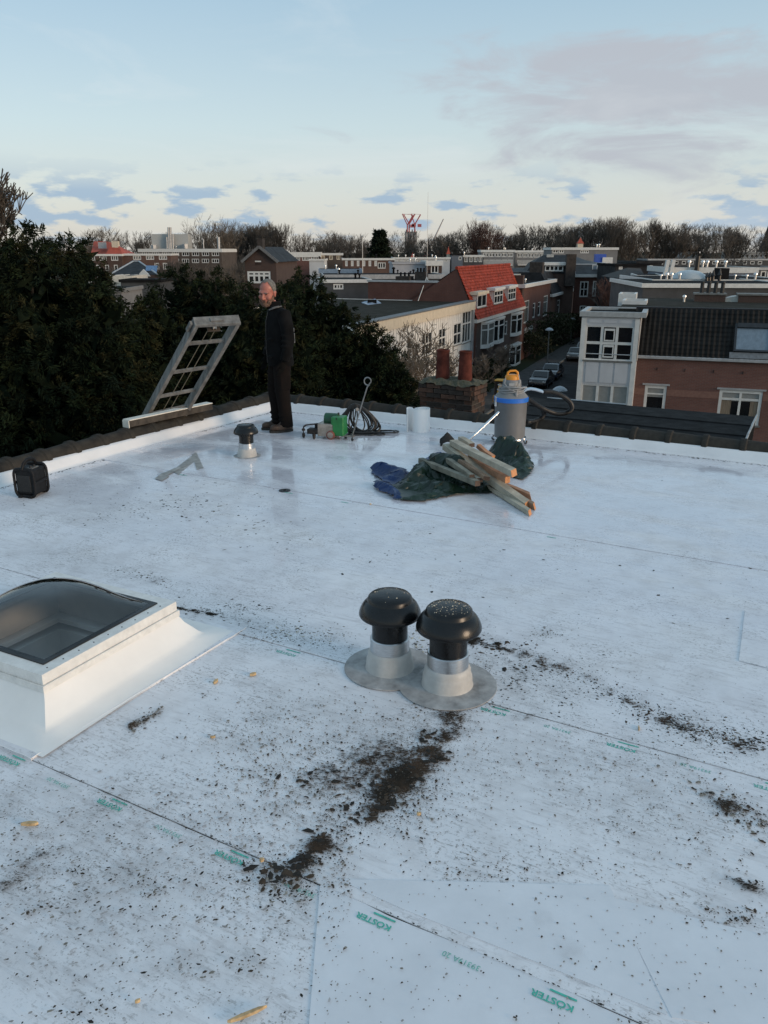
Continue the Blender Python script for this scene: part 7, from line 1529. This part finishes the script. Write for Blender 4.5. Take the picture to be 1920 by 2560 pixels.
def cranes():
    Y = 900; RED = M('crane_red', (.42, .10, .11), .6, var=.15); c_ = D(888, 508, Y); t = empty('tower_block', (c_.x, c_.y, GZ), 'grey concrete tower block under construction on the horizon', 'building'); a, b = D(876, 500, Y), D(901, 500, Y); mb = MB(); mb.obox((a.x, Y, GZ), (b.x - a.x, 0, 0), (0, 20, 0), (0, 0, a.z - GZ)); mb.build('core', M('hazy_concrete', (.30, .29, .29), .9, var=.08, scale=.05), t)
    for k_ in range(4): mb = MB(); x = a.x + (b.x - a.x) * (k_ + .1) / 4; mb.obox((x, Y - .6, GZ), (1.2, 0, 0), (0, .5, 0), (0, 0, a.z - GZ + 2)); mb.build('pier', MATS['hazy_concrete'], t)
    for (bx_, by, tx, ty, lb) in ((880, 486, 869, 462, 'left red luffing crane on the distant tower'), (884, 484, 872, 463, 'middle red luffing crane on the distant tower'), (896, 485, 888, 462, 'right red luffing crane on the distant tower')):
        p0 = D(bx_, 501, Y - 2); p1 = D(bx_, by, Y - 2); p2 = D(tx, ty, Y - 2); t2 = empty('tower_crane', p0, lb, 'crane', 'red cranes')
        mb = MB(); mb.tube([p0, p1], .7, 4); mb.build('mast', RED, t2); mb = MB(); mb.tube([p1, p2], .5, 4); mb.build('jib', RED, t2); mb = MB(); mb.tube([p1, p1 + Vector((6, 0, 10))], .6, 4); mb.build('a_frame', RED, t2); mb = MB(); mb.tube([p1 + Vector((6, 0, 10)), p2], .15, 3); mb.build('stay', RED, t2); mb = MB(); mb.box(p1 + Vector((5, 0, -1)), (4, 3, 3)); mb.build('counterweight', RED, t2)
    p0, p1 = D(938, 515, 800), D(958, 473, 800); t2 = empty('mobile_crane', p0, 'pale slender mobile crane boom on the horizon, right of the red cranes', 'crane'); mb = MB(); mb.tube([p0 + (p0 - p1) * .8, p1], [.9, .45], 4); mb.build('boom', M('pale_boom', (.45, .40, .38), .6), t2); mb = MB(); mb.box(p0 + (p0 - p1) * .8, (6, 4, 4)); mb.build('carrier', RED, t2)
cranes()
def pole(x, y0, y1, Y, label):
    a, b = D(x, y0, Y), D(x, y1, Y); t = empty('flag_pole', a, label, 'pole'); mb = MB(); mb.tube([a - Vector((0, 0, 3)), b], [.10, .05], 6); mb.build('shaft', ZINC, t); mb = MB(); mb.lathe([(.12, 0), (.14, .15), (0, .3)], b, 8); mb.build('finial', ZINC, t)
pole(783, 560, 512, 158, 'thin pole standing before the dark pine')
# ------------------------------------------------------------------ street things
def street_lamp(foot, h, label, s=1.0):
    t = empty('street_lamp', foot, label, 'street lamp', 'street lamps'); mb = MB(); mb.tube([foot, foot + Vector((0, 0, h * .35)), foot + Vector((0, 0, h))], [.075 * s, .06 * s, .045 * s], 10); mb.build('post', M('lamp_grey', (.20, .20, .20), .5, metal=.3, var=.1), t, smooth=True)
    mb = MB(); mb.lathe([(.44 * s, -.02), (.45 * s, .0), (.38 * s, .09), (.24 * s, .19), (.06 * s, .25), (0, .255)], foot + Vector((0, 0, h)), 24); mb.build('shade', M('lamp_shade', (.30, .33, .36), .35, var=.1), t, smooth=True)
    mb = MB(); mb.lathe([(.10, -.25), (.14, -.12), (.12, -.02)], foot + Vector((0, 0, h)), 14); mb.build('lantern', M('lamp_glass', (.30, .30, .28), .2), t, smooth=True)
hl = D(1185, 713, LAMP.y).z - GZ
street_lamp(LAMP, hl, 'street lamp with pale disc shade before the brick town house')
q = D(1209.5, 843, 47.5); street_lamp(Vector((q.x, q.y, GZ)), q.z - GZ, 'nearest street lamp, its disc shade seen beside the vacuum hose')
q = D(1236, 690, 112); street_lamp(Vector((q.x, q.y, GZ)), q.z - GZ, 'farthest street lamp near the corner house')
def car(pos, col, label, L=4.1, W_=1.7, Hh=1.45, van=False):
    t = empty('parked_car', pos, label, 'car', 'cars parked along the street', rz=math.atan2(SU.y, SU.x)); PT = M('car_paint_' + str(col), col, .25, var=.08, coat=.6, spec=.6); TY = M('tyre', (.012, .012, .012), .8)
    prof = [(-L / 2, .35), (-L / 2 - .02, .62), (-L / 2 + .10, .86), (-.95, .95), (-.45, Hh * .97), (.0, Hh), (.9, Hh * .97), (L / 2 - .55, .98), (L / 2 - .08, .90), (L / 2, .60), (L / 2 - .04, .33)]
    vs = []; n = len(prof); secs = ((-1.0, .84), (-.92, .98), (-.6, 1.0), (.6, 1.0), (.92, .98), (1.0, .84)); fs = []
    for (wy, sc_) in secs:
        for (x, z) in prof:
            tz = 1 - .13 * max(0, (z - .95) / (Hh - .95)); vs.append((x * (.97 if abs(wy) == 1 else 1), wy * W_ / 2 * tz, .3 + (z - .3) * (sc_ if z > .5 else 1)))
    for i in range(len(secs) - 1):
        for k_ in range(n): a = i * n + k_; b = i * n + (k_ + 1) % n; fs.append((a, b, b + n, a + n))
    fs.append(tuple(reversed(range(n)))); fs.append(tuple(range((len(secs) - 1) * n, len(secs) * n)))
    mb = MB(); mb.add(vs, fs); mb.build('body', PT, t, smooth=True, local=True)
    for sy in (-1, 1):
        mb = MB(); yy = sy * (W_ / 2 * .95 + .005); mb.prism([(-.85, yy * .985, .97), (-.42, yy * .90, Hh * .93), (.82, yy * .90, Hh * .93), (1.3, yy * .985, .98)], (0, sy * .02, 0)); mb.build('side_window', GLASS, t, local=True)
        for x in (-L / 2 + .75, L / 2 - .72):
            mb = MB(); mb.lathe([(.22, -.1), (.31, -.09), (.31, .09), (.22, .1)], (x, sy * (W_ / 2 - .12), .31), 18, axis=(0, 1, 0)); wh = mb.build('wheel', TY, t, smooth=True, local=True); mb = MB(); mb.lathe([(.19, .095 * sy), (.17, .11 * sy), (.03, .105 * sy)], (x, sy * (W_ / 2 - .12), .31), 14, axis=(0, 1, 0)); mb.build('rim', ALU, wh, local=True)
        mb = MB(); mb.box((-L / 2 + .02, sy * W_ * .36, .66), (.06, .28, .14)); mb.build('headlight', M('lamp_lens', (.5, .5, .5), .1), t, local=True, bevel=.02); mb = MB(); mb.box((L / 2 - .03, sy * W_ * .38, .75), (.06, .2, .2)); mb.build('tail_light', M('red_lens', (.25, .01, .01), .2), t, local=True, bevel=.02)
        mb = MB(); mb.box((-.75, sy * (W_ / 2 + .06), .98), (.1, .14, .1)); mb.build('mirror', PT, t, local=True, bevel=.02)
    for (p, nm) in ((((-1.0, .98), (-.47, Hh * .95)), 'windscreen'), (((.95, Hh * .95), (1.42, 1.02)), 'rear_window')):
        (xa, za), (xb, zb) = p; mb = MB(); dx = -.03 if nm == 'windscreen' else .03; mb.prism([(xa + dx, -W_ * .40, za + .02), (xa + dx, W_ * .40, za + .02), (xb + dx, W_ * .36, zb + .02), (xb + dx, -W_ * .36, zb + .02)], (0, 0, .012)); mb.build(nm, GLASS, t, local=True)
    return t
ln = ab
def street_spot(px, py, n): q = G(px, py, GZ + .4); s = (q - S0).dot(SU); return sp_(s, n, GZ + .02)
car(street_spot(1122, 822, 2.1), (.010, .012, .018), 'nearest dark parked car, left kerb, just beyond the vacuum'); car(street_spot(1152, 806, 2.1), (.014, .018, .035), 'dark blue parked car second from the vacuum, left kerb')
car(street_spot(1206, 768, 2.1), (.03, .032, .034), 'dark grey parked car beyond the first street lamp'); car(street_spot(1221, 755, 2.1), (.16, .17, .18), 'silver-grey parked car farther up the street'); car(street_spot(1237, 735, 2.2), (.012, .012, .014), 'farthest dark parked car near the corner house')
def digger():
    p = street_spot(1058, 872, 1.4); t = empty('yellow_machine', p, 'yellow compact digger half hidden between chimney and vacuum', 'digger', rz=math.atan2(SU.y, SU.x)); YEL = M('machine_yellow', (.42, .25, .02), .5, var=.25, scale=3)
    for sy in (-.5, .5): mb = MB(); mb.box((0, sy, .25), (1.7, .3, .48)); mb.build('track', MATS['tyre'], t, local=True, bevel=.18, seg=4)
    mb = MB(); mb.box((.2, 0, .85), (1.5, 1.2, .6)); mb.build('house', YEL, t, local=True, bevel=.08); mb = MB(); mb.box((.15, .1, 1.7), (.9, .9, 1.1)); cb = mb.build('cab', BLACK, t, local=True, bevel=.06); mb = MB(); mb.box((.15, .1, 2.3), (1.0, 1.0, .08)); mb.build('cab_roof', YEL, cb, local=True, bevel=.03)
    mb = MB(); mb.bar((-.5, -.2, .9), (-1.6, -.2, 2.2), .2, .28); mb.bar((-1.6, -.2, 2.2), (-2.4, -.2, 1.1), .16, .22); mb.build('boom', YEL, t, local=True, bevel=.03); mb = MB(); mb.prism([(-2.2, -.45, 1.1), (-2.7, -.45, .9), (-2.6, -.45, .45), (-2.2, -.45, .5)], (0, .5, 0)); mb.build('bucket', BLACK, t, local=True)
digger()
# ------------------------------------------------------------------ vegetation
def leaves(centers, dirs, L, W_, rng_, droop=.0):
    """flat pointed leaves (quads): arrays of centres and directions -> verts, faces"""
    n = len(centers); d_ = dirs / (np.linalg.norm(dirs, axis=1, keepdims=True) + 1e-9); rnd = rng_.normal(size=(n, 3)); sd = np.cross(d_, rnd); sd /= (np.linalg.norm(sd, axis=1, keepdims=True) + 1e-9)
    L = np.broadcast_to(L, (n,))[:, None]; W_ = np.broadcast_to(W_, (n,))[:, None]; tip = centers + d_ * L; tip[:, 2] -= droop * L[:, 0]
    v = np.stack([centers, centers + d_ * L * .45 + sd * W_ / 2, tip, centers + d_ * L * .45 - sd * W_ / 2], axis=1).reshape(-1, 3)
    return v, np.arange(4 * n).reshape(n, 4)
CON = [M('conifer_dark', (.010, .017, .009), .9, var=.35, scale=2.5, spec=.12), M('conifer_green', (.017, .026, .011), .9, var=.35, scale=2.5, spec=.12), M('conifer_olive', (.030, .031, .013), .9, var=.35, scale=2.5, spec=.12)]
BARK = M('bark', (.06, .048, .038), .95, var=.35, scale=4, bump=.5, bscale=12); TWIG = M('winter_twigs', (.125, .104, .085), .95, var=.25, scale=.5); TWIGD = M('dark_twigs', (.085, .072, .060), .95, var=.25, scale=.5); TWIGR = M('reddish_twigs', (.095, .050, .040), .95, var=.25, scale=.5); TWIGL = M('pale_twigs', (.16, .12, .085), .9, var=.3, scale=3)
def conifer(px, py, Y, rad, label, seed, npl=950, lean=0.0, shp=.52):
    rg = np.random.default_rng(seed); ap = D(px, py, Y); t = empty('conifer_tree', (ap.x, ap.y, GZ), label, 'conifer', 'conifers beyond the roof edge'); base_z = -5.5; Hh = ap.z - base_z
    mb = MB(); mb.tube([(ap.x, ap.y, GZ), (ap.x, ap.y, (GZ + ap.z) / 2), (ap.x + lean * .5, ap.y, ap.z - .3)], [.22, .14, .02], 8); mb.build('trunk', BARK, t)
    u = rg.random(npl) ** .78; hfrac = 1 - u                                # more plumes toward the top part that shows
    az_ = np.where(rg.random(npl) < .85, -math.pi / 2 + rg.normal(0, .95, npl), rg.uniform(0, 2 * math.pi, npl))
    lob = 1 + .20 * np.sin(az_ * 3 + seed + hfrac * 9) + .16 * np.sin(az_ * 7 + hfrac * 23 + seed * 2)
    rr = rad * (u ** shp) * lob * rg.uniform(.72, 1.04, npl)
    c_ = np.stack([ap.x + np.cos(az_) * rr + lean * hfrac, ap.y + np.sin(az_) * rr, base_z + Hh * hfrac - .12], 1)
    out = np.stack([np.cos(az_) * .8, np.sin(az_) * .8, rg.uniform(.1, .9, npl)], 1) + rg.normal(0, .28, (npl, 3)); out /= np.linalg.norm(out, axis=1, keepdims=True)
    # every plume is a feathery spray: a stem with leaflets to both sides, the tip nodding
    K_ = 44; m = npl * K_; od = np.repeat(out, K_, 0); pl_len = np.repeat(rg.uniform(.16, .44, npl) * np.clip(.5 + u * 1.2, .5, 1), K_); tt = np.tile(np.linspace(0, 1, K_), npl) + rg.normal(0, .02, m)
    side = np.cross(od, np.repeat(rg.normal(0, 1, (npl, 3)) + np.array([0, 0, .6]), K_, 0)); side /= np.linalg.norm(side, axis=1, keepdims=True) + 1e-9; sgn = np.tile(np.where(np.arange(K_) % 2 == 0, 1.0, -1.0), npl)[:, None]
    cen = np.repeat(c_, K_, 0) + od * (pl_len * tt)[:, None] + rg.normal(0, .022, (m, 3)); cen[:, 2] -= .45 * pl_len * tt ** 2
    dr = od * .75 + side * sgn * (.9 - .5 * tt)[:, None] + rg.normal(0, .22, (m, 3)); dr[:, 2] -= .3 * tt
    v, f = leaves(cen, dr, (.05 + .075 * (1 - tt)) * rg.uniform(.7, 1.3, m), rg.uniform(.014, .026, m), rg, .15)
    # dense inner mass so that nothing shines through
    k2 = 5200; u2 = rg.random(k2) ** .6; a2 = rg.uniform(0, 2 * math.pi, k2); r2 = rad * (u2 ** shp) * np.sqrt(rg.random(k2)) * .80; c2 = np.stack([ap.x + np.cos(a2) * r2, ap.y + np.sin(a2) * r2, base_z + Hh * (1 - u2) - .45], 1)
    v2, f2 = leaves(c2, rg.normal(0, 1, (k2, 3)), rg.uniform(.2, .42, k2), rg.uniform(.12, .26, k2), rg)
    # a few loose sprays and the leader
    k3 = 320; h3 = rg.random(k3); c3 = np.stack([ap.x + rg.normal(0, .05, k3) * (1.1 - h3) * 3 + .10 * h3 * math.sin(seed), ap.y + rg.normal(0, .06, k3), ap.z - .75 + .72 * h3], 1); v3, f3 = leaves(c3, rg.normal(0, .7, (k3, 3)) + np.array([0, 0, .5]), rg.uniform(.05, .12, k3), rg.uniform(.016, .03, k3), rg, .2)
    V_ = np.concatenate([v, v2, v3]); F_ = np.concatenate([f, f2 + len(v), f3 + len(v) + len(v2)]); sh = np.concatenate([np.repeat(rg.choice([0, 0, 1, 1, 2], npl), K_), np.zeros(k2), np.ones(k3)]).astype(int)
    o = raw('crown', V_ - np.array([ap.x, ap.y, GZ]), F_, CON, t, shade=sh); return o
cons = [(-70, 480, 12.5, 2.3, 'conifer cut by the left edge of the picture'), (48, 476, 12.3, 2.2, 'tallest dark conifer, at the left edge'), (150, 496, 13.2, 2.0, 'tall conifer with drooping tip, second from the left'), (196, 560, 12.2, 1.3, 'narrow conifer stepping down right of the tall left pair'),
        (268, 640, 13.5, 1.7, 'low conifer under the black pyramid roof'), (330, 622, 14.5, 1.6, 'low conifer between the grey shed and the central conifers'), (392, 566, 16.0, 2.2, 'central conifer above the hoist frame, left of the pair'), (462, 572, 15.6, 2.1, 'central conifer above the hoist frame, right of the pair'), (535, 606, 14.6, 1.7, 'conifer directly left of the man'),
        (612, 606, 15.0, 1.5, 'conifer directly behind the man'), (655, 576, 16.4, 1.9, 'pointed conifer right of the man'), (722, 628, 16.2, 1.8, 'broad conifer behind the guide pole'), (790, 682, 16.0, 1.6, 'sloping conifer before the white hall, left one'), (842, 760, 15.2, 1.3, 'lowest conifer beside the chimney')]
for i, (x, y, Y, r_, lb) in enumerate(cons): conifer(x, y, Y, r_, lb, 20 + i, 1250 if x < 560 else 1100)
def branches(rg, height, spread=1.0, levels=5, trunk_frac=.28, up=.35, kids=(4, 4, 4, 3, 3), r0=None, minr=.02):
    """returns segments (p, q, r_p, r_q)"""
    segs = []; r0 = r0 or height * .018
    def grow(p, d_, L, r, lv):
        k_ = 2 if lv < 2 else 1; q = p
        for i in range(k_):
            d2 = (d_ + Vector(rg.normal(0, .10, 3)) + Vector((0, 0, .05))).normalized(); e = q + d2 * (L / k_); segs.append((q, e, max(minr, r * (1 - .3 * i / k_)), max(minr * .7, r * (1 - .3 * (i + 1) / k_)), lv)); q = e; d_ = d2
            if lv < levels and (i < k_ - 1 or lv >= 2) and lv > 0:
                dd = (d_ + Vector(rg.normal(0, .6 * spread, 3))).normalized(); grow(q, dd, L * rg.uniform(.4, .6), r * .45, min(levels, lv + 1))
        if lv >= levels: return
        for i in range(kids[lv]):
            sd = Vector(rg.normal(0, 1, 3)); sd.z = abs(sd.z) * .3; dd = (d_ * rg.uniform(.5, 1.0) + sd.normalized() * rg.uniform(.5, 1.0) * spread + Vector((0, 0, up))).normalized(); grow(q, dd, L * rg.uniform(.55, .8) if lv else height * rg.uniform(.22, .34), r * rg.uniform(.45, .62), lv + 1)
    grow(Vector((0, 0, 0)), Vector((0, 0, 1)), height * trunk_frac, r0, 0); return segs
def seg_mesh(segs):
    P0 = np.array([s[0] for s in segs]); P1 = np.array([s[1] for s in segs]); R0 = np.array([s[2] for s in segs])[:, None]; R1 = np.array([s[3] for s in segs])[:, None]; d_ = P1 - P0; d_ /= np.linalg.norm(d_, axis=1, keepdims=True) + 1e-9
    x = np.cross(d_, np.array([.3, .9, .2])); x /= np.linalg.norm(x, axis=1, keepdims=True) + 1e-9; y = np.cross(d_, x); vs = []
    for (P, R_) in ((P0, R0), (P1, R1)):
        for k_ in range(3): a_ = 2 * math.pi * k_ / 3; vs.append(P + (x * math.cos(a_) + y * math.sin(a_)) * R_)
    v = np.stack(vs, 1).reshape(-1, 3); n = len(segs); b = np.arange(n)[:, None] * 6; f = np.concatenate([b + np.array([[k_, (k_ + 1) % 3, 3 + (k_ + 1) % 3, 3 + k_]]) for k_ in range(3)]); return v, f
def norm_h(segs, h): m = max(s[1].z for s in segs); k_ = h / m; return [(s[0] * k_, s[1] * k_, s[2], s[3], s[4]) for s in segs]
PROTO = []
for i, (sp2, up, lv, tf, ks, mat) in enumerate(((.95, .45, 5, .26, (5, 4, 4, 3, 3), TWIG), (.8, .55, 5, .28, (5, 4, 4, 3, 3), TWIGD), (1.0, .35, 5, .2, (6, 4, 4, 3, 3), TWIG), (.6, .8, 5, .22, (6, 4, 4, 3, 3), TWIGD), (.7, .6, 5, .2, (6, 4, 4, 3, 3), TWIGR))):
    sg = norm_h(branches(np.random.default_rng(100 + i), 20, sp2, lv, tf, up, ks, minr=.026), 20); lo = [s for s in sg if s[4] <= 1]; hi = [s for s in sg if s[4] > 1]
    r_ = empty('bare_tree', (0, 0, 0)); v, f = seg_mesh(lo); raw('trunk', v, f, BARK, r_); v, f = seg_mesh(hi); raw('crown', v, f, mat, r_); PROTO.append(r_)
usedp = set()
def bare(px, ytop, Y, k_, label, wide=1.0, group='bare trees on the skyline'):
    q = D(px, ytop - 5, Y); s = (q.z - GZ) / 20.0; o = PROTO[k_] if k_ not in usedp else copy_tree(PROTO[k_]); usedp.add(k_); o.location = (q.x, q.y, GZ); o.scale = (s * wide, s * wide, s); o.rotation_euler = (0, 0, (px * 1.7) % 6.28); tag(o, label, 'tree', group); return o
NEAR_ = ((60, 'the tallest conifer'), (157, 'the left end of the dark brick row'), (230, 'the far red roof'), (288, 'the black pyramid roof'), (365, 'the roof antennas'), (430, 'the office block roof'), (465, 'the big round-crowned tree'), (530, 'the gabled house'), (575, "the man's head"), (625, 'the white window band'), (665, 'the white box house'), (690, 'the short yellow-dormered row'), (715, 'the pale yellow dormers'), (783, 'the thin pole'), (820, 'the dark evergreen'), (885, 'the red cranes'), (917, 'the tall antenna mast'), (948, 'the pale crane boom'), (968, 'the small red pointed roof'), (1018, 'the round bare tree'), (1058, 'the tall reddish tree'), (1076, 'the left balcony flats'), (1147, 'the right balcony flats'), (1205, 'the white roof structures'), (1253, 'the cream turret'), (1300, 'the blue sheet'), (1335, 'the corner house'), (1385, 'the slate house'), (1440, 'the white struts'), (1491, 'the pale villa'), (1540, 'the black flues'), (1600, 'the white terrace'), (1652, 'the church spire'))
bare(465, 466, 215, 2, 'big round-crowned bare tree standing highest left of the man', 1.0); bare(178, 491, 190, 0, 'spreading bare tree behind the far red roof', 1.25); bare(1018, 488, 240, 2, 'round bare tree right of the pale crane boom', .95)
bare(612, 485, 240, 1, 'upright bare tree at the end of the grove right of the big round one', .9); bare(1058, 474, 235, 4, 'tall dense reddish-brown tree, highest right of the red cranes', 1.0); bare(1330, 474, 225, 3, 'tall tree at the top of the right-hand grove', 1.2)
rr = random.Random(12)
for (x, y, Y, k_, w_) in ((110, 505, 240, 1, 1.3), (215, 505, 250, 2, 1.2), (285, 508, 235, 1, 1.2), (318, 506, 240, 0, 1.2), (345, 518, 240, 1, 1.2), (425, 498, 250, 1, 1.3), (495, 492, 250, 1, 1.3), (520, 492, 240, 3, 1.3), (548, 490, 250, 0, 1.2), (572, 484, 245, 3, 1.3), (590, 486, 240, 3, 1.2), (640, 505, 255, 1, 1.2), (672, 512, 260, 1, 1.3), (695, 508, 260, 0, 1.3), (722, 502, 255, 1, 1.2), (745, 507, 260, 0, 1.3), (772, 512, 250, 1, 1.3), (800, 512, 260, 0, 1.3), (848, 510, 255, 1, 1.3), (872, 505, 260, 1, 1.3), (905, 515, 260, 0, 1.4), (935, 512, 260, 1, 1.3), (960, 503, 255, 0, 1.3), (985, 500, 250, 1, 1.2),
                          (1040, 495, 250, 4, 1.2), (1082, 490, 250, 1, 1.3), (1105, 493, 255, 0, 1.3), (1132, 490, 255, 1, 1.3), (1160, 486, 250, 0, 1.2), (1190, 498, 255, 1, 1.3), (1215, 492, 250, 0, 1.2), (1238, 484, 240, 2, 1.0), (1262, 480, 245, 3, 1.3), (1285, 476, 235, 2, 1.0), (1308, 476, 240, 1, 1.2), (1355, 476, 235, 1, 1.2), (1380, 477, 235, 0, 1.1), (1405, 474, 230, 3, 1.2), (1430, 488, 240, 1, 1.3), (1455, 492, 250, 0, 1.3), (1480, 494, 250, 1, 1.3), (1505, 498, 250, 0, 1.3), (1528, 488, 240, 1, 1.3), (1560, 482, 235, 0, 1.0), (1582, 486, 240, 3, 1.2), (1605, 496, 250, 1, 1.3), (1640, 502, 260, 0, 1.3), (1670, 505, 255, 1, 1.3)):
    near_ = min(NEAR_, key=lambda q: abs(q[0] - x)); bare(x, y + rr.uniform(-7, 12), Y + rr.uniform(-12, 12), k_, '%s %s %s %s' % (('bare brown tree', 'thin dark tree', 'broad bare tree', 'upright narrow tree', 'reddish bare tree')[k_], 'on the skyline', 'left of' if x < near_[0] - 6 else ('right of' if x > near_[0] + 6 else 'straight above'), near_[1]), w_)
for (x, y, Y, k_, w_, lb) in ((345, 566, 128, 1, 1.5, 'bare garden tree right of the black pyramid roof'), (420, 562, 132, 0, 1.5, 'bare garden tree below the office fascia'), (465, 566, 130, 2, 1.4, 'round garden tree at the right end of the office block'), (500, 556, 135, 1, 1.4, 'bare garden tree beside the gabled house'), (222, 572, 132, 0, 1.4, 'bare garden tree before the far red roof'), (1370, 592, 96, 2, 1.2, 'low brown tree beyond the corner house'), (1350, 600, 92, 4, 1.2, 'reddish bush-like tree at the far street corner'), (1560, 556, 190, 1, 1.5, 'garden tree before the low dark row, right')): bare(x, y, Y, k_, lb, w_, 'garden trees between the houses')
def pine():
    ap = D(820, 500, 225); t = empty('pine_tree', (ap.x, ap.y, GZ), 'solid dark evergreen among the bare skyline trees', 'pine'); rg = np.random.default_rng(5); Hh = ap.z - GZ; mb = MB(); mb.tube([(0, 0, 0), (0, 0, Hh * .95)], [.4, .08], 6); mb.build('trunk', BARK, t, local=True); n = 7000; u = rg.random(n); a_ = rg.uniform(0, 6.28, n); r_ = 5.0 * (.25 + .75 * u) * np.sqrt(rg.random(n)) * (1 + .2 * np.sin(u * 40)); v, f = leaves(np.stack([np.cos(a_) * r_, np.sin(a_) * r_, Hh * (1 - u * .75)], 1), rg.normal(0, 1, (n, 3)) + np.array([0, 0, .3]), rg.uniform(.5, 1.2, n), .35, rg); raw('crown', v, f, CON[0], t)
pine()
def woodland():
    rg = np.random.default_rng(77); n = 30000; x = rg.uniform(-175, 190, n); y = rg.uniform(262, 330, n); top = 11.0 + 2.6 * np.sin(x * .09) + 2.2 * np.sin(x * .31 + 1) + 1.3 * np.sin(x * .83); z = GZ + top * rg.random(n) ** .7; d_ = rg.normal(0, .5, (n, 3)) + np.array([0, 0, .9]); v, f = leaves(np.stack([x, y, z], 1), d_, rg.uniform(1.2, 3.2, n), rg.uniform(.10, .34, n), rg); o = raw('far_woodland', v, f, [TWIGD, TWIG], None, shade=rg.integers(0, 2, n)); tag(o, 'dark brown mass of winter woodland beneath the skyline trees', 'woodland', kind='stuff')
woodland()
def twig_bush(px, py0, py1, Y, label, mat, seed, spread=1.1, minr=.012, name='bare_bush', rz=0):
    q = D(px, py1, Y); h = D(px, py0, Y).z - q.z; sg = norm_h(branches(np.random.default_rng(seed), h, spread, 5, .12, .25, (6, 4, 3, 3, 2), r0=.05, minr=minr), h); t = empty(name, q, label, 'bush', rz=rz); lo = [s for s in sg if s[4] <= 1]; hi = [s for s in sg if s[4] > 1]; v, f = seg_mesh(lo); raw('stem', v, f, BARK, t); v, f = seg_mesh(hi); raw('twigs', v, f, mat, t); return t
twig_bush(885, 690, 900, 30, 'bare twiggy tree in front of the white hall', TWIGL, 31, 1.2); twig_bush(925, 735, 900, 27, 'smaller bare bush just left of the chimney pots', TWIGL, 33, 1.2, .010)
twig_bush(1045, 760, 850, 60, 'bare front-garden bush below the bay windows', TWIG, 35, 1.2, .02); twig_bush(1085, 740, 815, 70, 'second bare front-garden bush farther up the row', TWIG, 36, 1.2, .02)
o = twig_bush(-24, 350, 640, 26, 'tall thin tree with bare upper branches, cut by the left edge', TWIGD, 41, .7, .02, 'bare_tree'); o['category'] = 'tree'
def shrub(px, py, Y, r_, h, label, seed, mats=None, n=3800):
    q = D(px, py, Y); rg = np.random.default_rng(seed); t = empty('leafy_shrub', (q.x, q.y, GZ), label, 'shrub', 'street shrubs'); mb = MB(); mb.tube([(0, 0, 0), (0, 0, h * .6)], [.12, .04], 6); mb.build('stem', BARK, t, local=True); cl = rg.normal(0, 1, (26, 3)) * np.array([r_ * .5, r_ * .5, h * .22]) + np.array([0, 0, h * .55]); c_ = cl[rg.integers(0, 26, n)] + rg.normal(0, 1, (n, 3)) * np.array([r_ * .22, r_ * .22, h * .12]); c_[:, 2] = np.clip(c_[:, 2], .05, h); v, f = leaves(c_, rg.normal(0, 1, (n, 3)) + np.array([0, 0, .3]), rg.uniform(.12, .32, n), rg.uniform(.06, .16, n), rg); raw('foliage', v, f, mats or [CON[1], M('olive_leaf', (.05, .05, .022), .8, var=.3, scale=1)], t, shade=rg.integers(0, 2, n)); return t
def at_street(px, py, n): q = G(px, py, GZ); s = (q - S0).dot(SU); return sp_(s, n, GZ)
for (s, n, r_, h, lb, sd) in ((9, -2.6, 1.6, 4.2, 'large dark shrub just beyond the first street lamp', 51), (17, -2.4, 1.8, 4.6, 'tall green shrub before the brick town house', 52), (25, -2.2, 1.8, 4.0, 'olive shrub at the mansard house front', 53), (33, -2.2, 1.6, 3.5, 'farthest shrub near the corner house', 54), (-9, -3.2, 1.3, 2.0, 'low dark hedge shrub below the last bay window', 55), (-16, -3.2, 1.4, 2.2, 'low dark shrub behind the parked dark cars', 56), (-24, -3.2, 1.5, 2.6, 'dark shrub between the hall and the parked cars', 57), (-31, -3.0, 1.5, 2.6, 'dark shrub beside the yellow digger', 58)):
    p = sp_(s, n, GZ); t = shrub(0, 0, 10, r_, h, lb, sd); t.location = p
